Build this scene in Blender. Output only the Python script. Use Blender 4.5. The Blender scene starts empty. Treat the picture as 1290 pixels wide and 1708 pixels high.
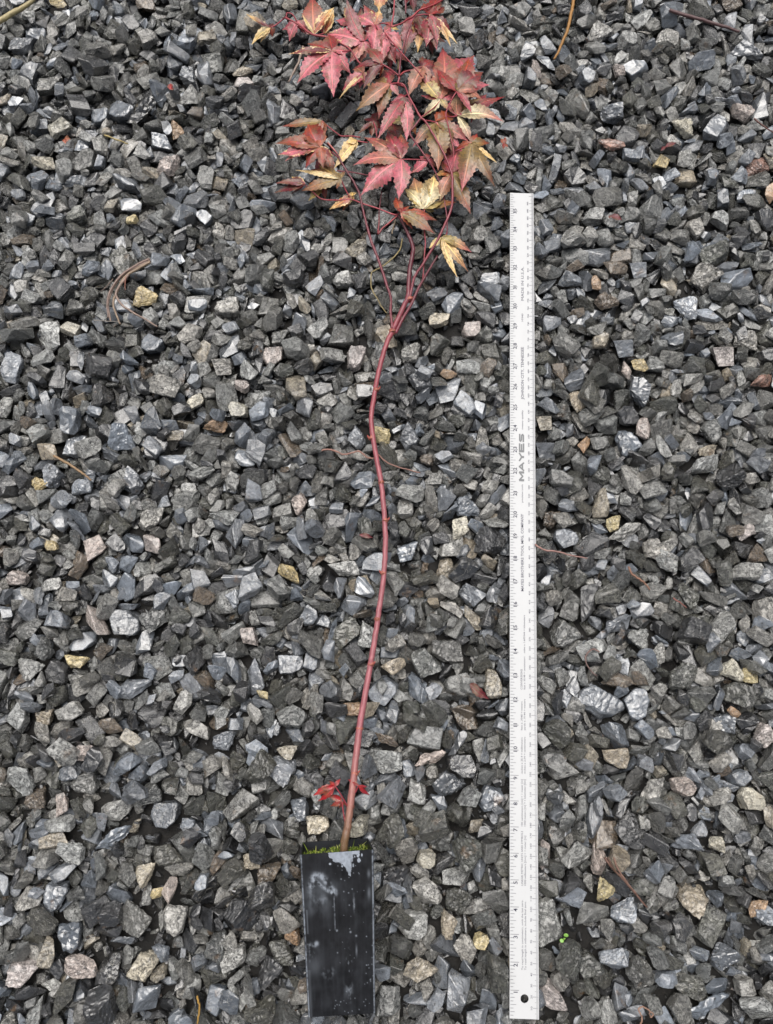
import bpy, bmesh, math, random, time
import numpy as np
from mathutils import Vector, Matrix, Quaternion

# ---------------------------------------------------------------- camera, sky, sun, exposure
# everything is laid out in inches (the ruler gives the scale) and converted to metres at the very end
IN = 0.0254
sc = bpy.context.scene
COL = sc.collection
H = 34.829                      # camera height above the bottom of the gravel bed
TILT = math.radians(12.2315)
FPX = 1290.0
camd = bpy.data.cameras.new('camera')
camd.sensor_fit = 'VERTICAL'; camd.sensor_height = 24.0; camd.lens = 24.0 * FPX / 1708.0
camd.clip_start = 0.01; camd.clip_end = 100.0
cam = bpy.data.objects.new('camera', camd); COL.objects.link(cam)
cam.location = (0, 0, H * IN); cam.rotation_euler = (TILT, 0, 0)
sc.camera = cam
SUN_EL, SUN_AZ = 70.0, -10.0     # azimuth clockwise from +Y (the top of the picture)
w = bpy.data.worlds.new('World'); sc.world = w; w.use_nodes = True
nt = w.node_tree; nt.nodes.clear()
sky = nt.nodes.new('ShaderNodeTexSky'); sky.sky_type = 'NISHITA'; sky.sun_disc = False
sky.sun_elevation = math.radians(SUN_EL); sky.sun_rotation = math.radians(SUN_AZ)
sky.air_density = 1.0; sky.dust_density = 6.0; sky.ozone_density = 1.0
hs = nt.nodes.new('ShaderNodeHueSaturation'); hs.inputs['Saturation'].default_value = 0.42   # overcast
bg = nt.nodes.new('ShaderNodeBackground'); bg.inputs[1].default_value = 0.05
wo = nt.nodes.new('ShaderNodeOutputWorld')
nt.links.new(sky.outputs[0], hs.inputs['Color']); nt.links.new(hs.outputs[0], bg.inputs[0]); nt.links.new(bg.outputs[0], wo.inputs[0])
sd = bpy.data.lights.new('sun', 'SUN'); sd.energy = 1.5; sd.angle = math.radians(56); sd.color = (1.0, 0.97, 0.93)
sun = bpy.data.objects.new('sun', sd); COL.objects.link(sun)
_e, _a = math.radians(SUN_EL), math.radians(SUN_AZ)
sun.rotation_euler = Vector((math.sin(_a) * math.cos(_e), math.cos(_a) * math.cos(_e), math.sin(_e))).to_track_quat('Z', 'Y').to_euler()
sc.view_settings.view_transform = 'Standard'; sc.view_settings.look = 'None'
sc.view_settings.exposure = 1.08; sc.view_settings.gamma = 1.0

# ---------------------------------------------------------------- helpers
def P(u, v, z):
    """the point at height z (inches) that photo pixel (u, v) looks at"""
    a = (u - 645) / FPX; b = (854 - v) / FPX
    d = Vector((a, math.sin(TILT) + b * math.cos(TILT), -math.cos(TILT) + b * math.sin(TILT)))
    t = (z - H) / d.z
    return Vector((d.x * t, d.y * t, z))
def pxin(u, v, z):
    """inches per photo pixel there"""
    b = (854 - v) / FPX
    return (z - H) / (-math.cos(TILT) + b * math.sin(TILT)) / FPX
def lin(r, g, b, k=1.0):
    f = lambda c: ((c / 255.0) / 12.92 if c <= 10 else ((c / 255.0 + 0.055) / 1.055) ** 2.4) * k
    return (f(r), f(g), f(b))
def tag(o, label=None, cat=None, group=None, kind=None):
    if label: o['label'] = label
    if cat: o['category'] = cat
    if group: o['group'] = group
    if kind: o['kind'] = kind
    return o
def link(o, parent=None):
    COL.objects.link(o)
    if parent is not None: o.parent = parent
    return o
def empty(name, loc=(0, 0, 0)):
    o = bpy.data.objects.new(name, None); o.location = loc; o.empty_display_size = 0.02
    return link(o)
def mesh_obj(name, verts, faces, mat, parent=None, smooth=False, attrs=None):
    me = bpy.data.meshes.new(name); me.from_pydata([tuple(v) for v in verts], [], faces)
    if smooth: me.polygons.foreach_set('use_smooth', [True] * len(me.polygons))
    for k, (ty, arr) in (attrs or {}).items():
        at = me.attributes.new(k, ty, 'POINT')
        at.data.foreach_set({'FLOAT': 'value', 'FLOAT_VECTOR': 'vector', 'FLOAT_COLOR': 'color'}[ty], np.asarray(arr, dtype=np.float32).ravel())
    me.materials.append(mat); me.update()
    o = bpy.data.objects.new(name, me)
    link(o, parent)
    if parent is not None: o.matrix_parent_inverse = Matrix.Translation(-Vector(parent.location))
    return o
class NT:
    """small node builder"""
    def __init__(s, name):
        s.m = bpy.data.materials.new(name); s.m.use_nodes = True; s.t = s.m.node_tree; s.t.nodes.clear()
        s.out = s.n('ShaderNodeOutputMaterial'); s.b = s.n('ShaderNodeBsdfPrincipled'); s.l(s.b.outputs[0], s.out.inputs[0])
    def n(s, ty, **kw):
        x = s.t.nodes.new(ty)
        for k, v in kw.items(): setattr(x, k, v)
        return x
    def l(s, a, b): s.t.links.new(a, b)
    def attr(s, name, ty='GEOMETRY'): return s.n('ShaderNodeAttribute', attribute_name=name, attribute_type=ty)
    def noise(s, vec, scale, detail=3.0, rough=0.55, dist=0.0):
        x = s.n('ShaderNodeTexNoise'); x.inputs['Scale'].default_value = scale; x.inputs['Detail'].default_value = detail
        x.inputs['Roughness'].default_value = rough; x.inputs['Distortion'].default_value = dist
        if vec is not None: s.l(vec, x.inputs['Vector'])
        return x
    def ramp(s, fac, stops):
        x = s.n('ShaderNodeValToRGB'); r = x.color_ramp
        while len(r.elements) < len(stops): r.elements.new(0.5)
        for e, (p, c) in zip(r.elements, stops): e.position = p; e.color = (c[0], c[1], c[2], 1) if isinstance(c, tuple) else (c, c, c, 1)
        s.l(fac, x.inputs[0]); return x
    def math(s, op, a, b=None, clamp=False):
        x = s.n('ShaderNodeMath', operation=op, use_clamp=clamp)
        for i, q in enumerate((a, b)):
            if q is None: continue
            if isinstance(q, (int, float)): x.inputs[i].default_value = q
            else: s.l(q, x.inputs[i])
        return x.outputs[0]
    def mix(s, fac, a, b, blend='MIX'):
        x = s.n('ShaderNodeMix', data_type='RGBA', blend_type=blend)
        for i, q in ((0, fac), (6, a), (7, b)):
            if isinstance(q, (int, float)): x.inputs[i].default_value = q
            elif isinstance(q, tuple): x.inputs[i].default_value = (q[0], q[1], q[2], 1)
            else: s.l(q, x.inputs[i])
        return x.outputs[2]
    def bump(s, height, strength, dist, normal=None):
        x = s.n('ShaderNodeBump'); x.inputs['Strength'].default_value = strength; x.inputs['Distance'].default_value = dist
        s.l(height, x.inputs['Height'])
        if normal is not None: s.l(normal, x.inputs['Normal'])
        return x.outputs[0]

# ---------------------------------------------------------------- stone material
def stone_material(name, single):
    """wet crushed rock; colour, grain and roughness class come with each stone"""
    g = NT(name)
    if single:
        oi = g.n('ShaderNodeObjectInfo'); tint = oi.outputs['Color']; kind = oi.outputs['Alpha']; rnd = oi.outputs['Random']
    else:
        a = g.attr('tint'); tint = a.outputs['Color']; kind = a.outputs['Alpha']; rnd = g.attr('rnd').outputs['Fac']
    loc = g.attr('loc').outputs['Vector']
    off = g.n('ShaderNodeCombineXYZ'); r40 = g.math('MULTIPLY', rnd, 40.0)
    for i in range(3): g.l(r40, off.inputs[i])
    ad = g.n('ShaderNodeVectorMath', operation='ADD'); g.l(loc, ad.inputs[0]); g.l(off.outputs[0], ad.inputs[1])
    v = ad.outputs[0]
    # bedding direction: stretched coordinates give the slaty cleavage lines
    mp = g.n('ShaderNodeMapping'); mp.inputs['Scale'].default_value = (1.0, 2.0, 9.0); mp.inputs['Rotation'].default_value = (0.5, 0.35, 0.2); g.l(v, mp.inputs['Vector'])
    grain = g.noise(v, 7.5, 5, 0.72, 0.3); blot = g.noise(v, 3.2, 3, 0.6, 0.4); bed = g.noise(mp.outputs[0], 2.2, 4, 0.65, 0.8); fine = g.noise(v, 20, 4, 0.7)
    veinn = g.noise(mp.outputs[0], 1.3, 3, 0.5, 1.2)
    # colour: mottled, pale crystals, occasional pale vein, dark pits
    m1 = g.ramp(blot.outputs['Fac'], [(0.25, 0.5), (0.5, 1.0), (0.8, 1.5)])
    c = g.mix(1.0, tint, m1.outputs[0], 'MULTIPLY')
    m2 = g.ramp(grain.outputs['Fac'], [(0.32, 0.45), (0.47, 0.95), (0.70, 1.7)])
    sp = g.mix(1.0, c, m2.outputs[0], 'MULTIPLY')
    c = g.mix(g.ramp(kind, [(0.0, 0.35), (1.0, 0.95)]).outputs[0], c, sp)
    vein = g.ramp(veinn.outputs['Fac'], [(0.485, 0.0), (0.5, 1.0), (0.512, 0.0)])
    vf = g.math('MULTIPLY', vein.outputs[0], g.math('GREATER_THAN', g.math('FRACT', g.math('MULTIPLY', rnd, 7.3)), 0.80))
    c = g.mix(g.math('MULTIPLY', vf, 0.6), c, (0.42, 0.40, 0.35))
    pits = g.ramp(g.noise(v, 7.0, 2, 0.5).outputs['Fac'], [(0.30, 1.0), (0.34, 0.0)])
    c = g.mix(g.math('MULTIPLY', pits.outputs[0], 0.75), c, (0.015, 0.014, 0.012))
    rust = g.ramp(g.noise(v, 2.1, 3, 0.6).outputs['Fac'], [(0.62, 0.0), (0.74, 1.0)])
    c = g.mix(g.math('MULTIPLY', rust.outputs[0], g.math('MULTIPLY', g.math('GREATER_THAN', g.math('FRACT', g.math('MULTIPLY', rnd, 13.7)), 0.72), 0.55)), c, (0.16, 0.085, 0.03))
    # fine dark cracks along and across the bedding
    r1 = g.math('ABSOLUTE', g.math('SUBTRACT', g.noise(mp.outputs[0], 1.7, 4, 0.6, 0.9).outputs['Fac'], 0.5))
    r2 = g.math('ABSOLUTE', g.math('SUBTRACT', g.noise(v, 3.4, 4, 0.62, 0.5).outputs['Fac'], 0.5))
    ck = g.math('MINIMUM', g.ramp(r1, [(0.0, 0.0), (0.022, 1.0)]).outputs[0], g.ramp(r2, [(0.0, 0.0), (0.018, 1.0)]).outputs[0])
    c = g.mix(g.math('MULTIPLY', g.math('SUBTRACT', 1.0, ck), g.ramp(kind, [(0.0, 0.35), (1.0, 0.85)]).outputs[0]), c, (0.012, 0.012, 0.012))
    g.l(c, g.b.inputs['Base Color'])
    # film of water: glossier in patches
    wet = g.noise(v, 2.6, 2, 0.5)
    ro = g.ramp(wet.outputs['Fac'], [(0.35, 0.15), (0.65, 0.36)])
    g.l(ro.outputs[0], g.b.inputs['Roughness'])
    g.b.inputs['Specular IOR Level'].default_value = 1.0
    xb = g.n('ShaderNodeBump'); xb.inputs['Distance'].default_value = 0.0022; g.l(g.ramp(kind, [(0.0, 0.25), (0.6, 0.9)]).outputs[0], xb.inputs['Strength']); g.l(bed.outputs['Fac'], xb.inputs['Height']); n1 = xb.outputs[0]
    hgt = g.math('ADD', g.math('ADD', grain.outputs['Fac'], g.math('MULTIPLY', fine.outputs['Fac'], 0.6)), g.math('MULTIPLY', ck, 0.35))
    x = g.n('ShaderNodeBump'); x.inputs['Distance'].default_value = 0.0026
    g.l(g.ramp(kind, [(0.0, 0.12), (0.5, 0.6), (1.0, 0.95)]).outputs[0], x.inputs['Strength']); g.l(hgt, x.inputs['Height']); g.l(n1, x.inputs['Normal'])
    g.l(x.outputs[0], g.b.inputs['Normal'])
    # the water film lies smoother than the rock under it
    g.b.inputs['IOR'].default_value = 1.55
    g.l(g.ramp(wet.outputs['Fac'], [(0.3, 1.0), (0.7, 0.7)]).outputs[0], g.b.inputs['Coat Weight']); g.b.inputs['Coat Roughness'].default_value = 0.10; g.b.inputs['Coat IOR'].default_value = 1.45
    g.l(g.bump(g.math('ADD', bed.outputs['Fac'], g.math('MULTIPLY', grain.outputs['Fac'], 0.35)), 0.3, 0.0014), g.b.inputs['Coat Normal'])
    return g.m
M_STUFF = stone_material('wet_gravel_rock', False)
M_STONE = stone_material('wet_stone_rock', True)

g = NT('damp_soil')
tc = g.n('ShaderNodeTexCoord'); nn = g.noise(tc.outputs['Object'], 160, 6, 0.7)
g.l(g.ramp(nn.outputs['Fac'], [(0.3, (0.003, 0.003, 0.003)), (0.7, (0.014, 0.012, 0.010))]).outputs[0], g.b.inputs['Base Color'])
g.b.inputs['Roughness'].default_value = 0.8; g.l(g.bump(nn.outputs['Fac'], 1.0, 0.003), g.b.inputs['Normal']); M_SOIL = g.m

# ---------------------------------------------------------------- crushed stone shapes
NP=48
def proto_bm(i):
    rng = random.Random(1000 + i)
    if i % 12 == 0: asp = (1.0, rng.uniform(.38, .52), rng.uniform(.28, .42))
    elif i % 4 == 1: asp = (1.0, rng.uniform(.66, .88), rng.uniform(.26, .38))
    elif i % 4 == 3: asp = (1.0, rng.uniform(.5, .8), rng.uniform(.20, .34))
    else: asp = (1.0, rng.uniform(.60, .92), rng.uniform(.44, .70))
    bm = bmesh.new()
    if i % 5 in (0, 2, 3):
        # broken lump: hull of a few random points
        n = rng.randint(8, 13)
        for k in range(n):
            d = Vector((rng.gauss(0, 1), rng.gauss(0, 1), rng.gauss(0, 1)))
            m = max(abs(d.x), abs(d.y), abs(d.z)); e = d.length
            d = d / (m * .45 + e * .55) * rng.uniform(.82, 1.0)
            bm.verts.new((d.x * asp[0] / 2, d.y * asp[1] / 2, d.z * asp[2] / 2))
    else:
        # split block: a box with its corners and edges struck off
        bmesh.ops.create_cube(bm, size=1.0)
        sh = (rng.uniform(-.35, .35), rng.uniform(-.3, .3), rng.uniform(-.35, .35))
        for v in bm.verts: v.co = Vector(((v.co.x + sh[0] * v.co.y) * asp[0], (v.co.y + sh[1] * v.co.z) * asp[1], (v.co.z + sh[2] * v.co.x) * asp[2]))
        n = rng.randint(7, 11)
        for k in range(n):
            d = Vector((rng.gauss(0, 1), rng.gauss(0, 1), rng.gauss(0, 1) * .75)).normalized()
            s = max(v.co.dot(d) for v in bm.verts)
            h = s * rng.uniform(.55, .86)
            geom = bm.verts[:] + bm.edges[:] + bm.faces[:]
            bmesh.ops.bisect_plane(bm, geom=geom, dist=1e-5, plane_co=d * h, plane_no=d, clear_outer=True)
            ed = [e for e in bm.edges if e.is_boundary]
            if ed: bmesh.ops.contextual_create(bm, geom=ed)
        bmesh.ops.remove_doubles(bm, verts=bm.verts, dist=.02)
    bmesh.ops.convex_hull(bm, input=bm.verts)
    loose = [v for v in bm.verts if not v.link_faces]
    if loose: bmesh.ops.delete(bm, geom=loose, context='VERTS')
    bmesh.ops.dissolve_limit(bm, angle_limit=.09, verts=bm.verts, edges=bm.edges)
    c = sum((v.co for v in bm.verts), Vector()) / len(bm.verts)
    L = max((v.co - c).length for v in bm.verts)
    for v in bm.verts: v.co = (v.co - c) * (.5 / L)
    bmesh.ops.recalc_face_normals(bm, faces=bm.faces)
    return bm
from mathutils import noise as MN
def detail(bm, seed, levels):
    """chip the edges and roughen the faces of a hull; returns verts, tris as arrays"""
    rng = random.Random(seed)
    bmesh.ops.bevel(bm, geom=bm.edges[:], offset=.022 if levels < 2 else .016, segments=1, affect='EDGES', profile=.6, clamp_overlap=True)
    bmesh.ops.triangulate(bm, faces=bm.faces[:])
    ml = .24 if levels < 2 else .085
    for _ in range(levels + 1 if levels else 0):
        el = [e for e in bm.edges if e.calc_length() > ml]
        if not el: break
        bmesh.ops.subdivide_edges(bm, edges=el, cuts=1, use_grid_fill=False)
        bmesh.ops.triangulate(bm, faces=bm.faces[:])
    bm.normal_update()
    off = Vector((rng.uniform(0, 50), rng.uniform(0, 50), rng.uniform(0, 50))); tilt = Vector((rng.gauss(0, .5), rng.gauss(0, .5), 1)).normalized(); disp = []
    rough = rng.choice((.2, .5, .8, 1.2))
    for v in bm.verts:
        p = v.co
        a = MN.noise(p * 2.7 + off) * .026 + MN.noise(p * 6.5 + off) * .022 * rough
        q = p.dot(tilt) * 10 + MN.noise(p * 2 + off) * 2.5      # stepped cleavage
        a += (q - math.floor(q) - .5) * .030 * rough
        a += MN.noise(p * 13 + off) * .018 * rough
        if levels > 1: a += MN.noise(p * 30 + off) * .007 * rough
        disp.append(a)
    for v, a in zip(bm.verts, disp): v.co += v.normal * a
    V = np.array([v.co for v in bm.verts], dtype=np.float32); bm.verts.index_update()
    T = np.array([[l.vert.index for l in f.loops] for f in bm.faces], dtype=np.int32)
    return V, T
LOW, HIGH, RAW, CHIP = [], [], [], []
for i in range(NP):
    b_ = proto_bm(i); b2 = b_.copy(); b3 = b_.copy(); b4 = b_.copy(); CHIP.append(detail(b4, i, 0)); b4.free(); bmesh.ops.triangulate(b3, faces=b3.faces[:]); b3.verts.index_update()
    RAW.append((np.array([v.co for v in b3.verts], dtype=np.float32), np.array([[l.vert.index for l in f.loops] for f in b3.faces], dtype=np.int32)))
    LOW.append(detail(b_, i, 1)); HIGH.append(detail(b2, i, 3)); b_.free(); b2.free(); b3.free()

# colour, roughness class (0 smooth slate .. 1 rough), spread
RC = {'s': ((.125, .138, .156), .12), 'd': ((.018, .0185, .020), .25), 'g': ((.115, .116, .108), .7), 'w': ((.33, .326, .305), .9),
      'c': ((.46, .42, .33), .7), 't': ((.31, .27, .205), .7), 'o': ((.34, .215, .12), .5), 'y': ((.50, .40, .20), .6), 'p': ((.39, .335, .305), .7),
      'k': ((.060, .060, .048), .7), 'b': ((.115, .085, .056), .6), 'r': ((.27, .145, .105), .6)}
MIX = 'sssssssssssssssddddddddddddgggggggggggggggkkkkkkkkkkwwwwwwwwwwwwwwbt'
def stone_colour(rng, key=None):
    if key is None: key = rng.choice(MIX)
    c, k = RC[key]; m = rng.lognormvariate(0, .22 if key in 'sdgk' else .1)
    j = rng.uniform(-.04, .04)
    return (c[0] * m * (1 + j), c[1] * m, c[2] * m * (1 - j)), min(1, max(0, k + rng.uniform(-.2, .2)))

# the settled pose of every small stone, one whole number each: steps along the start grid, then shift in x and y, height and turn
SETTLED = [
87056679968814,3141913536779,1832945789863,16125759520809,1000473311061,614778834309,601311008422,654182112740,2305476847140,1071105437391,1091831391740,1005422168902,1477625248460,649037655459,10264397787986,677826864755,1071006496772,1112359922541,2216987383296,1097434338418,619809896859,591053856807,609372693710,611959586431,2252900044060,1055361519024,641484811672,2313357858287,635798878818,4694168874564,1500238801329,648549039230,1474711533808,1023412002247,1409094150751,1039141144734,580553481913,643335968802,557418192779,3582232351086,1078659065149,1047578410290,551667697014,711886114325,1872857333580,651643175437,1028917490461,669796264347,656723222913,1076496266730,5642815182836,659261919140,1088964132080,659065501454,635701999299,598689800777,565003358737,690325030967,1086834602414,1084016341539,2313488693413,656771522379,994706590100,1896631465093,609502447176,1490125344774,1527055648510,646285982797,635601917542,643729186406,1084065383901,1450935757664,646284898180,646464543160,2310785056602,4832822450126,1010517029741,659228098420,622365220036,598427116061,625837145015,662080058789,1469188059946,675087786662,729712699853,1466680352814,659081434339,612156960861,617253093580,1440695541618,1797181381306,620202961886,1469238487285,986825709741,1421788765971,1026099298061,632996842378,1809993824747,1052626895594,1901594090379,3566486426826,656262111259,695585301398,1825719584806,693584935017,1435323169147,2303280135100,556778702995,635750045941,1002947579776,
638371069501,585502038043,662063018716,659032864811,968773232133,648283796985,632997408810,1042056362954,1508395467945,1880950250379,1055280117327,2211646943338,630246407103,617221589889,638044950573,619988907380,6083039989048,1036536008707,599150490932,719799137422,1870253002379,654050519219,1435306543566,622593531980,1461356063176,1049740272649,1068289491939,1016088150339,628147147859,640912851050,635683872754,590890294892,619627551172,1886520677582,580847141747,1013059360821,664388383201,2339768049235,4869313954299,1844529186575,2336737334731,630769627992,1047430175115,2623228374997,1463977682379,1028670224590,1537673824181,1891616253742,685722133188,617385577297,1084113874259,627427799338,1028916947979,1899119821691,1015663405861,591284255085,1443072290374,3988457363430,1466336598100,1008747873376,2334411487139,628017114363,664913682766,1007944992793,1427590175122,682955842575,1849525536856,591401413661,666927904839,594234013861,1547765608431,593790564337,659309599149,617335710173,1068190239028,2331642315939,583500832813,661750559167,638321877616,659083723022,1055098071179,646138399216,1025755479936,4007201546382,3248868655053,991822425296,601588685659,651053815470,624968347540,1071007329339,659261366146,651478010260,646433018533,625100307987,1081314701115,651807970460,1888389804005,981960278259,1044694559219,643400933580,596559819979,1026458402394,633111652018,1487588047260,649022235854,1018512165566,630670756508,1977369898506,630475555942,4817093610419,1875625979940,
701632869242,646400544848,591233994336,1078461598458,575309530969,1172621017098,656425894615,696288032796,648840224694,677184500023,638403778337,593545199181,611945248863,604080031700,622266607266,1502905591141,546128397654,622431202507,1028671146716,1037322089170,1904462568861,627754189619,1089423403938,1028803293426,680347083981,1548143565311,633029982459,1002392837428,3954643717930,1907035679070,1067992015097,761103467296,591430944821,627803090570,627737888787,1015778015298,693241376855,617287159713,1029161970379,1952254686916,617450972084,635636675979,1063159072794,1013810720783,599213599166,698125547642,1451181343230,638259400732,1477071394356,583517445539,1057724256474,662063647300,2769782279100,5252090576779,653856836214,643859395937,1440286172036,1477099812040,709002018432,620169942755,622741286970,1878344991220,1007815145076,1849034992861,1487474202283,638436346462,1411909850575,3917678535222,1045054304421,1487588063083,700714512326,609371352819,5595139210633,594052898514,632883706461,1946289863179,582878808502,2321581809013,706086711379,1008306146477,614861855275,1096812555767,590809182644,1466469013236,609454368815,680429994781,632930831368,1899054112791,622429728811,609848284328,1068221379858,708675688429,1063260924175,614730953297,1487473431144,693584656550,635489742986,549274911229,1007880488681,4389913378440,1862796320807,1066124322501,2748712488784,682463309164,641222375219,1050052374615,1099368653827,1002883795864,1062997168806,973522410541,1068288997580,
1433095626421,1880902434331,1880918211736,1529332767082,1406256669752,1068076736739,4856105433018,1026590361055,643368863019,622660773858,612158755990,1076267215179,640828258661,572590132216,622824870507,659311886051,1930414821481,551749370461,1028360158043,1034094575180,685525472660,612158033698,1883341343162,599213255220,609654048791,1018332627943,675301658271,630474199172,1039632664693,628018907305,690406486046,640847602499,1878463704669,630539724020,2326726943207,3593177555650,622593567237,617023263139,632916770398,591464247096,1028424207102,580649962423,619922458450,695749998540,512559086806,609486623204,1049725132020,635488250540,1013550634226,1446037731908,638273053615,620037588012,1007831797128,646597626504,640993040896,659506732072,661850362745,601524704614,1068092180666,638307106461,2308181024802,1424723427940,1382716087284,6028182431541,641092808313,1042105119192,556697900227,622265565620,683116320864,669828261260,580634659715,1052183504781,635897053659,1060766303180,1907115037702,635504869605,648840480691,672648691894,661832805780,664766434538,627672850804,1102040810289,549062011850,1089357233734,3099738718540,3129017853540,688129285581,580618072859,1083589715983,1052444192811,2297745952809,2318435308019,593266210337,465306916107,651447581639,651166451821,620090451882,564810742630,1904395039185,522716000539,627918277539,641205240862,659539108380,1490488104855,622577607065,691177154618,627787219979,1479836704822,651200034402,1531677837624,617220588055,630557421842,
630491167273,1477315048633,1073287140691,1469075355829,1047070822016,635603748036,966085430884,1023642567181,3168309845984,1063159011923,1372407280814,620398839424,1055689969188,1018185161290,596035140112,1849443272736,1036847875786,1054818591343,525420506340,2206484381339,721733598907,651168709307,630457887167,1488029476008,564758936303,630589682340,664455213697,1026297302205,604557845221,617432800741,690898781497,588416223220,1459145776858,601720409541,1081329445562,1052854503267,669682024583,622626756020,3595371471260,1086964642334,606488478733,2263664072733,572785615295,1907000926579,1005358068026,620104972204,2244872288620,993694305304,1047184804538,1434797344786,3540337757618,646122508125,2292564986503,1031669021588,1057440927494,6103730151221,635864099968,1060259322707,654053142748,1071252727219,1477071834461,1506133791139,638141218500,614042594307,1877968028978,630572064796,622332875947,640879336699,585500379940,607093789578,638452767171,1901840863220,619924768850,2352403166730,638142981546,607061534043,2270955002293,1028965629580,667290596014,3980854823173,1815333855906,1039418148081,575849125215,1047381018485,622511135218,617777654063,582796061592,582895273109,1057852363979,1513506592807,1456211229503,646071773702,614663850865,1052690415180,979043359222,1026544108277,1023968285616,598935087475,624953652208,2302544088779,552242637769,6893438435979,1094436901598,586171938112,640616157621,625378860023,719652399127,604440153537,1018430413661,1110181362257,625283394453,
633260023214,625263650326,1492469738347,1015547168806,1081265057899,700893384350,599263971804,1463928357712,1088948270675,643615392747,635880173489,1008255711176,653920503148,1013154824824,611912493658,546705305132,596100847261,606898324291,672319775113,622626592864,617530898616,685658744305,635620088899,1055048914379,1086704367473,4798367327940,1967540579026,648873055980,1841464864813,596428066503,1914947877610,1021462377426,664848885229,643450655272,627509538340,978703223047,619954941542,627950800819,984519136097,606752202332,1031701730420,588383264746,612041927219,1055049375821,1469579810497,625249731778,551373461145,1458734072779,638913027976,672417736737,4816898300019,750754596932,1487881672739,617400733739,606701608848,638322986510,604276187980,619677146340,1123240647415,669402887370,659442126747,638060831183,614352151529,593429485580,617630669770,583109164064,585566000822,1540491487337,1485259747976,609241184260,1063012383162,695946300061,1432553415179,625298467994,670058015081,1075972383278,664798155979,708658916054,1852049370853,1049823136180,1841710367223,4064725599074,1066125297047,2735474530422,612026671127,1033963245539,1078331370497,690341072818,742638435740,630359832697,1469451224625,614810565620,1049924325105,643384341696,1039631912645,614680570382,643318940578,1042221308148,1966851871283,1875576614922,612026911238,1036814367227,648792863271,632900583089,614630944811,588581392857,593544656819,968492831311,3927951136882,1055130658512,1500956445632,607470575218,
601753904823,972244722874,3560654831140,1086491503786,677332477623,669271061515,2740733285296,609519328834,617252805539,611911958923,1862551021536,1849149960692,992298997286,1065534671260,1042023456797,1133201429178,5254563234580,690751738305,630065442357,621921784780,643517730356,1026229279250,1112983327138,1484965408689,1044661981580,664568789660,709020079214,575734878941,1046923274335,1456227535060,606623647214,1075765931837,1928269586398,653935579984,1466665567461,1851935776815,625296626336,627442709659,1898760400666,1084101621643,672108315852,5280631290380,1096828136742,619712460221,1086867163910,1036635088780,1024004047137,1039944224854,630639411939,1073350493017,609633946580,1458949152847,1927971621524,596084717580,1086605784665,653985376140,612123935167,1471595678624,1023640599331,1054887284175,630604495410,685557993055,1110180602260,643729952881,583142424644,588122104774,1526991007300,4394910683898,633095373500,2229373677736,1042008829581,606947887212,544244765561,643580626610,1012991840738,625378591139,1451428397942,552289186225,567723066258,1047528762709,651348176739,806143892462,685278240851,1036797173580,622581204905,640583446967,606996768752,1461389344818,2282181324061,1071040195979,617417167260,1888715490258,622495264810,3980657695295,1083917341562,637847071182,1081036776256,624575005614,987203042458,601868116988,1893926399180,1044712732074,609485600912,1065355208822,635766820218,619809271219,630571971936,630607156299,625231554379,1107347290494,1044596674339,
666715336861,599000274418,997393957666,1490257053258,1346815527347,1026460189844,3206956576861,656509334504,4819485474429,604440101624,674613578755,675236827859,1052476612020,648776292147,525027576874,591219490402,1002719263232,1878443037613,685474837598,638109922459,1474660306377,690376717544,675530916660,1068206023179,630556437773,635505187942,1975222883460,1060637661683,593496023106,1026229400933,611896111169,1925056431354,1427410685580,1479771898380,3883697457184,2308261917638,614746608861,603915551389,1050183393156,612139873782,630555679203,653969954478,577357651515,1083655207061,679938541620,635767579652,1429800666459,1031636253513,1493173792792,659540256861,594070451466,593741344804,645974744962,669436527259,2279605795987,685638944738,1398933232605,1951549710895,7750224365339,1007878943297,622772765710,603834903165,617469562830,1062749598979,636077873083,664847906115,1453524647452,2347467802354,635798838934,535577375226,1144391595138,601506615472,1031619924221,690325898689,1493026074354,630687962390,1881081583414,1446282085296,1461553696861,619973319179,7792611888731,6091166466497,1458669781474,1941456410526,997525137212,659277783140,1039387877706,570197538383,687870055634,1951567222851,1015728671277,1487455776856,653771871740,693225339772,15730018778772,1445742044019,632964639225,2310653421618,2688747295300,1424802789619,21546943477740,572904157220,1013286699683,24941580055177,65623807722420,1566610349138,4819457826336,15636124096742,3618984672838,5189129112173,
14912213280283,6163977975208,3540276172027,13273864211027,1440765210587,4420847700022,725208425256,2391821643547,1532512239336,627739936807,5624469027724,7406818257098,2769718342874,1141965848732,643269467497,635749917664,578033147733,617170205523,1047316623648,693652253588,625088032809,963810591695,1107285427617,1946585037539,640765165510,706316064612,2680443423088,648484122401,630398963980,588042969385,950802526784,976278122896,2701481189471,1526843095050,1057626119385,627939022706,664028505463,1089244693124,627524632816,1039568381416,598838263380,696487791740,688703468019,706238938156,664404772052,445089946706,1102142503134,1484686112777,1015842804262,738166107925,1432703192940,649250288820,1097255139862,651480840544,640489504957,622368194225,664374369731,1791021466184,3566065014017,2751221452069,633423674424,1102546418380,677563671269,960288237620,656492836219,572578660589,1508182965835,981829024499,999867418412,622529084143,554567957434,630687487180,1902118176842,630474720826,968346467766,656066042101,562026845981,721881561288,1089586979856,685312832740,1018235807380,1105069735785,1128631650555,1086657479374,2803472361328,1076120331510,549489750219,612091164071,611979026157,557286949669,1113245125987,688146198674,1020905714261,620467166986,1482346008435,573129698408,1537131767180,1002689693277,1013171999216,1375585626979,669519128546,607129944341,630737204101,667290397539,1151715185466,622511301459,577849386450,677775449496,685330935098,679904617736,546768810908,
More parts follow.
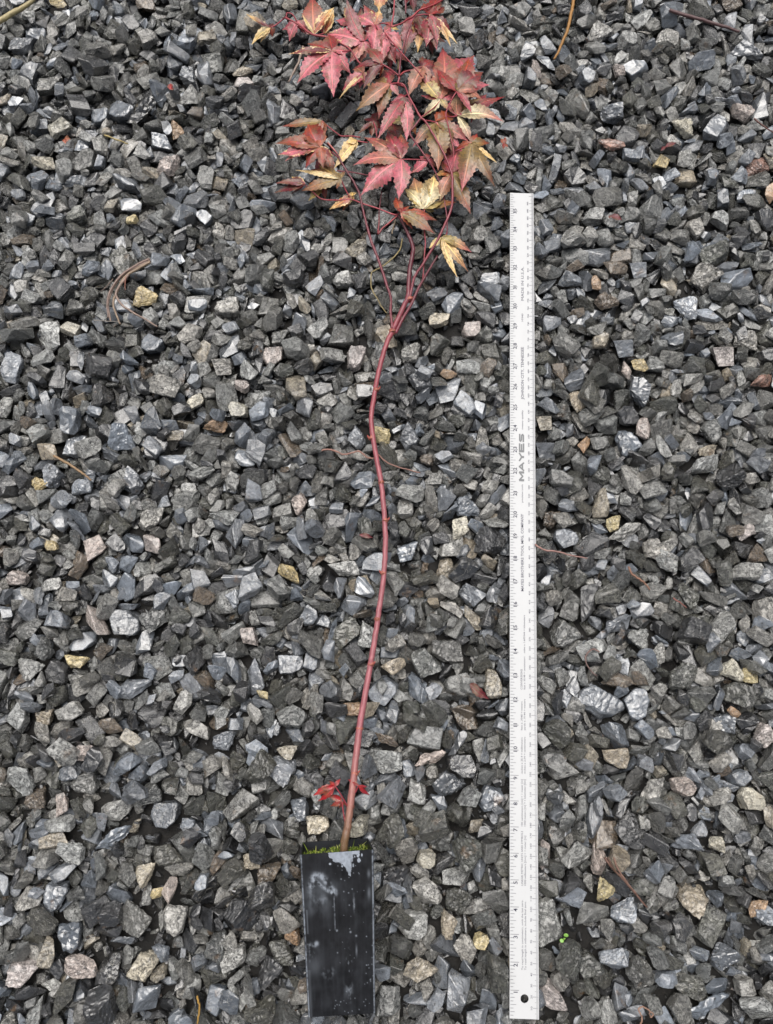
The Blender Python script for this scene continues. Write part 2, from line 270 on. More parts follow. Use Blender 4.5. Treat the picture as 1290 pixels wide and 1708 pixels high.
1787058792582,601758999165,614615031173,575129048820,1480003353061,625396243563,3545535520851,1093998074059,1068090571899,1065510946429,598919711221,625395488751,664308164137,646318497934,1859192733100,1073416738513,1848873965539,1083900872699,1917963683726,659587871199,596314656774,2295270693723,630589216821,699287733020,644137979897,604506114458,661868701850,624773848775,1851950546456,1527221796232,643161102787,5191648007293,1805032072376,1065322018250,1542933792848,1052593448597,1002275613636,601818656798,1065240541414,1466911246935,2677641739589,1131022632997,654069285437,614534128734,572180750895,619777311261,611713823179,1113098143019,1453527002299,2368523250246,611557103713,4439807968952,580962759648,1052116418422,701056679081,992938187947,651117805579,630509715293,601949416778,532775967233,685885686967,1463756932109,664163365805,1016235815437,1875461472738,1500909442454,598445685049,1442957604204,659016388181,1062981109582,1522077429615,674924604103,1854543098456,999639517498,2654374723538,6069490408924,1083936240741,1553418451939,611944089701,646480928837,677530861015,1432371965494,1456112872820,597164831164,594118872540,1115967575512,1005553457125,609961310819,1078496976859,671958048818,502635120934,674416555996,1485326784740,711739629776,580375448060,2331614774807,596297378048,2313291296775,635243689856,640618436305,3650439369168,1007454187778,1526661661708,653986335409,653577187881,1943356627023,609552338379,1094731255219,1532220326820,1931068696486,1000419104914,
1110361913030,1432568871357,1005504298425,622794773821,648711198814,695702738182,706203308929,1110640890333,1039893967139,2236941348003,588155895252,627647750791,664650523918,3961936867987,1526648186344,1390498493579,1469927578641,643614499986,1055196117729,1094288373536,659265245579,586090329297,1112360228009,661570061578,598886175194,540968154384,625118034258,528287839897,646432973453,646090268139,648824554470,1065649907937,635454624384,677581067749,669634847070,645811744861,630460573703,635554783298,635421461734,1493437410499,606683872819,672663583219,648596000747,2279425530419,568150377338,593396935262,3947137314325,633554848535,1083986270909,1073665482656,725288879829,630873632817,991922463275,638501607168,1099875698870,1115441199832,630541354466,1870545949609,617715055127,2368382440378,643011672847,1825964446140,1474695853138,633113373601,1005587981147,992725538567,1025837328872,3967770857017,3566634481976,714311919261,583549984809,656432931785,1052935507575,612305874699,994772942130,1039730851381,612635921929,1598309389345,659047790020,591252714536,585500424782,588449827975,556551070579,535643829210,677203701049,577803163464,603866603980,674370785283,593681436525,1456312544737,1416219935027,1464736519650,1044825244464,721818976539,672077165603,638209388947,606735632587,5697507872802,1574557910984,1060013300019,1432346236187,620135888782,1010452394940,1498287394796,1834094002687,688211500303,978928676085,968869274526,609814303261,1501368610774,1458571836386,
1480049949605,1425003283414,643368746253,1928153632593,611844845502,607179272586,669977117494,674647302945,1055316245671,690621712847,1060014282112,1209259503460,3152628749500,607259441098,1102760229627,1841251940335,1487783624505,588795381706,674990026258,588399391238,599065807181,554142418264,654001696841,722504501447,633111071170,612221970657,614829850084,949962722900,580654129382,667438557701,1073598943620,1361233901843,549628663543,604115488796,687837023936,627938775259,559598803306,593234214156,656674714601,587695817288,688587805604,646350535220,2352745527549,1068060957940,580538912411,3569326263114,659671853270,593511191345,1060799186342,704169712526,630084272992,599721704858,575703004102,2365868976460,1054739525382,1010354776877,997492375335,748619759218,1922813437744,1539573020024,1136346352820,643303716002,599181599048,654001348019,1521729945024,1136774716307,994576170513,594038317356,1028622380017,627854043946,1005046731659,514954474420,4824269789461,630162903259,685655800980,588874588137,560142664216,633102111245,517770466598,997346797339,1047741215225,567985052739,1099695647224,661865432698,699007781668,1028803362351,674760643982,1458834783066,661756610332,596413136500,1039124645788,625804955738,968053789485,690521762190,651675928845,607228190582,636226810380,979404759375,683052528133,1008340698690,1020971229776,625478629717,2785316134224,3186529300012,1460947500131,596331024668,701389820017,622366755796,559728671175,621939551215,680740383226,1810482442063,
1514244583226,2284638514415,1049609638587,674775580111,714278850257,632817915981,628346645565,599393773706,1829045156103,682890920164,1503416308331,580731943478,546309312742,610060565932,1458948259979,2670348850290,635196440744,588254719302,2274482885379,1809777823434,1026116388005,557369864703,711985090339,751261431049,698436315911,1393561202555,651199802340,1018070306248,688131400350,977143319445,627541882501,625525796030,556796535710,622217440702,777685540987,606685378421,641189319179,731017823578,680495856818,656822003980,633032991226,1107362848795,625329876060,682789605420,593300944984,1534264483757,619595429140,1042271467900,685967611969,1453476061621,620217844140,672288030336,997459488808,4772595037854,538366472811,1031359910768,1065615988503,1086279184209,682953128290,1531954920860,606687522351,1377420444259,688394836100,649332437658,994428317139,606670402537,635818456810,586286175980,1500320672660,624956708165,685315373326,677808053954,670336797614,752833129844,1068454168818,585581600876,1385956347860,591250919180,609306475734,602048940434,1010698018383,657068807132,1094633461580,554436826462,3149649098508,649796882304,1047235893188,632702431219,551669103533,674760542774,1023791817338,552406479403,685343263172,1052739279218,1521664800794,619512864803,1096966694817,706086175220,609306394381,656754149604,617680664457,677959737023,667094286152,659687397619,585942999220,997557757580,598641914663,627952290739,1912493726536,703269680623,630294937749,1080968861454,
607262088270,679807575332,1013634088425,635488739764,1825673071125,706463323020,685772314890,641125543724,4389733928923,1008061647494,1516390250616,669714464818,674727461550,1553597792100,1156580517448,1474371522458,627934983177,585893060054,1044581848675,653772575273,604458162644,646448164009,606979667551,567511240741,606488159300,1114902193376,593708694015,1010287893442,611631901739,548849486257,567380516038,1010270952612,643717140212,640764117657,1031669788075,598917916073,997182495714,680200740141,1466733786464,543769290691,2748326305972,1925088353823,1126140459982,2678064436047,580519955512,1099608095122,643302732287,1005309936191,656278828075,669624150065,560172074409,1464323049137,1521884612064,1899890137098,1005341655259,1042470891993,706905292328,682970663207,593660007097,641139810701,984697137196,614615796578,984287149900,1513900536985,635817232306,680445898813,593449239090,2691274917955,1058033510190,633032483797,1055082399054,669893152938,1411352051941,1445644531934,1081151453510,1026180335180,596349128326,598726168886,649219883975,614717495131,585846218581,1513736201900,678237540629,554485285527,648924188058,981849077699,541855951595,1516160412459,1110050079217,582782281305,1427067643892,1479706402444,607455463003,664588296808,659507709583,636078250454,640928184528,567593253833,1120406221617,3986428378116,1542525191432,700958453540,596363298405,628068386459,611910855220,670073439340,997525021555,708789914169,1112803056552,986815776977,672466951404,693487543256,
709036569952,1411909401210,685196490420,617481886300,632981750898,1086509123537,1092195186357,609323488699,1519404832788,569722877574,703809496443,1495731229704,556996526009,1029100703781,1003178528801,611852485424,1091800876101,680134819131,5173497506095,1086703392802,727277797657,1034194724033,680068704857,1123010514726,621973801765,674712938394,675221469673,564957810283,1474235634585,640570731500,570347044193,609537744436,656950807144,1010553581956,580651494952,680252117624,645973527216,614433683742,602265714457,578258204104,692995045500,1050428968515,567529289785,577652137093,583585207525,577963208820,1511098938750,659312669562,1086507298551,606637771983,997541112779,656671692251,1503040021345,2811495321820,734338134264,1435206432749,680007404058,726926317619,693883958810,625612584306,606801309293,1526761996580,1068356976433,536778191460,562666527514,512271515380,685376749502,628278896659,1097258891611,616925334709,575293474543,523519774997,1078874074502,966247579988,624936151219,1511769657153,667246799105,682674155940,1005342759090,543642770051,583942687330,1510885405303,1466160698648,942035952913,3519140346372,1938293708056,2635990679938,733235194423,599458726576,649169036147,614881120063,1007783803856,1042224157476,531120983343,633489192882,1912183075745,1445462994420,1004769546969,1453954773738,596559567567,989792160335,664651468053,1498682679712,1026496548011,986749485210,1584305648747,1403619104802,4072605607185,703628832780,1005734944875,1471562711216,
1128285983260,635553053591,2308115492125,622269214905,1469580061741,698173472803,620283654664,583027302091,1012944793270,719280357396,1136219077386,646383309539,685884701637,1102156329182,2287062258331,646597663085,1448593119141,646663389341,1026509789737,593610023012,1036195480058,617616274154,596412608819,664408556147,3513602634123,601949615085,1079068947905,646125091790,575359649172,3960063648894,1068421408822,590991594430,651805933209,1429657052968,637883040847,612369504702,1039459225694,719329581743,577778224534,559303447733,998131232852,1936049949557,742823010305,1070926284244,659228117501,596354552531,569772627102,1453297642497,1028818934737,670009056738,4384459924650,1544833002127,1047137992739,667304479187,565320650622,585615392863,997639007660,582263394178,722060703231,970917150906,1018124878497,1092046042545,569804765626,679972433497,606931488741,606725163763,1450873892140,1366694385342,599508632426,1524401403775,646140192700,638568388020,1938899743169,533663764457,953405132615,567820563676,609737757548,6497568277716,557012305392,1437405514434,628199123757,695880479127,1450647248743,575999701745,593757024580,1113345640385,630476858341,1020937501566,693160088223,682691434300,682689986262,1506253603955,1920420024212,668065682136,1000559452443,1461376864542,1469204456779,1480150703157,649057784820,593779236395,1495554533700,585533963788,667339259852,637982495031,3576583650419,632477661869,1526318040786,701506008645,675006367780,1052428386093,680378912773,
1057393679446,1120850798216,656590241099,1047790095329,1065819858462,591496994870,659215049011,661654480937,698568570862,1537740756422,709085063431,1002936776325,581176009913,698516987693,551994141538,593712019581,1073681144585,1397720978667,585500257177,669616416908,635750393269,3115516965571,1453298308071,1875776567513,1469699270727,575489570563,661686835564,640910888694,598954976371,1031670130305,541051082766,622987741316,510103704795,1966752458303,1041943844081,586040053501,625349410132,2706261280808,1102449692178,1508643053517,1893417823341,628330450226,649025243740,662209503216,510101279234,1052149024819,1028918242527,2268910295136,572738800941,3941565347694,979190948223,1464243236015,625512191184,565301455675,643339151135,641386419848,554501728064,554191890222,2258503329140,682266329935,1026509087405,557044653493,564890935508,1232943025143,2260899426718,638406321249,633671410044,1445856747568,669647864819,1964558843704,627756063145,720667338420,2358117884016,981766943264,3666663421816,1385073660135,502203685506,1021235229871,580898636216,1041861346476,1896454002271,651021626453,1875920674339,989417221738,559743902347,672439896913,963301325884,654314041192,2289306594893,617613304819,1880674534984,1469009685613,1901858636103,596707061580,643500834351,716626941377,1487768773620,3188741726619,4439708959270,590684426433,625316959343,3178729386312,4030073288736,1049479652097,1398329428384,1872824981445,614077710730,693569573466,635407387998,1388175127004,646368010448,
1034309621423,6539383842818,3938785692140,4363507195934,2727287261724,575378168579,596578591165,997327903230,669452237538,646399776793,614814421738,567035192535,661965813699,1810568242489,1028867489056,604130294029,599001639430,685656356516,8563037340898,2699057236260,4746007726653,992173713077,4009430370104,604654362087,944298527101,641321740365,588927250684,1519273566700,651368121970,1833327976095,11532522724180,5965339090402,4803545316021,569657066380,598810359180,10604598010587,3931002353978,5897375682460,24032420448614,1907611267622,18709879225188,1162750149740,4376828724265,1052371232797,638293841287,13268636828934,1867520029758,1175394780044,698160858146,1099274069216,1031280918957,782799573708,536074283847,575953373496,1864946084093,1398446106555,968987616843,588502243946,9089504292166,1870730591013,2294584308380,672225890722,1828951536757,2302367541709,688019272634,688099887252,1511004923774,1018483431059,1110480711023,596366869437,659705140101,2347818501344,1070389738500,6942874837498,678138475966,2714491742456,691034354324,3089405490869,1517051880547,3634416101661,708874439735,997051890419,591531555584,641011693619,601645626749,617072407635,572852778302,663818996021,1081248756349,649175008938,4036041234472,5252535365660,4348256292085,1046879524468,614899142989,1157433363717,1883885733414,690967708214,546277539073,1102090981649,997794075776,666798372129,633359639065,976981841740,641127118004,1086936290337,606801439184,633458991298,3605172857374,719071226226,
685676253622,1107399413500,4376498461284,1076107678094,713661835345,1506333918616,743346154451,1143705303204,682575984135,2609728668658,973919221535,991905824803,588403069622,632670475619,1057637616739,1867796002541,1946164424864,1125684316741,7393449784606,1102585336687,625314861413,609111470256,1100174107548,974210028141,1071008791192,598952602857,1044204592697,614598436059,578342512818,1042289347821,646352836143,588584252221,1124245474446,1342932319860,614518051736,698387242366,588154527097,1039042336790,667537927146,630525465112,644041565187,585682961783,1023788712493,1060736749530,546080828022,680233677579,577636261334,3558839239018,612083144326,1073677981099,654298790984,557286639013,1060209712285,609453768779,565363488765,583256325269,724846412335,1920010279436,1025870362618,735105580182,637949776867,607095789579,538513179896,1372951415611,704234924668,583342297785,1023463212209,1016023448428,535873243868,1109938933183,632934648451,2706575557738,986979594381,620219930109,2294860064815,3081756777263,661624298936,630643032575,1071123011948,1095014543114,541757378659,1503085816818,1487454757615,632931277417,627445282335,706726423204,662081745409,614876320060,952328250180,478680993266,1889259477659,627823629046,717031628096,675056845006,1078265082419,719147759668,604688687684,544674584877,1049971943180,614926368675,640946260335,693720615250,692750152429,593675977340,1058015953144,601941485469,494575272251,693724149460,549198301835,617913777985,643616714302,1057743515332,
2690847274903,615288012095,672253674394,641010210288,1351812839220,738215321988,2453119011628,1899089493933,1183963848582,1534724880595,997575695135,677955618432,667260124341,1123566752059,698732385541,708970914577,641223148217,619663022006,574852046815,1129191310012,682937442819,595741976621,581258955555,641370148051,564874224946,557338111098,604196076145,1086245151338,688228384841,1086854138126,1060049165349,591071691903,3561279773882,638242662216,1794772712500,675154904459,607372381179,674616429088,1081266375021,1547788373264,747870036007,648431839060,1073270312796,583356448709,1070863219695,656659236001,1477461028005,712219416969,625037985542,680036754930,688243743156,1561461283955,1057904373366,638276570343,627442986252,3553512496604,654021627980,612076064846,1085758294549,630459939969,2369098754344,1514442959228,1788315215939,664816362501,1982941093052,669518546971,594414367240,572983064708,1054974449943,606521642537,1028936395819,732857843615,674547830180,1870580314652,1078958299409,577982818731,604376056658,900863431663,624920861489,1567052552302,617303582964,528387795770,3593014233027,627857307263,669568547557,574898450114,574786867422,1500698053662,5192075980259,1508984597625,719178283835,682691541728,1503038688976,524994190725,921125863141,533467094104,1393902432579,523143888708,729471638051,1044931109407,1461455087541,1508384752765,978570012623,590777995054,1071007897660,685624528295,1870404226100,1033439277830,664161181861,552442342757,643256414220,599000098449,
2725238735226,1172427558995,643549394059,821376415780,690848975100,3157514786455,658983387905,622578082230,1044449483779,666765140464,1026508059876,659182554683,664244909916,573231856775,580781300099,1081394125582,1084007458657,586064765783,1028920311712,599426976859,609912986363,695780378765,609849948020,669570392540,604393582137,688000029761,651054498629,984061140010,586096408747,541317369060,598365777859,554060125177,641012177314,961005813628,1104617460214,1042210815258,535827432673,3144571992218,3157451424347,630589904892,635654165602,575803701178,611781234395,1036685815097,1063524835901,1054689082215,997510006074,569384524610,564355100665,685542092624,1437418784807,672417479690,1005276916221,630671396053,1047446987900,567296968859,575113701138,693541680637,596071072249,544362799264,674760747897,1089179175198,638683034004,638209125304,661882384636,617187605403,1047189452614,1461456886809,703452215009,1810175213344,664707448785,740595789707,692886481852,677633311316,627723047003,797541210780,609361238627,601606996295,1141329870139,570018381405,659296292037,598758867816,1097205280818,711251620611,1044645985464,596137510934,677975796134,646236629621,522572797575,588500490699,685576009109,643422880419,653611732061,2250640155858,1112706288785,729433002415,656216047138,1494572112781,659673133887,945184248790,965805622109,1928267106418,635291167161,643237935385,635736263184,3249018415739,1474747432795,1549982874554,611731743356,1102319101705,1107575708864,554059797906,
640551560885,1052288340203,996957147024,666980706346,669369887242,651396808809,630016979979,651478826259,1065751010373,662030624800,698991559172,712217838185,619743434337,1411665961249,984647161230,706890052301,617238560666,614269983224,593611549393,609862943235,1417266335260,653888802834,562830039410,659445232853,630656426767,630491624692,741057014051,1044467499912,3545440087364,1041844983134,1162922334261,695799189328,536037367219,524637072701,580867164735,1362494104148,593774888137,677692448755,633653794475,588827631052,682740244073,664047412265,588189723967,676831255128,559729186837,582978524289,1036716495181,564629404904,593254475844,614783068819,604376789295,643320408823,957925475301,675171938677,1500909721932,695722393747,706413709028,630180625043,535874354715,690392997704,596369560945,1446202898884,1463960821619,1055349202473,578295336533,1503105694141,1572164357513,1530123233107,700974435261,1471875877620,640746660419,559828576980,2285145040894,612386697075,1430147333340,955925597417,1941638159220,541642506450,510067696659,643417124004,653969712948,560221040666,729734966179,1038949465465,544215328686,614600735042,1065327093501,622498651377,635850019996,638013785309,1078630437551,567479476433,1052727531783,703582059569,622429637569,620104967135,808589298229,989253642936,994792130615,1873238813709,1416857813306,586156701854,666636807700,617760352374,643997469613,1044464541340,1013598222910,586157237429,1024003624754,730468248988,1013106723990,682117834852,591348767319,
1023266412909,622564081034,688555678649,556697507988,965477725656,691047066537,638507934979,578211220189,1509149676020,1492765739943,596576736760,651068375060,578407521244,651498155861,725127712422,1091833048702,988797347865,583503464782,659179722464,659181856727,635311154143,630000559128,3199244845544,706713758817,987189159911,649088986278,645865160470,523289692939,944768220019,628049248577,646107334016,569919727231,659130394058,690439647015,997609722139,735971554542,1007781399698,625270049380,1044435237117,601691420063,601492757630,1414809121303,603672872721,630625227988,598937126935,611452452369,1023855991699,711413540995,680544010243,695618064842,1042155733817,653991893539,1018610920739,677840995410,1003067131661,1089555689546,630442696861,1078386126991,633492448961,3154547232923,1099744744863,533334959303,991532831438,638978276204,557287373460,1010746403964,651713557586,669666964988,607030748008,717260522162,1023775975672,1464339140254,567871183218,1028819622221,588779103091,599034824737,651217249488,662230748009,1039389445417,582847954317,2696203679100,630065701540,995151816257,577996509583,567150692971,990052955458,751126746953,646220031219,614633978226,698911180180,606687784856,983927379984,1068078316019,688232701776,1112774890531,1813156594752,1388236124743,625100968089,987617567459,1864845384546,963890045544,588417308953,709444773736,580914309817,654101414544,583224806104,562448919331,1511674332331,651461969783,698651885275,671991208097,670255495630,627874171652,
1414190280735,586190069696,649054224859,706484260081,730338203852,678353385843,614747621733,989941490214,2313028813544,651661024936,591435099697,612288097140,575177708018,667420711323,517344183744,1492605895102,1433048591391,584343567232,1094213084337,955716370875,1974994405375,1451497124581,609370976060,1049941420122,596282144353,957850580263,564396997539,671976281216,1864913432958,564888530418,688411957472,981782303165,1852314314259,1012602060100,992038314865,699176228157,635522581514,677266676019,606899951176,659277299899,577555031181,654478360509,654101417806,1458471901414,1109869799093,551782800268,659495674305,3230913952476,664376055339,512787229846,667078450913,1931156980091,625252893613,1031903476487,1783860213831,698256590988,1102227693700,1404210648897,588598962772,591480611856,1505792091552,596693067297,678020898251,1010226255819,1427167288884,1060062968780,648365775144,622613605295,541328865097,725440710663,1519357389734,666961611939,651085565700,586318944939,547032678189,669829533934,853514479262,3123779346216,1500709985501,4015050997774,614713001693,917789407053,1068551204075,601318956352,1385652219939,1404061333849,562382810537,528303925774,543346191209,512413479628,1054902778051,1875761173547,601562522745,983879972503,600198970647,619597032625,614599504617,1488014367299,612304363740,1026133535261,632771480465,976276058278,3545704655314,1477496296897,664849916069,588188460117,638223726020,532840935168,688653856682,1901876165578,1026393884218,690718604695,
640452381664,725094801236,654122254109,648924976896,1068353820076,1037045533455,588304807332,581128597151,690935837672,1115036474827,648875306082,539462481134,1013322893965,598836685539,646058488818,635914440820,591399709432,1114968118926,1870482709123,531420035988,593612778250,1013534416863,711495957285,2321125916040,1833326948967,554487250377,994953109143,1026116312744,616924631142,526083106700,641163690573,714475099016,596690839141,625117482715,638141907096,656413805557,667060837092,643208556939,643204888834,632312564233,585599472659,643731661927,659116805331,580749349499,601803787624,646171112846,614566117537,624989704380,596577178269,688379941648,624759626284,617483565322,612307989205,654366636696,659393842285,1094211889847,2819054698017,1086920821476,1099455881849,733059562570,1109788316869,590711520745,5288202690372,1015503083297,616993694848,596427933420,641353467974,1469056973465,583423687506,617878285287,1094306583016,633359565425,1015354104694,688310303172,1078368719728,615156685374,683379698714,667322087066,683312413483,598724346216,617433765870,1526712213648,630721770378,1524684581645,557735322545,719521056771,609687336303,637962554090,703948074622,1411482649017,708758738810,669944813620,607015353169,586157409095,614565623138,651234298304,3655650787979,2795852256864,656905668140,611600795071,1476791055249,596625371901,685426806021,643929548076,1070761643995,617253077763,698894499941,640684498616,950753107699,572524746930,1419659814956,1008063132698,662230170372,
572820431065,641192036534,583271839139,1007518240943,672617989893,656509853896,722015181937,633129723772,585647384886,1508707722203,748801584265,637984032138,691148136244,965609117654,640779890911,646501389105,2782417626861,1084116973266,693035001072,637716256747,670008479179,735060676187,1445512608861,565234038932,708826842530,1448235039169,591237486572,1041698838654,481071356149,546571616901,1117997349873,709251793498,981411643574,1105052515940,2743394541900,1026397488614,656526854135,1057836824881,973919507264,580930346191,548786764451,661507825223,588797678941,578259696877,1450592649209,659705165509,530436295136,664293398961,1107793010390,2722416544178,628556640501,567332314698,1484882899898,1390368712666,1435274864887,1445286597327,1370069153953,601525731987,1028721117256,1086179830903,953274136590,608848281416,1073352748703,1028658451483,557469032190,3178693925573,1026560735182,1876134291296,1058115126887,1102531541902,624827225867,622727578505,3175551735261,1466634530572,614471408613,664688101662,601393935418,1891061308266,672303931895,1424787998993,1417201514405,607487757072,1474629538321,683363900220,630460663180,1380667929410,1044268638339,573032108397,596509730503,543593013470,1437697226420,614670818340,622135101744,638028845661,632753510978,577379684990,559974896913,1865092642345,1012993266578,693160709941,1592353384096,597829102263,1073617641036,670210850668,1928252659745,603915484019,1107482400952,674976280456,1115817304178,677364444089,662163659594,
685283517902,1519011357633,1011549959179,548914846704,596776996292,1081724412148,1123732511589,3107639606178,692982492174,1918013735127,1099810335272,646059260343,609683466335,3212575944899,680576670860,1485069543138,5712823813409,745178314849,746246289995,1553176605886,711363034459,1448611304937,580488150233,581034015595,1909969096662,1089081136685,755879072922,1002522014859,973670234580,698896174985,1039359225297,1068353274298,588865047105,1020790676021,608964087168,611653555333,1062982579511,643354088758,567821777097,585370001860,1189367309773,669487192218,648565527236,631050959788,2300432861384,1376752987139,1031095236133,1155075945793,754443105688,687539108341,1016008712927,638175543859,572934299629,667031056996,1059935274378,612208352661,496129735487,659146780257,1527175818727,654203674726,643929477341,577653704272,617386021480,706629467662,687886874753,620006896858,1097654550767,1044365856845,643222085331,1013040675930,1859831540150,596709103415,554391243930,1055132152887,557549314580,1451346578734,1010239587734,599002971140,3197396298731,1464372231372,570117048939,664702228306,661671947872,620251362343,698370291707,582895396031,614335852099,538827465070,1495073560967,2093853464576,1018612173346,607177764121,638390989661,987353549377,1532385271455,630169306455,612043047324,2226541274907,654035932183,570283253175,669845991296,585419234365,1068078650494,1033933613936,596643866224,617402665046,672571742125,5244425269702,960727844091,1379762978517,661921062748,
672006941582,480845805175,1081330458708,606294810628,637933302899,690540842231,1034421701384,620400453898,603951109095,999785677660,535515989404,643237995057,1068959219411,1104859853495,622961368677,606604170952,1096768536806,643487216623,1403685024534,1518815179390,1128533730069,632491559414,680692512788,573085516570,1419381050904,1062931364228,669899098104,1872926166927,1885886452060,662247970314,1128535850912,1018905607254,2755597516461,1013400224974,677675807294,590989026452,572720683896,1031491875821,556470453862,1401144096927,1893910570511,1078283689498,1026167152534,648398700531,2234847766507,620186108097,585862160670,994461727166,2258819232854,683204346630,656542056939,575686497451,1409258533674,4332016152568,2110463784682,632804735214,2284194021739,1379617268978,1547294458374,1417070562301,1096799776775,701435432431,1527301363980,614766326074,1487721202576,588121940105,614631197493,588467491967,659525290909,740989227983,669238949141,591534082454,693509021498,630721088702,599642053942,654428885579,1075728314858,635602391216,588766748261,4007040289028,2819053089089,1901744988986,1912051731699,1920095593778,948016087289,2667613674513,505041952735,661672665259,593565038658,648957876112,607110909496,717146839729,2706474396980,553830759024,4040987767030,5218228005522,2263603293823,976688197250,3647379117170,591271957718,546690661370,1830359845978,3983623581580,1021238298436,1490112719771,546950072931,585617894384,989955750263,611932125579,616778580132,611717818941,
8945654283487,3608139773413,1088706351065,2735249124018,1041929558929,593613857041,3131282890736,2274072298416,562742215103,756372170503,599101991484,1036051470914,12361372643904,2234406090580,1094211577983,974117580248,651402219943,653857263370,4355069543259,18663265959852,2362906089434,2772163397139,1474223840617,1037195245552,20314659727603,2287572426793,1039247648812,1238489448132,607328374064,615338726690,12398155126143,1505809181472,562303853782,625447845517,677551778779,599119059686,564484838077,697881314257,553901593496,685925854097,523002645316,473835308356,515481452099,1057920070054,654136391525,582734098050,596336860034,596565800910,583160903540,638801901779,1649725333975,659805354301,6636738643066,3574125416903,2759250671143,632169380625,1023792926852,570103831096,1005474842330,1110643653784,1065833703061,672863399043,1107584326057,669604629649,659576153289,596417310963,591500955793,1063082010333,531749156301,1503190061996,1091490040496,755983655327,1119986465125,640766292293,4851275354064,1936565525773,759306209541,1063196883374,614718747776,1463328498214,1115674143281,1781390619743,690852657075,3181713909746,1063215370265,669898458181,1104828188061,628036455091,654400028326,1521967052018,588913075016,607062517746,656397509654,585736067826,1566252027941,4012679443701,1406392783697,528719383330,1039799879111,1008276786035,1503486165775,643617821276,4441527171736,1130668268109,591864301387,1391466272750,678039506189,591108691544,1057608985117,562318563780,
711380067181,632641444987,641156829101,716867494746,695916956330,635749279539,994828508566,549691688988,651496653937,724420389694,585817111675,588159709735,1110086247655,585814738604,4821867236070,598988066387,598939933187,955373065128,944233761117,890853109416,1028379857246,1479657250554,1028688207148,596332074775,609701875768,1044551703737,1023840770423,620200655097,973642142570,661965799334,607132954442,625396760911,630379173142,699011095438,1532429563940,1046989871431,622315935043,580408893580,1042223382977,593450524863,675172374180,619141790266,643044312889,1109824288782,3125924569137,947641327262,513351056740,645976555110,1484934618384,1513706594116,583213352274,641092123797,606636727007,1487936114930,935156130538,575902778866,614697074891,538626153260,1031180024506,591415583253,612244003793,588583312057,659233082749,659135253461,1068060125554,958072736750,585913888635,601428527557,630395876005,682857863124,556516705815,555076018214,659394964503,1023774626298,1016111249066,1398476067716,627775778317,1036883250546,570301391688,2778011143292,615163203865,989898025266,994661890571,609635093660,588303127261,1099891688659,653888039226,1031970254731,1018563546127,1920132021315,449733101075,551998757628,1036161958209,693145393738,546692313163,978934412283,1065524296336,708823575172,1076170527184,551819748036,569903760670,637917092063,704202344905,1097424693542,1099958049002,877668280333,552473226483,573181992441,1524878626756,720113784906,630281885309,1089196522019,
2324124676174,588422133259,653941077936,1062686919138,1036476062621,535611924282,596118943471,606832861226,583586090463,630231398620,696210229906,1062589218205,929161642755,632841442321,567543647506,2308704480802,1068614607142,700945077795,580670261872,1041849119300,1144182885017,630428396051,575363740024,617419872021,1560270638931,577786391077,1044908794743,672466836410,979990292136,612013342996,1039439330218,997609757276,1045059386621,1057298422864,2344787231242,604538093580,1841957914498,2709216211855,1086544855257,1796463635892,1479907355953,1013535455337,606885845429,1907150832819,687906299693,1485362890174,638469629461,578311268058,606737944472,1015958999216,1023811359198,540855026353,504682926803,665083031863,651170530583,1096783978689,606824799788,596345877672,566908586188,952622067669,622270956101,575134485283,1469143927232,561587940276,1047450866104,1474136003981,561890003944,706355150744,968675591327,1563494202454,654152459467,1023989283910,596068861825,1060752479141,667935260169,627725220932,675320340382,659168423636,2266041095815,1087034915258,575592183063,674597022659,1013237538797,609374043334,593382004614,1500695847095,423990070971,546382430580,693346285063,1036749991701,591191000385,577575824470,670061074486,685460773365,695884772185,596876009504,572986832780,570152474356,2004292645721,971006435736,960320883609,614417450504,1002723574778,585992216743,1543604784828,568071644038,1092175091979,1008208288757,1426899487315,559877470009,1450906597620,496363130828,
557287654769,1128581907889,698833183146,580080844381,772036702794,722933098255,656723044185,958714072339,567430109457,601103514664,667587818753,604330789765,675219658814,599395298426,1419838759442,1086164002426,672063429660,1083478764381,543658544896,645437964025,3147011787732,659311132269,648955168866,1855102915942,1013386140950,601688053696,620306651637,643915421384,672483525529,659084770617,986581490373,1427031591326,725800036706,652331565829,686246898434,609865126779,554159777805,2284655583458,674973911764,560155152854,638409270766,709434607474,607015275144,575213592396,1070565325379,989463794462,598397244464,728142611685,635571925396,585683876323,1466798069500,656685855276,1047105256660,1563186419863,1891438860152,1904334581147,612106954651,2806353800229,1047484904781,1004965088495,666701723777,662114530387,677417571782,595876388907,612045322348,640435636315,611911685929,573147168341,583238941535,695963043329,541907739391,706578534980,680806805843,1015878676247,601512682217,698157605855,1058101530589,1127929637110,672583587983,625019855143,599166408898,558064415324,1079039789665,677349339939,588061483993,567152243449,1112349405376,1400510881097,680251663274,659095539979,1448399509536,1013092903237,1052675954854,2273874946337,762109740059,643667540698,599542808923,653938138262,1062917543764,510139856632,617389775620,559422995923,1102153199182,617616404457,617385676020,1083936472975,645748007468,620419658738,593824291707,611948163971,572916893934,583504323932,
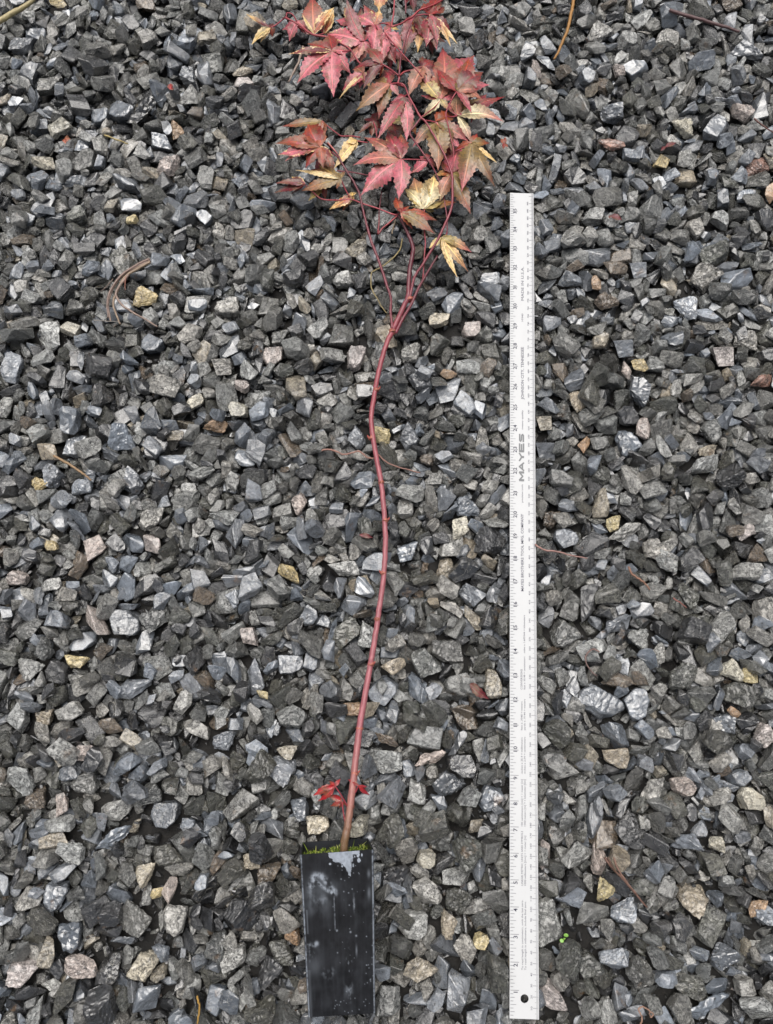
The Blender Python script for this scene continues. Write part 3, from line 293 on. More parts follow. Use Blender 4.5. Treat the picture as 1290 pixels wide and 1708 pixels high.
1089161508208,598887503117,672449228250,596398887389,697912310817,656382492180,667130914302,675220642787,617240353814,651119942907,575019788265,598580508249,1044353741623,1094946525329,688213585449,643761693603,661997608349,664477124295,724621304894,2394266994245,1432674793884,664492255227,588028898769,535924777924,591598364152,1073549090870,1628708047108,1073516775221,1044074778477,588320755976,549037341406,653694553536,569922510854,1442875550953,540646500496,677956871053,1096732855487,1086637393987,664603108014,666785754304,577702423555,630492515220,572807949483,614880800659,874059978316,680349767748,677974436192,994318109545,625496077580,578261153963,646142175452,665127770419,606815768696,682333023335,606653899901,1445712419917,2321702322212,1471319584691,713878461333,1172757604463,562140744808,517690518740,1495600176246,1445577636698,449211399253,590727070100,1023907292328,1358860655628,614959654966,1052450527173,583145666702,619793348105,1015533805834,614566695472,625366255060,611977666298,583910642545,654331960864,1000378376334,601460179852,640752335506,622319842461,593906458529,1413991352993,1026396811467,976208669602,533945013695,580637644059,677912004137,654251719612,662135255181,659133989820,627660059963,1472256026150,674850506589,1023481594659,1553335845813,1888747970336,994612547500,554390292649,635457627178,974131624746,1068303656393,1013276181711,638356957785,567628317595,578410779786,656658157910,601642530572,609981477697,555211725696,643337725855,559341026286,
1039549695180,1108465194666,596351966978,645866057869,501916114494,601378605757,703875325259,624596773863,640570206309,667209303056,601494560901,629886752831,675172370330,625281483978,572688655011,625381589886,601724147853,567138858416,622501004287,1560747508056,1035164194384,1828636899986,1485279099819,609541549300,1057311210578,601953879577,528058840928,1391074078910,1424869788629,1099253029626,696143642146,632817908434,1409141807287,593367277617,588159434821,1553010488702,606892765543,995304457004,675008036581,670288845870,1091983398116,664195450506,659246887153,625149216783,1174985757408,624923311854,606638047414,567974103866,688624398894,680266127286,672423202197,541203272420,638146054851,3155649015434,675436534765,989631259693,1031492358863,557073318142,529860202264,1550735397676,645798389426,692917623735,664260124222,1864868333783,654230771980,627691224854,641210314427,643713231139,588701467878,640344609790,565056198985,711338023378,651205919166,646010709464,552193651608,643518576426,690555238735,648613356944,1028886957473,646159146357,1508528287701,586633798905,628301775224,698341160906,667602279163,588927444072,622561949686,637622308330,677778458595,601952271688,638229050226,1049954211635,989271490303,2245663443975,987074904261,583143789377,595742051026,621910749734,489133765934,531207199278,601410071001,622531786298,646499530901,599035365381,599050964059,669930522505,585259108942,661706271235,593580816802,1081378085595,1857806615218,580850898621,640881178144,
1005213221524,614619999025,583388166934,591386201375,1558500015820,1141317403802,1053562010301,544248325777,1987958022730,719295175376,645864877570,1058065441703,1028869368655,617471255103,617355823136,640833162675,2303106925411,674651800330,595792566219,627856079030,635374508630,593611298266,627578400676,1466735135188,603866655154,644470730186,622368362351,580475354219,706432540123,1031215575170,588336685834,1443335971948,1113280421049,716822862891,580624399474,677595874511,653725869243,1034343672392,1099569955994,651086489868,666995650258,680022114394,693409495286,642570361292,1031848802782,604312967260,1062897708063,612011034228,646171936521,706414184459,607033146545,615125490342,1451185615225,981013146980,656103509859,777099927436,1991156982736,1015883693558,601900703511,692602838796,687704014986,572659744735,688328735380,535856034294,947541096357,654153416861,1482638752428,664460391772,536468320131,651678944825,1034308424992,606527455019,651576587766,564644747938,685526474568,583600122419,659147101030,588189452332,704187606997,1062900216899,601989338196,593815293698,1070619599420,611785963532,609360869421,585569760653,699190495434,541328159196,606852095178,572589885258,651415535221,659428193812,1107759346167,685529237429,585422498362,623073250295,620021960822,643140562547,1060260386404,3624410341584,1393302589651,717161775117,1024040337348,1881083344730,701779231073,562546158891,575000605609,969328159296,656559814015,682888151381,666831383180,671991511247,590897186593,
649108240773,606800324134,1395736997749,661609162691,572641818525,1073498376415,693586404926,1810847599851,619850014244,678303907147,539235697462,1023384525747,546624354345,580210901713,3165099786063,1013160437629,1906987789431,1144282999553,611862816755,1466747088779,1579388404547,1036831447167,1953829678793,505103568701,688409303323,648473503787,646042776990,602080792734,583455447290,570348510998,621958234670,1440355998673,578099427884,1065588768213,2302577655305,559798260984,735169559202,653336034414,1092327061533,572886815342,549147812740,569889626125,601721880582,588072772294,575622890654,617664739899,599544261538,2643711576102,2315623369140,1083986546167,1864733983539,1015702195652,1095142310863,1606293070060,1083953903297,1010094097853,2329054917832,641011170436,633181857087,661676528650,957672620691,598938061264,1865558294745,703306199413,1008094021581,641013530502,646652151270,586141419689,638538126867,594074648497,585944986976,659444701427,611962082103,667192928899,572903962334,1039274783222,567808999206,4185397446102,701339807947,1036687512649,622743373298,499405677816,661817623404,1010516495028,703890714198,1448563973781,698945031371,667208994518,1532386860205,648583408946,662756298195,593970160528,585699597532,1498260677461,646043424860,609100576763,640554991101,1123554534140,499883918988,638324709779,624955145247,672390652141,632839921153,1078185181123,593514404312,559698898606,677317618615,578590560582,693654926495,604706048777,1031688299057,661605270712,
590957723787,591566405544,2782860932291,635395743216,1041943021603,1026100523914,667176402886,624971323981,558909582084,483777772097,1509131545035,648892906375,695490764506,624969673913,680677323299,614714147867,1005651048267,1079005943231,598806324174,486017837020,661855834501,977045445507,688395567268,590943858567,599299829215,617259048763,609982492118,492784076130,1456230608702,1010831866615,612226836628,625495573587,690572209821,567266586171,588517280980,567351504419,606538023158,564922549970,628119434635,679857183032,612210157304,698993288582,2719873888503,606819528968,1039288338457,561760713097,1949079594242,523551830666,651579310264,717067550554,538429392979,509927482787,564397802643,651037418585,606867408776,601674578591,604932632878,575673898715,630396832143,548737642052,629398776743,701140794251,572990411941,572919082528,606806296696,604023543259,641190871184,1047024933830,685982490613,442245837462,1057855013538,667731719740,720112584470,509483469498,701517226278,1097242071694,698926623161,716065439252,614615184980,651353595814,659330077545,690870720619,664259027602,608979156062,606720294070,614436141584,622565060062,664392736895,2192333289409,1550829726701,669550829325,657446282805,1553474588181,585632690886,622265316059,1857263407009,601871404002,530704403995,1948618202380,1057264999375,591025352383,607013164172,1118225452133,554129806860,683301149836,680303868310,685332944980,599754473373,672091145056,612028962366,632787404016,528419103271,633098013301,
755782692333,1007946211737,635619174974,667225380016,740872152922,1075973071299,968598751907,598775242815,591400184861,1514214951703,2449579808668,643521360436,680089658262,737380785779,1491290665109,1487753064184,617387571027,633130690496,1042105816858,569841912891,549477159145,656658156203,769872453143,547017143630,2376502749275,580516000897,696304334977,688000232935,640550556497,1044157538100,1097402563866,679827309217,627938284472,664833969970,609884504979,588485999471,669649547708,635931408982,973885860509,685987216188,1105397717195,656465695167,693212816535,637601704950,630938705092,1044696777375,1542477346495,627153394236,1429788193084,1488111633045,1928221922049,1542853932690,659656875345,1039126804093,2374145328774,465722651591,591386141779,627886735367,1041941480724,635602380408,659491309406,1420008874251,1081806045627,667289572103,593499861579,646300986465,703630459731,625138397457,625415653584,646353766705,565054133094,570133654576,682939370793,620274925088,625219829582,538696392469,1070730743219,659198450257,701090637585,677925687505,3488059935049,577950495296,1480282699541,572935222224,706828317465,654678260109,625367522927,1485150186617,717213143131,1541212337104,1033997296744,604377125483,649091287607,570132779531,758876903413,1067980808860,604573533305,659004434226,944941528586,928316780659,1084098805616,672401357575,1930631603905,508043251888,551110176783,1023661273102,607281390953,1514643420247,1041880668222,1076203357260,1026458718539,506943543394,
559996056864,1409637625977,733140381362,1062509712791,1414074278018,1073619989593,578231441305,628350771805,1453476493646,636049203620,666978153859,476334351029,591070490508,1930350832936,1458820068095,649567309342,666716159301,1586518133372,730007845175,1933642402574,590825461580,530140517536,627824156038,643799454854,627822114287,692607112273,575412082262,570688350418,1026753693739,617811949501,1045514142852,1485082570538,3584299400932,1948602414898,627462359025,1133610184545,1920276939979,648830498123,622694199191,664308448988,1055774803704,704464168324,672664268485,1089555562478,585712403865,629967062835,667273642915,698017130980,624039726857,1463600413540,570492207392,639557798728,617386015091,535878378247,1023624146460,680140568929,601642702981,1091704092087,528127501824,488299310956,708829178940,691561303167,669978762267,1028986075978,609093452129,614894879311,611949770345,575233061409,2436879531807,1028641581504,724574934048,978963619222,1645466684183,606325274293,1542785734896,651085471137,1387585878899,588717090281,722006226139,607030579575,1012745652307,641146350766,515035858506,602081828395,1013372953974,1173571441305,664787237679,666947617178,670077690299,1084115939898,1378043180472,580391006850,1924504312658,706698527976,599315229516,1023447519017,630069754098,565026256101,1459165451430,682428187956,2748373538338,1830980949341,646367289270,609059365669,607079008469,1110184605363,1432493832547,1060424233891,651362812103,627247661087,657007392590,577704741540,
635900048941,541854758936,627596234417,585832146456,578212454223,609338991782,1846729077323,649091885175,2276804861613,585814171009,1020847518830,643286831220,583536915580,615011344690,1455443709739,717200217300,570186037532,588851025260,506501402202,520147058179,572329424609,679907745784,2728058537827,1412059224925,1010469917659,530681127219,664160171991,533583462463,641090848750,992382493627,504859120337,643666997591,1100293870893,1021053733477,632802639369,737680132066,999988847283,630524650539,635802866828,1095092725015,1154423396534,687838941332,638291251938,989652557377,1749734621860,619662386607,541625631042,606766845706,627509269581,1254483873968,1086738988124,1419824886576,661850791108,992175074542,3123189596907,688379092604,551524126967,1010717029342,599069127060,593957143381,593533719346,617257043390,1078678894580,1209170400528,995053073889,633129516512,677335693411,748361968814,632625205528,1044924632824,709266759032,596675707701,572904620509,607013964579,683120609030,583124219776,677404184730,669601524230,688800765376,1959463002176,1112793514791,546133564259,1026248504406,601694656942,635620808970,669454297026,612421941435,591157992165,1075912419904,1057530421452,1115181147031,556901112932,551604835735,567450407153,1448467495334,562158285980,1425103478688,682990180945,570154441986,649207013435,734928084583,698455766604,1065506969001,711859549462,1403425477540,1954814051542,1896876792689,662088178379,552244461534,1070880794444,2251167351045,1126158545831,
523343586291,651337441021,682381170739,661690388025,528260145275,525392414818,1042009644855,653757200654,1503384983387,667636724342,727769016970,730272918659,1008061634382,1026561554434,2313589533664,1055153380102,691263961266,1070797079328,596631441034,1435521989427,3152172576611,1080922899986,577950194614,1092294153814,973842087624,2310804682069,575315491826,570906522708,517968098588,636050608363,1108117104169,614469304385,1442746122411,730798122782,625249292329,674827552718,625857581068,567741478553,1669056541457,677531943114,685282807341,6017504506418,2224069537070,619557850144,625400546183,1021071917867,659528407068,638161494135,643226154186,1839388331538,552033006658,624923686974,1477088789617,633349800493,580541704621,691167007376,1033802440777,580784901182,1437851116669,1427809308183,557190762378,612340529884,1034143650317,659376460300,669910685019,643698938670,637999420420,637543173063,1034228964027,8956219914164,602006370730,1395642972692,2699188517652,609638936694,1891635990805,564335584977,609801247450,693196335284,643437596180,1569035800844,672701474631,630791639486,654451269693,635540207147,1172460779890,1007638832899,598871612184,625842146450,1514037543076,1049499695294,13171201053507,565124944383,538055351203,1071207154669,604395737258,630170310810,743577357466,1097340908329,1060623658457,1042011857945,1041114160581,1417107032455,609687867930,690442563542,656695536934,19112108975050,640849635819,607343658949,593793843569,1414010012658,1376282279858,
1094686564473,607326742988,1034392340157,14922442445452,1883363356074,659430517964,1849284965543,654432585299,1023628144529,661231354327,625497370718,646208660991,1432769816207,583441928512,725620720147,643668092502,11148203933494,1128305660022,1055138063246,2289770956448,583193811648,677730522256,690362865020,706667208627,1056511889769,1340626131981,573052762383,583291362470,991617842283,711711259350,648928346070,625089295203,669966582126,601365289308,9459540525593,1443289370295,1962072022762,1034130853747,1055021031100,557146875929,509961440817,638096818986,630331255367,667066314811,677714997344,619666973433,632921319096,1110597860053,1094541998844,741220556173,609950246298,546331863062,577770136866,1527108844016,1115906335068,619780263391,614567449821,1013144564034,473503467975,5249818528498,1063148592821,672520106190,616932767016,1023743316943,619811668023,1086707488716,606622361495,536224607860,478434824508,646519457215,680254170237,1020924384662,1070979662626,636248554218,1376199653303,609620472663,1002689245414,738319454144,653776034291,638656614346,651433638947,609394935018,641229799223,1445582380554,1052106016873,664638000552,1021335098096,632986157565,585765883857,737138845380,633018236387,598956570413,3118685278166,651565337043,594139860012,1851890472757,764777496924,603611389732,638178068004,2371361373223,572561060462,1052466349251,630674287204,601609487775,606706595687,606722599124,514759077870,721853472572,775293796346,536466350103,635868207023,662117474224,
638557339459,539137948740,625680242212,617321415744,617533215331,615127063175,703780383174,649010170259,1089391855130,583142805527,594172714793,643636194164,619598627395,611720234033,614913486828,745348902921,688265952823,698488734164,724981936342,646260496492,619648205490,2376538041072,771646293422,640738313170,630888488601,659314663062,1058462164093,677931483985,517542693837,598578930744,709302938262,625187360877,543612626507,609557783147,620371419987,1062343451531,625482639230,567615362419,604330911773,1034243308895,606396197793,656153119780,1091658143381,646253913388,1904940253515,951043340149,657037531984,596743984610,680876851955,1028624843553,1487838180099,575497250160,630740336629,1005526264540,591401883995,779836144823,683203487024,3526958615273,1094508252176,622368978371,691378268136,604576250501,602070114493,638605353299,591336435977,627905897789,617125777329,657007597607,580557467373,559225368063,622630107742,654512279804,1010976417994,717019594571,1042256544694,640913436196,698522573423,1471909483501,607281901635,554720963576,588927082699,589006928645,567774473419,1047301658303,588779284206,586012181450,627302351228,695475186493,586082824693,1031280666555,1065407833093,997856743123,1073253647370,593711495030,604115046258,661868994413,651172815056,792420879287,685283887107,1068178839603,1894062564026,995694450176,1071192306512,604297575812,637721907486,588404962329,633130890029,611651334903,520033488648,625054460209,580443997313,939481703349,1128630524099,
1058181419102,570531349697,1057195715978,656495821779,949700146488,594234649205,583390664258,606638686578,646042082444,595694658388,1427561970259,658949723423,606674611022,591336954551,1020856677945,1466765209703,664179741592,1073743863465,541595308352,1049973026347,699030480393,627562664978,561551262220,1037080406505,1457297383137,659839179028,620128548152,604555805899,546510987534,1000509538227,934976161734,525736971593,1878120863408,987289570214,572690074257,569435352494,667081316864,596647659866,672615058337,644011048848,680451779737,1485280226447,700960234381,1490474973807,609327889872,501440739796,635251122931,658753136443,1162779483378,588686159020,648700138419,648745256726,567430035063,588634312776,625284685074,1039469608667,937024945106,728272362890,570055962551,611933467877,1000019749269,1880707846769,1474614108508,646190615683,595826348487,646336999621,972753445842,1633968524173,1086393630928,2266498716427,477308629226,593861995544,973739459939,1419519443531,688362957612,698699098365,596731431545,572933778906,640799525305,638196731776,695784212001,1188928159730,669653066423,630218032605,590746781015,591273428020,661689950379,669586960433,608782041121,687972072906,648354340174,593910474107,614766100215,578560645215,680431642266,614536225981,638310605511,669426727687,1443047177106,630575898266,682289575047,2003522050460,1107909665074,1828491302974,593685597829,609570269537,609785033147,1471833350667,817093294575,647716681257,591971095484,1962007528740,638425629722,
1028787962300,549000183368,1002721773528,768874592225,559975239777,601805222991,646387740468,680335067615,554850903224,615158689069,1078712299667,622203957527,601920282436,1476907103708,651530514616,984288047443,583832163641,1092183193337,721902302702,625272229242,640781333449,1110285766934,651432875995,658888908052,737418911528,553279516116,976017957129,593551602447,659450652078,625300050697,1456950565152,636116263234,609342954217,1922704243059,1065652261637,1881132500317,717119691898,656461197257,614798155990,1084311311122,963237778829,596233160542,588271860064,646072474624,614161523457,803657015782,570295784345,630284063088,666670186660,620304969015,674909722807,667227877986,651335959533,721983549616,651188902803,2263587217343,1443304955655,672371938500,635475820578,1422268763007,1404049700213,1049580625974,1052198817704,642979510686,590645954145,1435881696146,1935941202693,609405163931,586175007356,2354964453816,1047681007657,652204232824,648563991755,588681633499,1398156587793,688018848931,669932252565,657296919235,643762330850,662307744534,577706338173,643636012164,559929169866,638015285596,675028517774,562614143217,601427743182,994317730232,1004836663728,661464922902,563850805288,1000234011089,615375065795,638472392984,664476714401,601674396622,658808095059,719459101644,1036834077642,561764621096,641197942946,598938405766,1893696609579,1767801898376,1037063952780,617093646968,997038094696,656712245995,646422759187,648666651860,652548753702,559271450608,659396169165,
1068080423181,1775171333307,607111967182,572216677943,638590769149,439587935814,583208351202,667212303833,661494492933,667421456764,687937991213,661873136778,614766362297,659382048918,688268201177,661884444055,666753562384,703976469657,720102477628,617290735502,1446206985060,667310378333,577723504899,630608845388,2683802869131,755668888902,551620387746,630622717417,624954200637,899974445441,1553289666662,657084727260,614764760544,1115706846010,688298276293,685842022630,698621677540,583387243615,607082226568,588761180953,541068330350,661887989464,712379403421,1068275626053,973624278900,614734881927,515283168061,1026216927252,643110491779,1081086763915,650973482689,742870289017,617619807332,604165706978,670012573868,564842841100,575328501792,1451120627870,652038677355,828260184185,719527278530,1427874146327,677555090378,664113762022,603952873058,1888574419588,645819333550,523755616342,659496351198,601431375329,491866421537,583541789599,683231391260,680431028514,646401765937,612305851812,1545277069469,1125604885802,632756812529,1093488403821,570216533733,596087794459,987301660777,646063557620,646010660146,603921207700,566723920742,720445901459,694414424694,661691589753,593896922176,630230246771,700811215220,578428447481,554392791412,1015737629563,712253087783,586238928739,1015764907528,727834376581,653856144750,1120571171655,643613669454,690509944493,646386429827,725570810382,635473994257,664130080971,1102041622625,1526881570627,696571959710,617225957463,680695913465,
1411285603060,580312533724,662311514129,572869860531,695802145489,630705009230,1020106140346,636066198732,1872826398910,1023448368865,620105516097,596611754303,669747372703,637689227963,633283096771,604280874052,706320679677,1094603036083,620060920617,627791384808,1044532816218,601611971823,481059126034,1063098264569,672698966184,1068208164247,614797999112,596334792630,653971910818,641388714167,698439005074,1083694889293,632776423077,614291349450,581130710016,570186652019,696275203888,2295551992988,620141253975,1513999641446,662098296807,915622663233,1018415333542,1450692661805,1466849277780,640833938236,630411486975,641257372338,738660581335,517464541460,989127130337,609847582615,622682601099,646636259140,690937394581,659200242588,582929959294,1718339493355,599199195553,748558256132,594125786348,651352815538,650924529411,798563742535,1115820816173,653628370688,551706311372,654334455024,648975056897,638456536756,585864033233,585899307728,485631389388,664409551294,1073305701665,1875470872235,693343949698,638033556162,557027112767,677629722078,1052419050249,618186777196,1026442667454,476764957623,619909178826,1901451606013,1021218848797,609361100010,625086200808,1086770410586,585865002555,557569988270,499917967791,551655451935,1020908917725,614934011826,562325719190,1031351632364,494163951666,650862632843,670409200623,599459998057,733009626260,1138791063539,622629864831,635979123693,680861062994,638555224129,656938460274,585652530556,1021334930750,674635743322,582690607274,
721923114744,1951602602181,1387897118674,588830999441,607031393549,499486965729,640766496819,997459561732,595643386629,779556311573,564773919203,783706265141,638571757780,622483689175,580587195665,633399077134,620171218341,1120119544983,604606443923,599052814948,527828403028,648567202810,1068358368581,619780902961,583180588059,611480045189,596075037268,737729940890,1036898730828,548921437423,622809631068,1066439779304,997281738537,603950638982,994723234218,651938973469,934516258173,619759472696,546246774086,589259156408,683215125478,601790213211,1068026730849,627533352993,628036684902,1060165610739,1834215832613,661674134858,622482727291,554080781234,564993517500,551950008407,551621942211,633215708067,1091806048276,580704987856,619928095312,551915039488,611698420049,590849750984,669671419904,577624558934,630474792443,556408834381,994300951211,582738965345,643783311214,556933512861,1055005132105,669342296816,721981140072,2234718101963,1930546204215,507091104897,630235416875,643796522434,703681759097,680611274502,543742109232,609403943227,609801401112,649253984608,664702285751,583702891929,698555352233,629838673219,1047369119979,677335315652,1471930649089,1003165370448,549307423297,572479907747,596188585464,732256151146,656890391288,1534429497055,1081075604618,1321690336837,640684781981,992551211937,635672283897,607129396072,588273764854,562094367602,693586680733,614701533578,588140520734,509486008885,670161865184,551884653296,1424967199146,651500051796,627624273859,
627955278504,1049873396215,627526809875,680580639366,601429153069,625285338221,727734194826,690787110886,593139392663,685417198888,1050266668057,649386289136,604281082506,593450726468,1880860408697,1107976984636,998231698932,1372575205376,498817525488,706486608262,664592866218,1075202509497,610032817845,1519259178505,546561161418,672679717528,599857419551,591023072623,649072858473,583780958252,607080682219,559813390714,664261798073,670059821851,601281950089,630529260436,1045239968183,690836825494,685202471162,1041799712926,594266909361,679648970502,530619121847,531009571642,693654327028,590961100057,582977658067,625495235981,680237735334,658920175231,612783638008,599149512339,708714509418,1044517465139,591531152190,638226716074,667652903184,614800992613,1005083890316,1537483303317,567595541376,1492865138380,460135448144,1932904482330,633311277437,640831509762,1927651693496,1015958514576,701438944901,609441221267,614767146534,545909331865,1081201895246,691510068504,664506591497,687820005671,1057934543341,1023662871485,1031016393871,622432990613,643063714776,679973927498,612258074526,630692717618,517249566651,562355651818,617767603930,630511349835,599057382949,627987717295,585746844081,666968290693,638274250457,607051037733,625546231338,601592479585,596217957128,607032783100,617062693506,1891672036143,617617443803,583227678941,677278501722,638293029627,1089081031340,1060537120692,701141215294,1013193232951,1025935660022,1507873509659,1408831434810,627350982650,593288722583,
630229456463,688277878153,583174163910,656542496931,976752070096,595970660307,863399790547,506535445762,581092518536,609574189588,1057592734252,1060426786478,672880458304,612010835740,821675849179,614701272902,628363714412,667734502958,688397089037,641045525513,633068962963,1005426324537,609623247025,591766234426,1440682797329,1477239941367,580691271424,3527480048501,1884066475610,1520853930324,1060692274827,1519690839699,1018761543493,664917099848,556667948395,651107211373,701272665620,580148712814,601726755942,1325468130700,1437420554258,667458601276,641095324499,661770658507,679978347776,531915202574,672535284139,564862197742,661822682495,625237192897,617650968542,572870115543,680530668121,533306463737,559309317021,714988314507,643785159732,622351927104,649040418464,525343245333,1060393881932,640719357580,2223000848312,729486562890,698194592747,1110068722704,1063261292052,612390944964,730407377847,633228581661,1123342504551,706272330186,641146950011,708925898423,1458690754452,987029587937,599021842795,636129031741,428413906914,609671450146,553656404550,562320662805,624600005704,1498174742091,653958885422,782067229721,737858511811,698649703897,614734866492,653909528873,609505221687,679711653327,664803263300,588718871117,656609377854,643451453539,614633998885,1003244530537,625480404020,1526947066791,1437817296618,599235869468,693834693692,614816802711,617483975406,619486559689,680562698566,706725471418,548656417157,1063127652300,674633125426,607002182011,737693518867,
559813544483,1089359445252,585649074357,690361459011,1038818195414,704160621491,557472295452,915658203349,646043109548,588732134043,787272422108,667064029620,608722912905,577349827901,969251278069,468982097252,992253655025,614781728962,632850394345,662180824845,648664026338,580393187660,651661526259,646125918300,644110227995,664832546598,601345973493,543580011068,609422107908,1055215853429,625053936575,1028690717656,2348472784869,596445712821,622184737274,609294610456,1362022172005,641211826337,1118243787775,591203029974,509366403969,682695453446,667130394436,675156772136,618119534224,607144432834,596468021953,609429142834,564469530054,641441003765,615096822894,680352074619,614816019780,468080393893,1018138607177,654205725489,669638365918,762239281966,722572823474,643944986417,662297823313,564453558750,670225312975,526654034499,604590901943,619926319329,696049894055,913611511263,520886047174,588058614973,1091543258334,1152470617456,1047401252136,593880301544,651007962322,950047649666,1445371293856,661905656946,1437620330650,1498341640792,736468178365,687986521953,611947303260,1460751653384,604591333997,565075152733,1409952451824,604331538543,664701188089,705796457276,612598818313,641632246626,688298446895,1002800074460,672719095156,602201372049,565092184861,688628083413,646420477546,1094635438294,688103219709,735204151466,704177769779,693409018421,648910579987,627497763767,616924956373,624695220567,635853063331,1070799600780,634102946541,656971598747,673026669781,
549063890218,614717423218,671963593260,620142117650,2244648741055,695968276536,669358132175,1524321487162,1002669723862,1548083300978,630380064881,662002634263,646122738656,973428682343,658709198055,935109317630,585697741303,638340596413,1109756561286,635476456666,603794588422,604561351492,1471913845529,630527468474,648811295122,701061541089,580150551147,580522311451,636278861987,1062471196036,583423262071,1010339011537,625447546426,619699699952,656706599174,637967756374,736159277060,693586970655,695914672954,591680877985,617470947964,578803666328,1068341153103,468162462576,632822816805,1139267214092,604657548263,564419749904,664425015424,632967416970,1100123467905,616912009127,1073385978452,1071108369492,680218774731,585618155858,1951915152354,685657201178,680431384339,1091900944830,1091624226207,687989245336,654363596172,706350840332,1036472311270,974362407410,672517879223,609670173686,630543162506,588519701123,1026844431219,557536784991,604723532943,669549905105,506175471056,614499231741,729587826927,628678432886,596219081014,1055037170555,606898358098,575867156126,674683172222,609556386214,1042144706295,638015115891,2221463253330,1015975786209,976952301576,729786292106,714760212132,632820488900,683303184877,675074847310,658951325231,700945872820,1432363816672,1543021527182,515413153060,630591313730,656540939908,1039473952771,669651762404,625303591349,557109667965,952475878980,932386163058,1865319781255,1007999906937,637931812229,596349547491,633084471293,1132136168537,
625332860416,1508971737102,612277524068,672253724454,651517914385,609390137030,580999418091,693544904384,538598613596,1888724728829,575215904333,601563936791,1039798357656,612210189812,643586455263,599615127617,645962019712,656578712855,1495455777243,688185629461,2352912180141,458626924375,611637867770,1505957007771,604917709087,2347207882375,1139661666979,654037525514,617353212103,1063473864740,646291221482,656828116093,641161254922,493804509666,536304778156,633800910166,1369856850613,663983654021,635801607606,1455789536998,609572326818,622189511664,2675267623194,556618983009,1316232109579,552126624645,1411748315339,604412275379,1028890543630,585947432767,614355065934,924165033902,682871527816,649350354563,1849481709415,593532402066,609538546337,594123068152,622236715883,680119501617,713921330419,1039404760699,614093414546,512710569135,533797430693,1036785146531,620143820173,546496986137,646204308900,740706552631,708514402300,679927468975,1469714709536,1015766690021,538546709374,667130579988,698831860384,543269602181,662018976779,627937823109,2310134531984,493903254668,1052020295418,1870235350205,604358610381,738367068218,651743500095,596135586446,651830374143,734765256903,627154925655,536422131566,698030322743,1534217877811,680186605315,589124431773,615388293847,677747357193,680286013536,633031621258,774560243987,989335545861,651188048656,665047579896,578178980632,947195241313,564877288751,646683754499,1447776370233,639690015157,646568389897,997614358905,575740924148,
643472207025,1506181858408,693655277205,701059592885,1021515035741,492934869274,1408702304541,1010878621975,1039191880781,606818552902,601541083817,696326189172,1424836337976,619924518980,1877841799148,1123046070994,630934752676,1505370265774,635937684614,578020549527,611850902613,1073335320824,714283274793,685331743387,625418424585,638310600982,601510942837,635342368909,568446306494,1487593524220,1154130045467,2237243634713,672931829463,1202528861657,515002263626,672590155450,622662751498,3138934268013,1852330469662,1898684932088,630199955497,1474352467578,1077502954246,1057933606906,661835727341,679909151230,745840645610,1063478821661,648729645636,666982693764,622546724227,1149590303196,617616186341,604134423343,1100088876069,577770693568,1825853936707,1055363795941,625168073219,1107744011624,1328227093345,1005526053668,633262075619,1142197100857,651055663550,667275754738,3574192938452,635935444103,538842650337,554083305027,1075879324651,650943831817,591074290584,654319208342,541592077526,595746913224,1500959463509,659478046455,598626604332,2694062537298,646172725791,1002803232571,646309141593,627725517022,656854485708,1104847007861,651531991098,2758559456779,688348650346,588137952402,590943687301,1018927655460,585814816854,522360401420,559815402503,567796167534,635914981467,627517167506,582639912932,627578422622,633165985496,1852545948896,1511515425068,638803542541,737974131380,674666037821,643536610382,643684884023,1073849955811,552113220032,590747344339,1002854320642,
633000550304,607049455113,1865176091849,1081168580309,628305949501,596517111539,646485514009,703866323908,635621360979,590781014208,588219650256,554392111668,1434952266261,1450811102891,708649113421,573416943265,667344371982,706584859669,1057495200132,560405305007,599004518701,1102238966190,745806901338,601643382772,635705626266,657183387946,766617244585,541842232777,2274563810072,2371219450940,573871625807,1107598579900,601842585944,651269483466,672667159487,1925339352936,595875845415,567318292046,653841427929,934291405590,692786715265,963830891648,530734247190,670013419585,617371333981,1046861511737,632561785301,601434457947,685790893661,714136735504,598889680783,630330532862,599216931925,649207578332,1057791944542,1052481316177,1459000293638,646353604056,629874281502,1099306581224,656121061787,593614570311,1049682256271,3936376075433,1875564830818,1421578952644,441324844076,518101258941,486216463316,620043094972,672079955935,651123444309,968710563825,669619463711,1517887523747,586273466712,628087128939,979345352708,674453894700,517938869138,1010390308384,577901467866,551739990981,656758105865,612179247308,1406459165835,672553168739,1041993675903,677171921295,599166670806,612327576498,1091572641697,714576984894,679905711383,693377433298,596958565455,609540169267,6843114029202,520887285247,1878038571939,614717640832,599136335204,489300576130,1057609962611,1083680235809,513006512148,1163944371486,1492621349619,598399012516,1026546525654,606609268301,678112151246,593876435938,
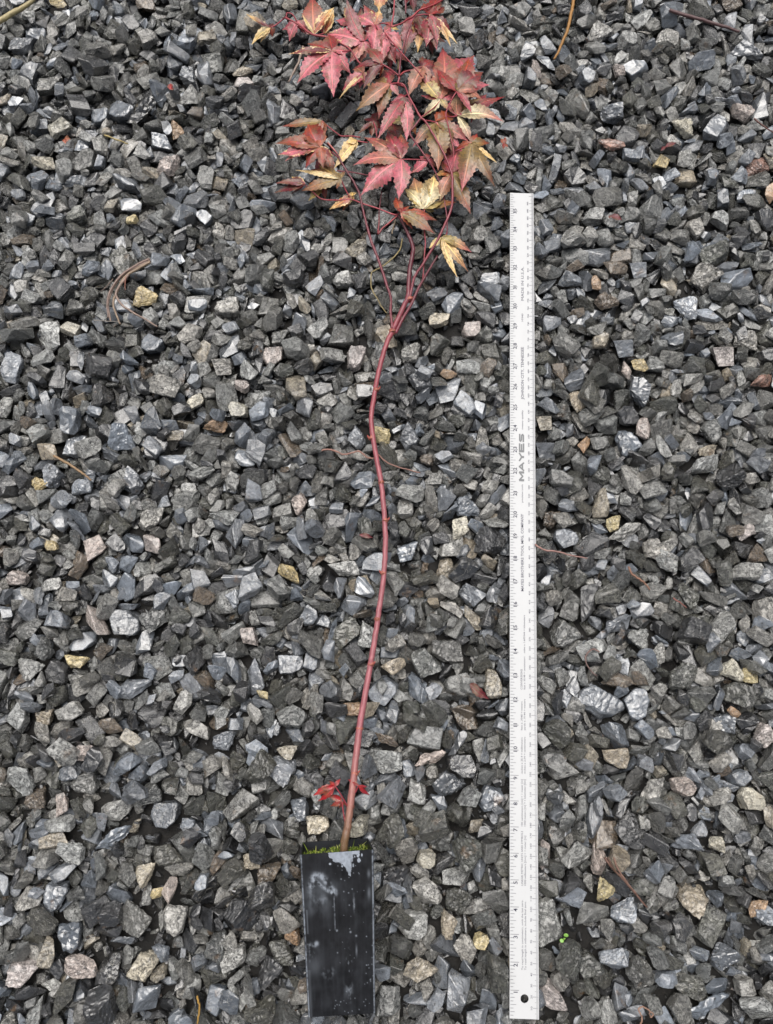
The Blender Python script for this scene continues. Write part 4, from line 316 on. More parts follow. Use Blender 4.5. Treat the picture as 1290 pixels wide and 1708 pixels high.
987027206690,551823672539,585605674518,492117372304,695966232725,682875152784,677516643861,1072355100044,586126058184,703829156737,659593111233,688072432787,679959466385,609409314284,680126123709,9716356012107,3471643168193,593453533863,659169465104,564453619491,648913704588,641228364185,1039100109339,674517771862,648206707786,1096734378572,594010098530,1543347709503,638342115892,1020993365457,525508183611,1017928296706,1073406878961,1130861809135,14358913826052,1039703001132,586110550537,625023538207,1063033046661,635674402436,604050913975,1050465128856,1458492967366,1036377634294,667817181901,667260114531,1086773274103,16168097834474,646043229698,1013372766683,687991019067,594062667446,1474664743098,595616163575,638031247309,643258520970,627612723929,630216252343,637639706528,1061101994435,693524848977,706910753217,995316471772,10448901400332,758931916373,1521869042749,1045325815227,586308251028,583669862461,635673644047,1135861237625,631120924020,1007360280761,630367263260,609194720386,670067184793,769794663387,557833174007,609588179821,596400531884,575727143165,648467276215,456954645432,931601323788,1230724890149,645995044588,606825645013,599139562465,8287511454222,1565889133206,637854289703,692936178754,1055528551385,664310384858,643587950062,654155312610,601826004490,615000888387,1223124648801,688216672905,802972755906,588701948070,514826146269,468572249985,663985114772,604070230552,638080748653,638625062698,575381604543,598860333947,1060579655056,965924815033,
528343535588,682679072709,716790562573,582540457062,569858937059,632559802566,632528633019,564735956018,643784472483,543680094582,4454800603409,1233281419053,735306111063,612391787980,1013372061096,989225765682,507338515626,664278934813,608804053580,674765821381,651303002340,585454096989,1075893342504,575691168521,583639579851,619764083060,564470762655,562390301472,606674151223,534015946457,596809245833,1057559050396,1070766871132,614522837414,1073523997918,722938103149,591091658613,929339944829,572692857067,564454050658,606736141740,1503585222061,551770639754,472918380103,664360279593,648635111458,627602089982,1907053768660,1411900009389,619927395894,604234356583,674372556288,1062130973522,669866260168,588240335297,1385600816686,1469228242127,633101600670,1064441761139,672158357616,1070028405221,461480535935,703767309694,640609234062,1897078951380,492136175139,606853732972,687332266267,554505964362,641143538508,654252077874,688024167295,608622229143,659283228094,677648402156,640637426132,959909800145,682631666092,1529338977147,620125022659,1099978334074,814457620292,607083630895,651337244277,1065883718016,669471590819,635593759395,518018266262,638623824834,586486895592,614914462726,1081482271286,540955618014,632755238994,648715356987,690444759416,628140434230,504584971342,604628067549,1980521976783,646014509820,647112148147,583472421506,1089230604142,635590812979,674880607740,672748529382,660020423539,1495682858107,617261279310,585732154069,642982817062,570252958625,
653958999422,656824813275,1104833848890,646208359574,1083857111288,567103453044,1254625947586,651943983225,606837015314,1071043097137,1037260573257,609507599181,3186857506121,643928491031,596288737363,606559189553,664589521500,700880613715,601678834418,685005143398,965433029659,607118484141,643308131290,575051361010,696178466282,617454171899,614909703071,1115263897293,586260000436,633215982697,625056231508,627727585844,612079863419,703614353945,556913057977,618308650282,644013723034,1015828207483,976605733848,625676182973,575215325777,659169056917,540989847027,658658005428,670110979933,1101849111366,706563509535,789896477638,528209816990,628004835981,1078763983654,763910388497,614537691618,569400312467,603872539929,457973541618,2014846234615,617601901614,651615767432,625581693465,571401154421,606231197635,682548521143,539056995813,583457014936,649319115511,580605990931,687706130323,1112692365664,698387599324,654090735611,625040344767,1057265112089,662066427699,622418268909,1002426188214,624807909621,541496689741,764712397625,1168371394257,667437498583,635135482862,635397470456,1634228596045,507270066970,645796775278,776595416669,654350612127,703662797708,601544138257,629987614020,1446366666581,637687704985,602120080924,656396317704,604086995473,580638496633,693212854221,548527401345,1000542866906,446714928902,659150103247,1016271781388,714284400496,708815453661,617568778848,564402263128,526077896931,593552124340,562125308098,991713901651,622713304711,585684177979,
1036966507698,598992617962,950084661744,1000250918938,571186720942,588747032847,643635751227,617585365429,1034275306616,574545649067,1095541797714,732766434622,627643360592,645763920218,611051867659,1034553242314,665083034397,685692049907,682793351374,677897895777,675633526265,722523936895,667213511183,1497962682935,1144397335322,609903271303,588526101538,1018665672586,1068212192896,549248351818,700699810925,551788186620,1445205866102,637936231821,614327088451,619734263813,456415631615,1086984365692,638885148070,470326822536,1033707637933,1089522644181,590699568783,712714642265,630868373660,912985008578,526278307500,632854630146,1377325687084,638312170620,640845907342,1062618634316,591155953937,549098721810,614406877827,499083515732,700653209111,735551524141,682957554696,604359704661,577133223179,683137558901,619535896452,1359678945858,488904695586,1488017693673,643896470767,580734010706,701522182947,630416677688,585866998105,594220759350,638212909485,2332252880972,677532894291,1405788574503,691772256096,1498093840234,719914733765,1151962139570,1823837429173,674373780424,1385123085228,570252504535,1144494325363,598858221614,939387456661,735189962695,703848605623,638718544902,561845882261,645866228195,580261547455,565168297467,1051858980314,1815533167291,630610922405,1059891042217,603839525369,1385111546303,627941357619,1005361350780,629628335785,570219484936,599058443862,685055457014,2275681248780,1097192211998,1509201132257,685611169237,646617272633,1566091629625,
1440473635686,2173805525146,1009867237904,590075978072,693213594426,1036786185291,633298154663,603739863258,659295503396,567448720262,742434081057,536583502225,1930372290506,701455575688,709237989986,564576868265,1384979194297,1039650164627,513007597696,677661778487,581129668268,581083167088,637766434446,719739104276,688676964207,625367729452,611933467996,2216468116486,1431803802973,1894569420527,661669802116,676661304856,1133535034667,1893603882397,1503471815019,960385304295,761718097893,672565708003,625531161214,1068323872863,1036917786884,714722063473,674798583272,646499858653,674585687447,680452322837,640704052206,640785650306,677844457129,719430953407,633346008428,640800293929,667824023536,1555585500449,1393355159177,484646318266,628117847137,698585840821,596579357478,617274381271,546889561742,684742851541,1521849739331,586655020019,506912719263,1432847059943,2680675046046,645863087500,592077227595,507467958931,1034624795711,525291683609,633186080891,539051621176,693684630698,580442446096,596464362064,1605276360248,536373279564,981373640820,664166600783,556063588704,457282573388,690297836356,656123036062,593697585809,674897684129,604347886890,640128275472,573743946315,711008372455,485955153222,625055044147,659200792753,638227790251,695363236252,955274910903,693486239980,764650231507,1028447760387,2271763737089,569939483943,666721653900,638050478833,640867122755,585913384603,588534049945,1954321967297,666848983632,648976864905,572315492615,899771558098,776379032779,
742841940698,612295081976,609672970404,656433447453,635506264576,622649377316,604053341217,708876954177,531336943084,1697504596216,1044584794030,1888789037953,627744854572,633313826557,699093918417,632838122854,607133024378,609623854035,645896687091,643816858875,669883739948,651176040988,990536748211,664657199829,648531450337,719527142939,700554483581,705750097871,628105716013,1814845859014,530701469669,616442476024,761503840414,1000250186794,557209872422,630150903529,596565997982,654333463125,664293461378,722261783512,687807309396,1054791888860,640767769211,669079293776,693490154856,554617548289,690414882556,620009236255,729910868664,633329564252,635657034807,622962117290,591062891842,1445036956016,561927600213,607068949429,551492917502,1081165507981,693770213739,667459678341,593337229888,1169941074179,630559189652,585865677268,727046700189,575218307586,599086242810,692594007626,1123293052025,643488647448,596435907819,746691401994,633217789585,633219324017,625416167102,2032495015541,585552948103,604641559041,685513820984,1450273139380,430203499621,565124576694,643736348050,1469253644449,696689391222,595894219565,1956990707816,643669975342,549459926944,644046645574,1052347242329,1398449149855,662037272864,707371990857,1067736361115,638798494689,535617906507,910415268342,512271462225,666717959373,669306850372,669799546493,638392539941,672078065057,679858205192,501866266217,606702543604,643454175287,662052205295,643224619899,612003679578,544202269232,565286856940,733338914545,
651669602739,797566558932,638246907909,1920603665942,1186775564332,1482315770219,708122225737,1042143256179,617141255430,915804266627,582704416931,633216634527,1070635272423,574526958693,614439585173,721736502089,709646166708,656857201093,611782957828,694556981904,601805871791,677765348058,1050351707045,719358418109,643241870569,1429703927069,1044405663273,454632026236,603725871237,756798749759,711104541756,586062093875,609443875873,659200052168,580834520642,659183144877,670454860933,570922242455,691278637206,611966039461,648617236207,679632816847,611820242472,1047403680507,2636699224058,2218759887068,1041320690433,1491127528544,1501977491057,649465501874,635718945957,635213931060,645995048718,677616284616,643010645300,666982948666,1041897103192,611817191260,612146975324,1110794096292,662055699783,879995686755,656966973981,589000101558,617650523054,1143723807257,680318924455,619782939888,651644695370,648629699775,583373469015,536437912503,638294026249,561864940057,612636124071,664835046673,512100916414,732503740057,1935626730626,1932645114419,622777479378,557483510853,756097180704,611704610396,585212311137,596121395893,567284506267,940198749449,1083988376978,675272535377,596566010426,1207660198569,601593111277,727616334213,989843017171,611687669619,622630563662,619654449128,677253778464,470882856956,546037216617,548755687130,669952362818,1073696533363,701064336737,987188784212,575360904746,598450036467,531238093226,664507220535,666569055030,585209736183,585286986685,
685773811739,659413926217,604017838572,572771802266,769563082339,734976733685,654054373455,693724464793,732598044283,1149753935459,672012453861,614619536895,735041610648,1443210437581,609669810941,625385421875,612719332950,646025461252,496028935447,669193703828,588782634927,679977239078,554192880336,993121575508,685003592392,593434274737,640685389265,544316559130,730260466466,1013190101794,543595431562,999854638086,642290607753,761829978066,633250678261,643666956250,562569019980,544463269340,643324515301,590682217965,791339908211,1036702183604,551460575590,1054971906614,680990927175,1244827624623,817844239622,687792168693,567123735642,648518853854,707188401930,664767466541,627708254886,583292769341,672275346700,559864429884,816045581276,704126498048,669718275655,695916511576,677454551691,984457001035,485693879113,617226405177,583328535274,557192730213,533433838898,559539118727,978442397467,1039077528454,1089132264459,593059155382,617175780019,656218027417,704187990752,1114924379897,638312605482,630532087139,1055137551168,635445754503,674959056629,567070215549,609491943381,1482386207219,1062507678269,560605356413,559434769324,675448584634,640736841825,627613989892,677534223122,651532402754,614898253901,670192533523,714544655077,662295257236,648908824468,695831239156,499109496375,591173344779,588764904699,743940007939,688247751221,727836047308,714838678619,619928106792,648847018621,588209268048,1459038181861,741773203293,614762517338,619304585858,512496488558,680858605330,
666751318206,604136666103,1231432467870,1055313173666,1141659434432,1023586144301,1071452578077,546801669251,670621584564,567778274299,622516205411,677290737189,685525356893,716755542069,777343389867,1076932261791,740350564095,578011758183,666428317817,1000295461255,638557547908,633381920695,683269781055,609410020097,823858380191,514841882618,1034342870945,596448093728,646367800409,661739252551,637754125436,703732002580,593729501308,735368184933,583948453824,665197683530,682973482834,643191771660,2290132426067,950488031271,640620557266,1485395226604,1409324921337,674911772417,688527390112,646289234055,1555322095583,1011113160929,570151976127,580228176097,1479761442162,742858063142,688346776805,614503435857,997498213574,625316644031,582673111415,1026336232555,651413803653,1099942743339,690034428102,687922636058,439406425147,696241433269,585949858796,457004330555,541892626293,583998106985,606933280220,678189598207,645911289379,714463081977,619912018217,556571077823,543349024913,596352479135,1068651345821,1815207387951,580086493847,620797720835,528501197782,569628013024,1909675794101,1065883682396,1927612970204,632854168416,1332470098787,553671820487,1015765464857,638246444189,622631700993,640867551257,801578089054,664590376494,565584338273,1012972879516,617564591938,976049166859,651563084217,657184671780,596658283951,651041109901,682549354172,596903120622,583835488261,539026666277,630445930091,682774874691,601463314914,617882850002,795534087537,648747021549,640586519404,
546495954062,525473034651,994256410525,564697644304,569498421724,1089314911264,526033865253,627579859982,1982339863651,1061902630765,614617179692,1561251715746,568136467673,594087453844,1954503220465,614851820020,591176742930,1385701752632,567582923936,583161518029,575493477862,740316569371,549441903622,574556897069,1993941997620,551803855180,577772400883,562520981155,572677426105,559567026658,594565592902,677779315899,732911904953,829135397375,706042916177,722446612505,560045968444,557062125174,627562015163,716195866888,674728938086,984163588132,667281819657,1060084390977,1094640216178,667457311147,623566164661,753752482084,719067947088,645928533442,664426590817,737697016827,738040939928,1150552235648,645632925767,686233074889,649026026821,1907248660186,593301321032,634561266955,1096948502072,1318080939691,581117206788,670030632467,580258785964,565244066780,1013377242461,483104174803,1091786897139,656870736475,581556303113,662198645302,599089619544,701274016377,635689230108,690494685332,644272326669,601480244256,612389718899,643229473863,512269095002,585933837189,604329957550,585586001660,627743013495,664541986290,661855546267,625545768955,635641903191,745396815778,1068258638656,664540923891,696030316900,636115437112,662691644385,648893728515,675272227936,648811049730,640895353334,993024122171,651612136665,716737679330,573266311216,1954403745657,1049520037050,643407044011,674883815377,729568031162,606837619979,573299914191,643912630660,667388276124,601642618897,596217824668,
638017829315,520072869004,645523094676,575135220099,617767248465,606937542735,1318277915915,666884050574,620338853623,683088149886,651140663546,963160160059,1099947493787,588386782165,641702951631,588489235749,657049971062,628215513154,695653600495,598824979748,2365726368609,1060360665044,1010785201266,2764215085047,666982602139,719646751172,1060954732265,538597589388,615159153427,677862478819,617046043657,578084821237,577607664617,947938096523,804249492352,741137501587,657072629268,552360738474,981477158646,611885269460,1108319096541,1068148231337,1155211174588,617194999374,638474655434,687939229481,531948164137,638065467819,679581900021,641046696633,591124525166,664542242447,617357869675,559684823185,686069898554,617780052660,646142362183,534668238949,599020893929,664901109777,564581175663,1065655072847,1010701508215,607146128657,475914852937,1047958315485,1134352023423,1018618400684,664150472389,706155111398,722428882073,582750573367,638575403023,583329002375,562929661382,1500909284276,1012982041898,1031968478210,593795879378,672205543275,1445847335164,638394918651,727538634780,654581282113,699047266459,706860707890,590225052742,628529889098,612096564610,696392610784,680452047269,646567207389,627741996254,677764695860,640522910543,635412517889,735256004096,464328684980,1443125847023,519752477292,580571504973,590484716977,1002642807203,1351493084008,1146528719169,658547380061,1191481170981,1053235029166,1031590939958,648794455728,670222870849,643391269419,656446612620,
679956080529,604168730270,688366245703,1414434647655,630313250465,1023811312978,711451881146,646629594298,1465929579104,720753824429,588436703659,656844781662,646306103787,808096811470,661806116179,1479642781067,667359527340,1086150509702,1049925394426,609326900182,1001956190545,569841106169,635655962410,643358879182,662690143613,590910353297,1018718405268,701339057420,643294757567,1979159908185,703862498505,695996961232,668575202395,667176153407,1503602449311,1042109839686,617483434468,3618036813945,666814343379,617357082293,656695146222,638327076694,669652178580,648503587134,439144883687,908549463756,610176814807,591141107702,622666732030,695573138665,648794674283,1033641004132,555164967217,1020956135453,643716391222,619830050101,593155634402,706271325614,1500830725648,677290482773,583260293145,588109711448,627664175221,596480670924,582755626175,593843475624,1755454555604,627940213019,657449468060,646303959373,712188199005,672603761820,688561933392,632759413889,688152887048,737765020455,955262756106,580015889186,1807181979626,638360020133,574559540428,559524035939,606672367785,559388722543,719969557608,703864989970,635479216957,582557132140,1366683847304,1861819928530,1392789395404,905897225822,667110881060,853860580071,1034114534755,656380051795,617787628055,586064413164,699112941551,1474339927578,1010704663083,2445319980008,651432455541,669590602969,1073716003934,633281638130,1153241161272,1130694049231,1123257335194,608945917299,591257669390,1072616851871,1461558739819,
583062427462,690773244186,1429638096686,2069486885553,2284000201348,534975978234,635439034422,1011148373260,578294929817,583263528379,588598613339,558799601034,1020513676615,588943452624,687820215348,1100057307973,459575160222,1005310511625,539022101013,701032027863,819731640492,598873907951,1050137541219,1057641306940,604214521145,1401743957110,591251324461,1065522246861,658641829717,507388143141,957699736793,703932766294,664346926946,449798138292,582915104018,588403948076,683218980035,1007571962380,680285548386,701518045390,594124668103,580741353913,675342076149,727211592177,758778515012,680365843954,648727056651,1094436786753,583603550711,722278051779,785131028403,965729045247,1023597961954,575164149048,564600601988,1210276500334,630891948379,496602423303,598743189171,551785928770,1136381787054,570024552585,1023743370428,580342823382,1872745458891,549118169363,2874593477134,1053135949742,673257370770,580916568628,611981279146,585277949743,598792136660,1113261417254,1089407458104,1080906077850,611765038206,649225577180,625235442208,651435560353,625025245403,638178130340,1210047845865,606411813697,682233506604,651612624207,737628191608,643404298671,1058181914575,634693641867,572383054085,1416877245259,674881506714,714430641264,656941272731,609280498767,1398117592886,1065227557592,533896794621,619780054013,729569253548,1553308432614,657038366986,693348322772,1469355234167,1023234029697,699164359435,572279508105,590337879849,3131054695535,653613075703,641047452344,
638017514472,575069865135,604451026247,717479610610,696084122107,987158935402,622923933907,1080942322168,596494240563,659513317689,574902103067,1847106839424,814059594856,2334675549102,649254120541,648520296176,596648096577,638476429924,617227674891,970248916090,601890265542,688284869742,631135034696,596729304848,1485217649100,622387872740,625399887176,620892368653,605133258209,557555433770,627842428344,1018272231389,596449308083,548591670613,1110198689007,1028723597604,857741102056,947390895503,638409639772,553635939020,1062506024100,1088873509487,2368547164232,1528156707930,756847259781,585663730766,965994703295,1474728847503,676419260143,717578261294,1464015786443,1078681145339,593876755258,630215477743,693458584768,664133203015,638015943748,581228232582,2219104276205,522887133369,727735332074,937613923980,572781796183,1102486531653,683269965659,669751079249,651203065111,599166872258,746381726806,1047352557155,813554269901,606902290389,612131376853,750998368410,1057381664825,640606106771,630628584730,625124912806,640918955903,611898255727,1844139281213,997270557832,565717928915,557387832946,1502943782013,947964888579,682842347941,590730748055,504926989707,1055484521857,614639138624,580704285086,603972655263,616765540620,619893373701,592977934813,651320483104,549135555980,438789352931,619947304860,695103864424,1907645424744,1036852307416,774266608144,742724907972,643767903456,648537325409,599041693540,520120666419,551642627942,748394983114,657036778819,651500058475,
620107308276,674930643858,728146450869,643355222494,601544866698,599315218126,591042043772,593530207429,542657440602,617867757988,564930272814,549180568980,690576685725,476142950967,604214564283,524589470222,1036866403088,672191584180,1052023835457,669342837976,574203562468,599003948148,596894363337,577965845553,724457129781,711613010671,1029332065304,703735541643,685038158218,559160178824,682830427587,1008049400529,648256299864,1104614483754,1888721626494,604219979957,633577367539,678781022871,1888933650763,732944976508,730373528415,580578279098,989584032461,601315433088,989189317305,588683192650,580900557396,635738147951,601103761209,664526501984,714496807610,662410832305,646468785429,690712359391,588179194860,696146042750,651109572259,656630176314,688510466177,976381239332,1034493466337,622437201246,635738053579,643359994541,577711181424,1497881119261,674534557615,1511021464826,598581014540,1204737219656,732044615215,1112528935067,5624173420698,1445762463018,564928464863,470082913812,575202293652,546414301900,630219469095,580770461256,622108893430,607002096820,672652789859,591043896708,653742877878,609327400685,704506617141,635901477372,724803682506,622367023484,756406557327,685725040186,680205533557,692936533703,643650556131,664542838986,617373002412,591238416661,666770228025,662199735350,901911177351,656483094087,656677112901,569969916029,706387930777,627594282506,677403050589,1031346341970,758964118055,656878183102,570152540910,643374531815,679730047303,677271568590,
7286168053622,1398563651820,583393991145,441604574233,1078694632592,698080266193,1009822450208,1118377481210,733438972216,677665732134,619877270619,672374281099,601677088490,570169649046,659674144467,586063325964,653698846757,735796948454,633166880287,596255545949,958569300735,664709348994,1128913129805,552064217125,582980824370,674224041194,662510879380,649093973532,614881937943,609298725430,989602515902,941579565612,11960492831236,1044011144889,900276074856,583426312547,569973501618,1084235498023,574810284512,643244018672,1039344420126,659252378065,979309912271,606884186513,492314745114,585834695106,651137898453,598251945977,1068406805527,575216249899,677731215029,451700714491,609637834469,614506986425,16156778835352,596514840634,627627238154,616685590537,620319706876,646617113167,1482741430898,667605339685,598741795983,585966831176,551870873812,1049946098501,633411567498,620336049780,623090075872,627758170837,
]
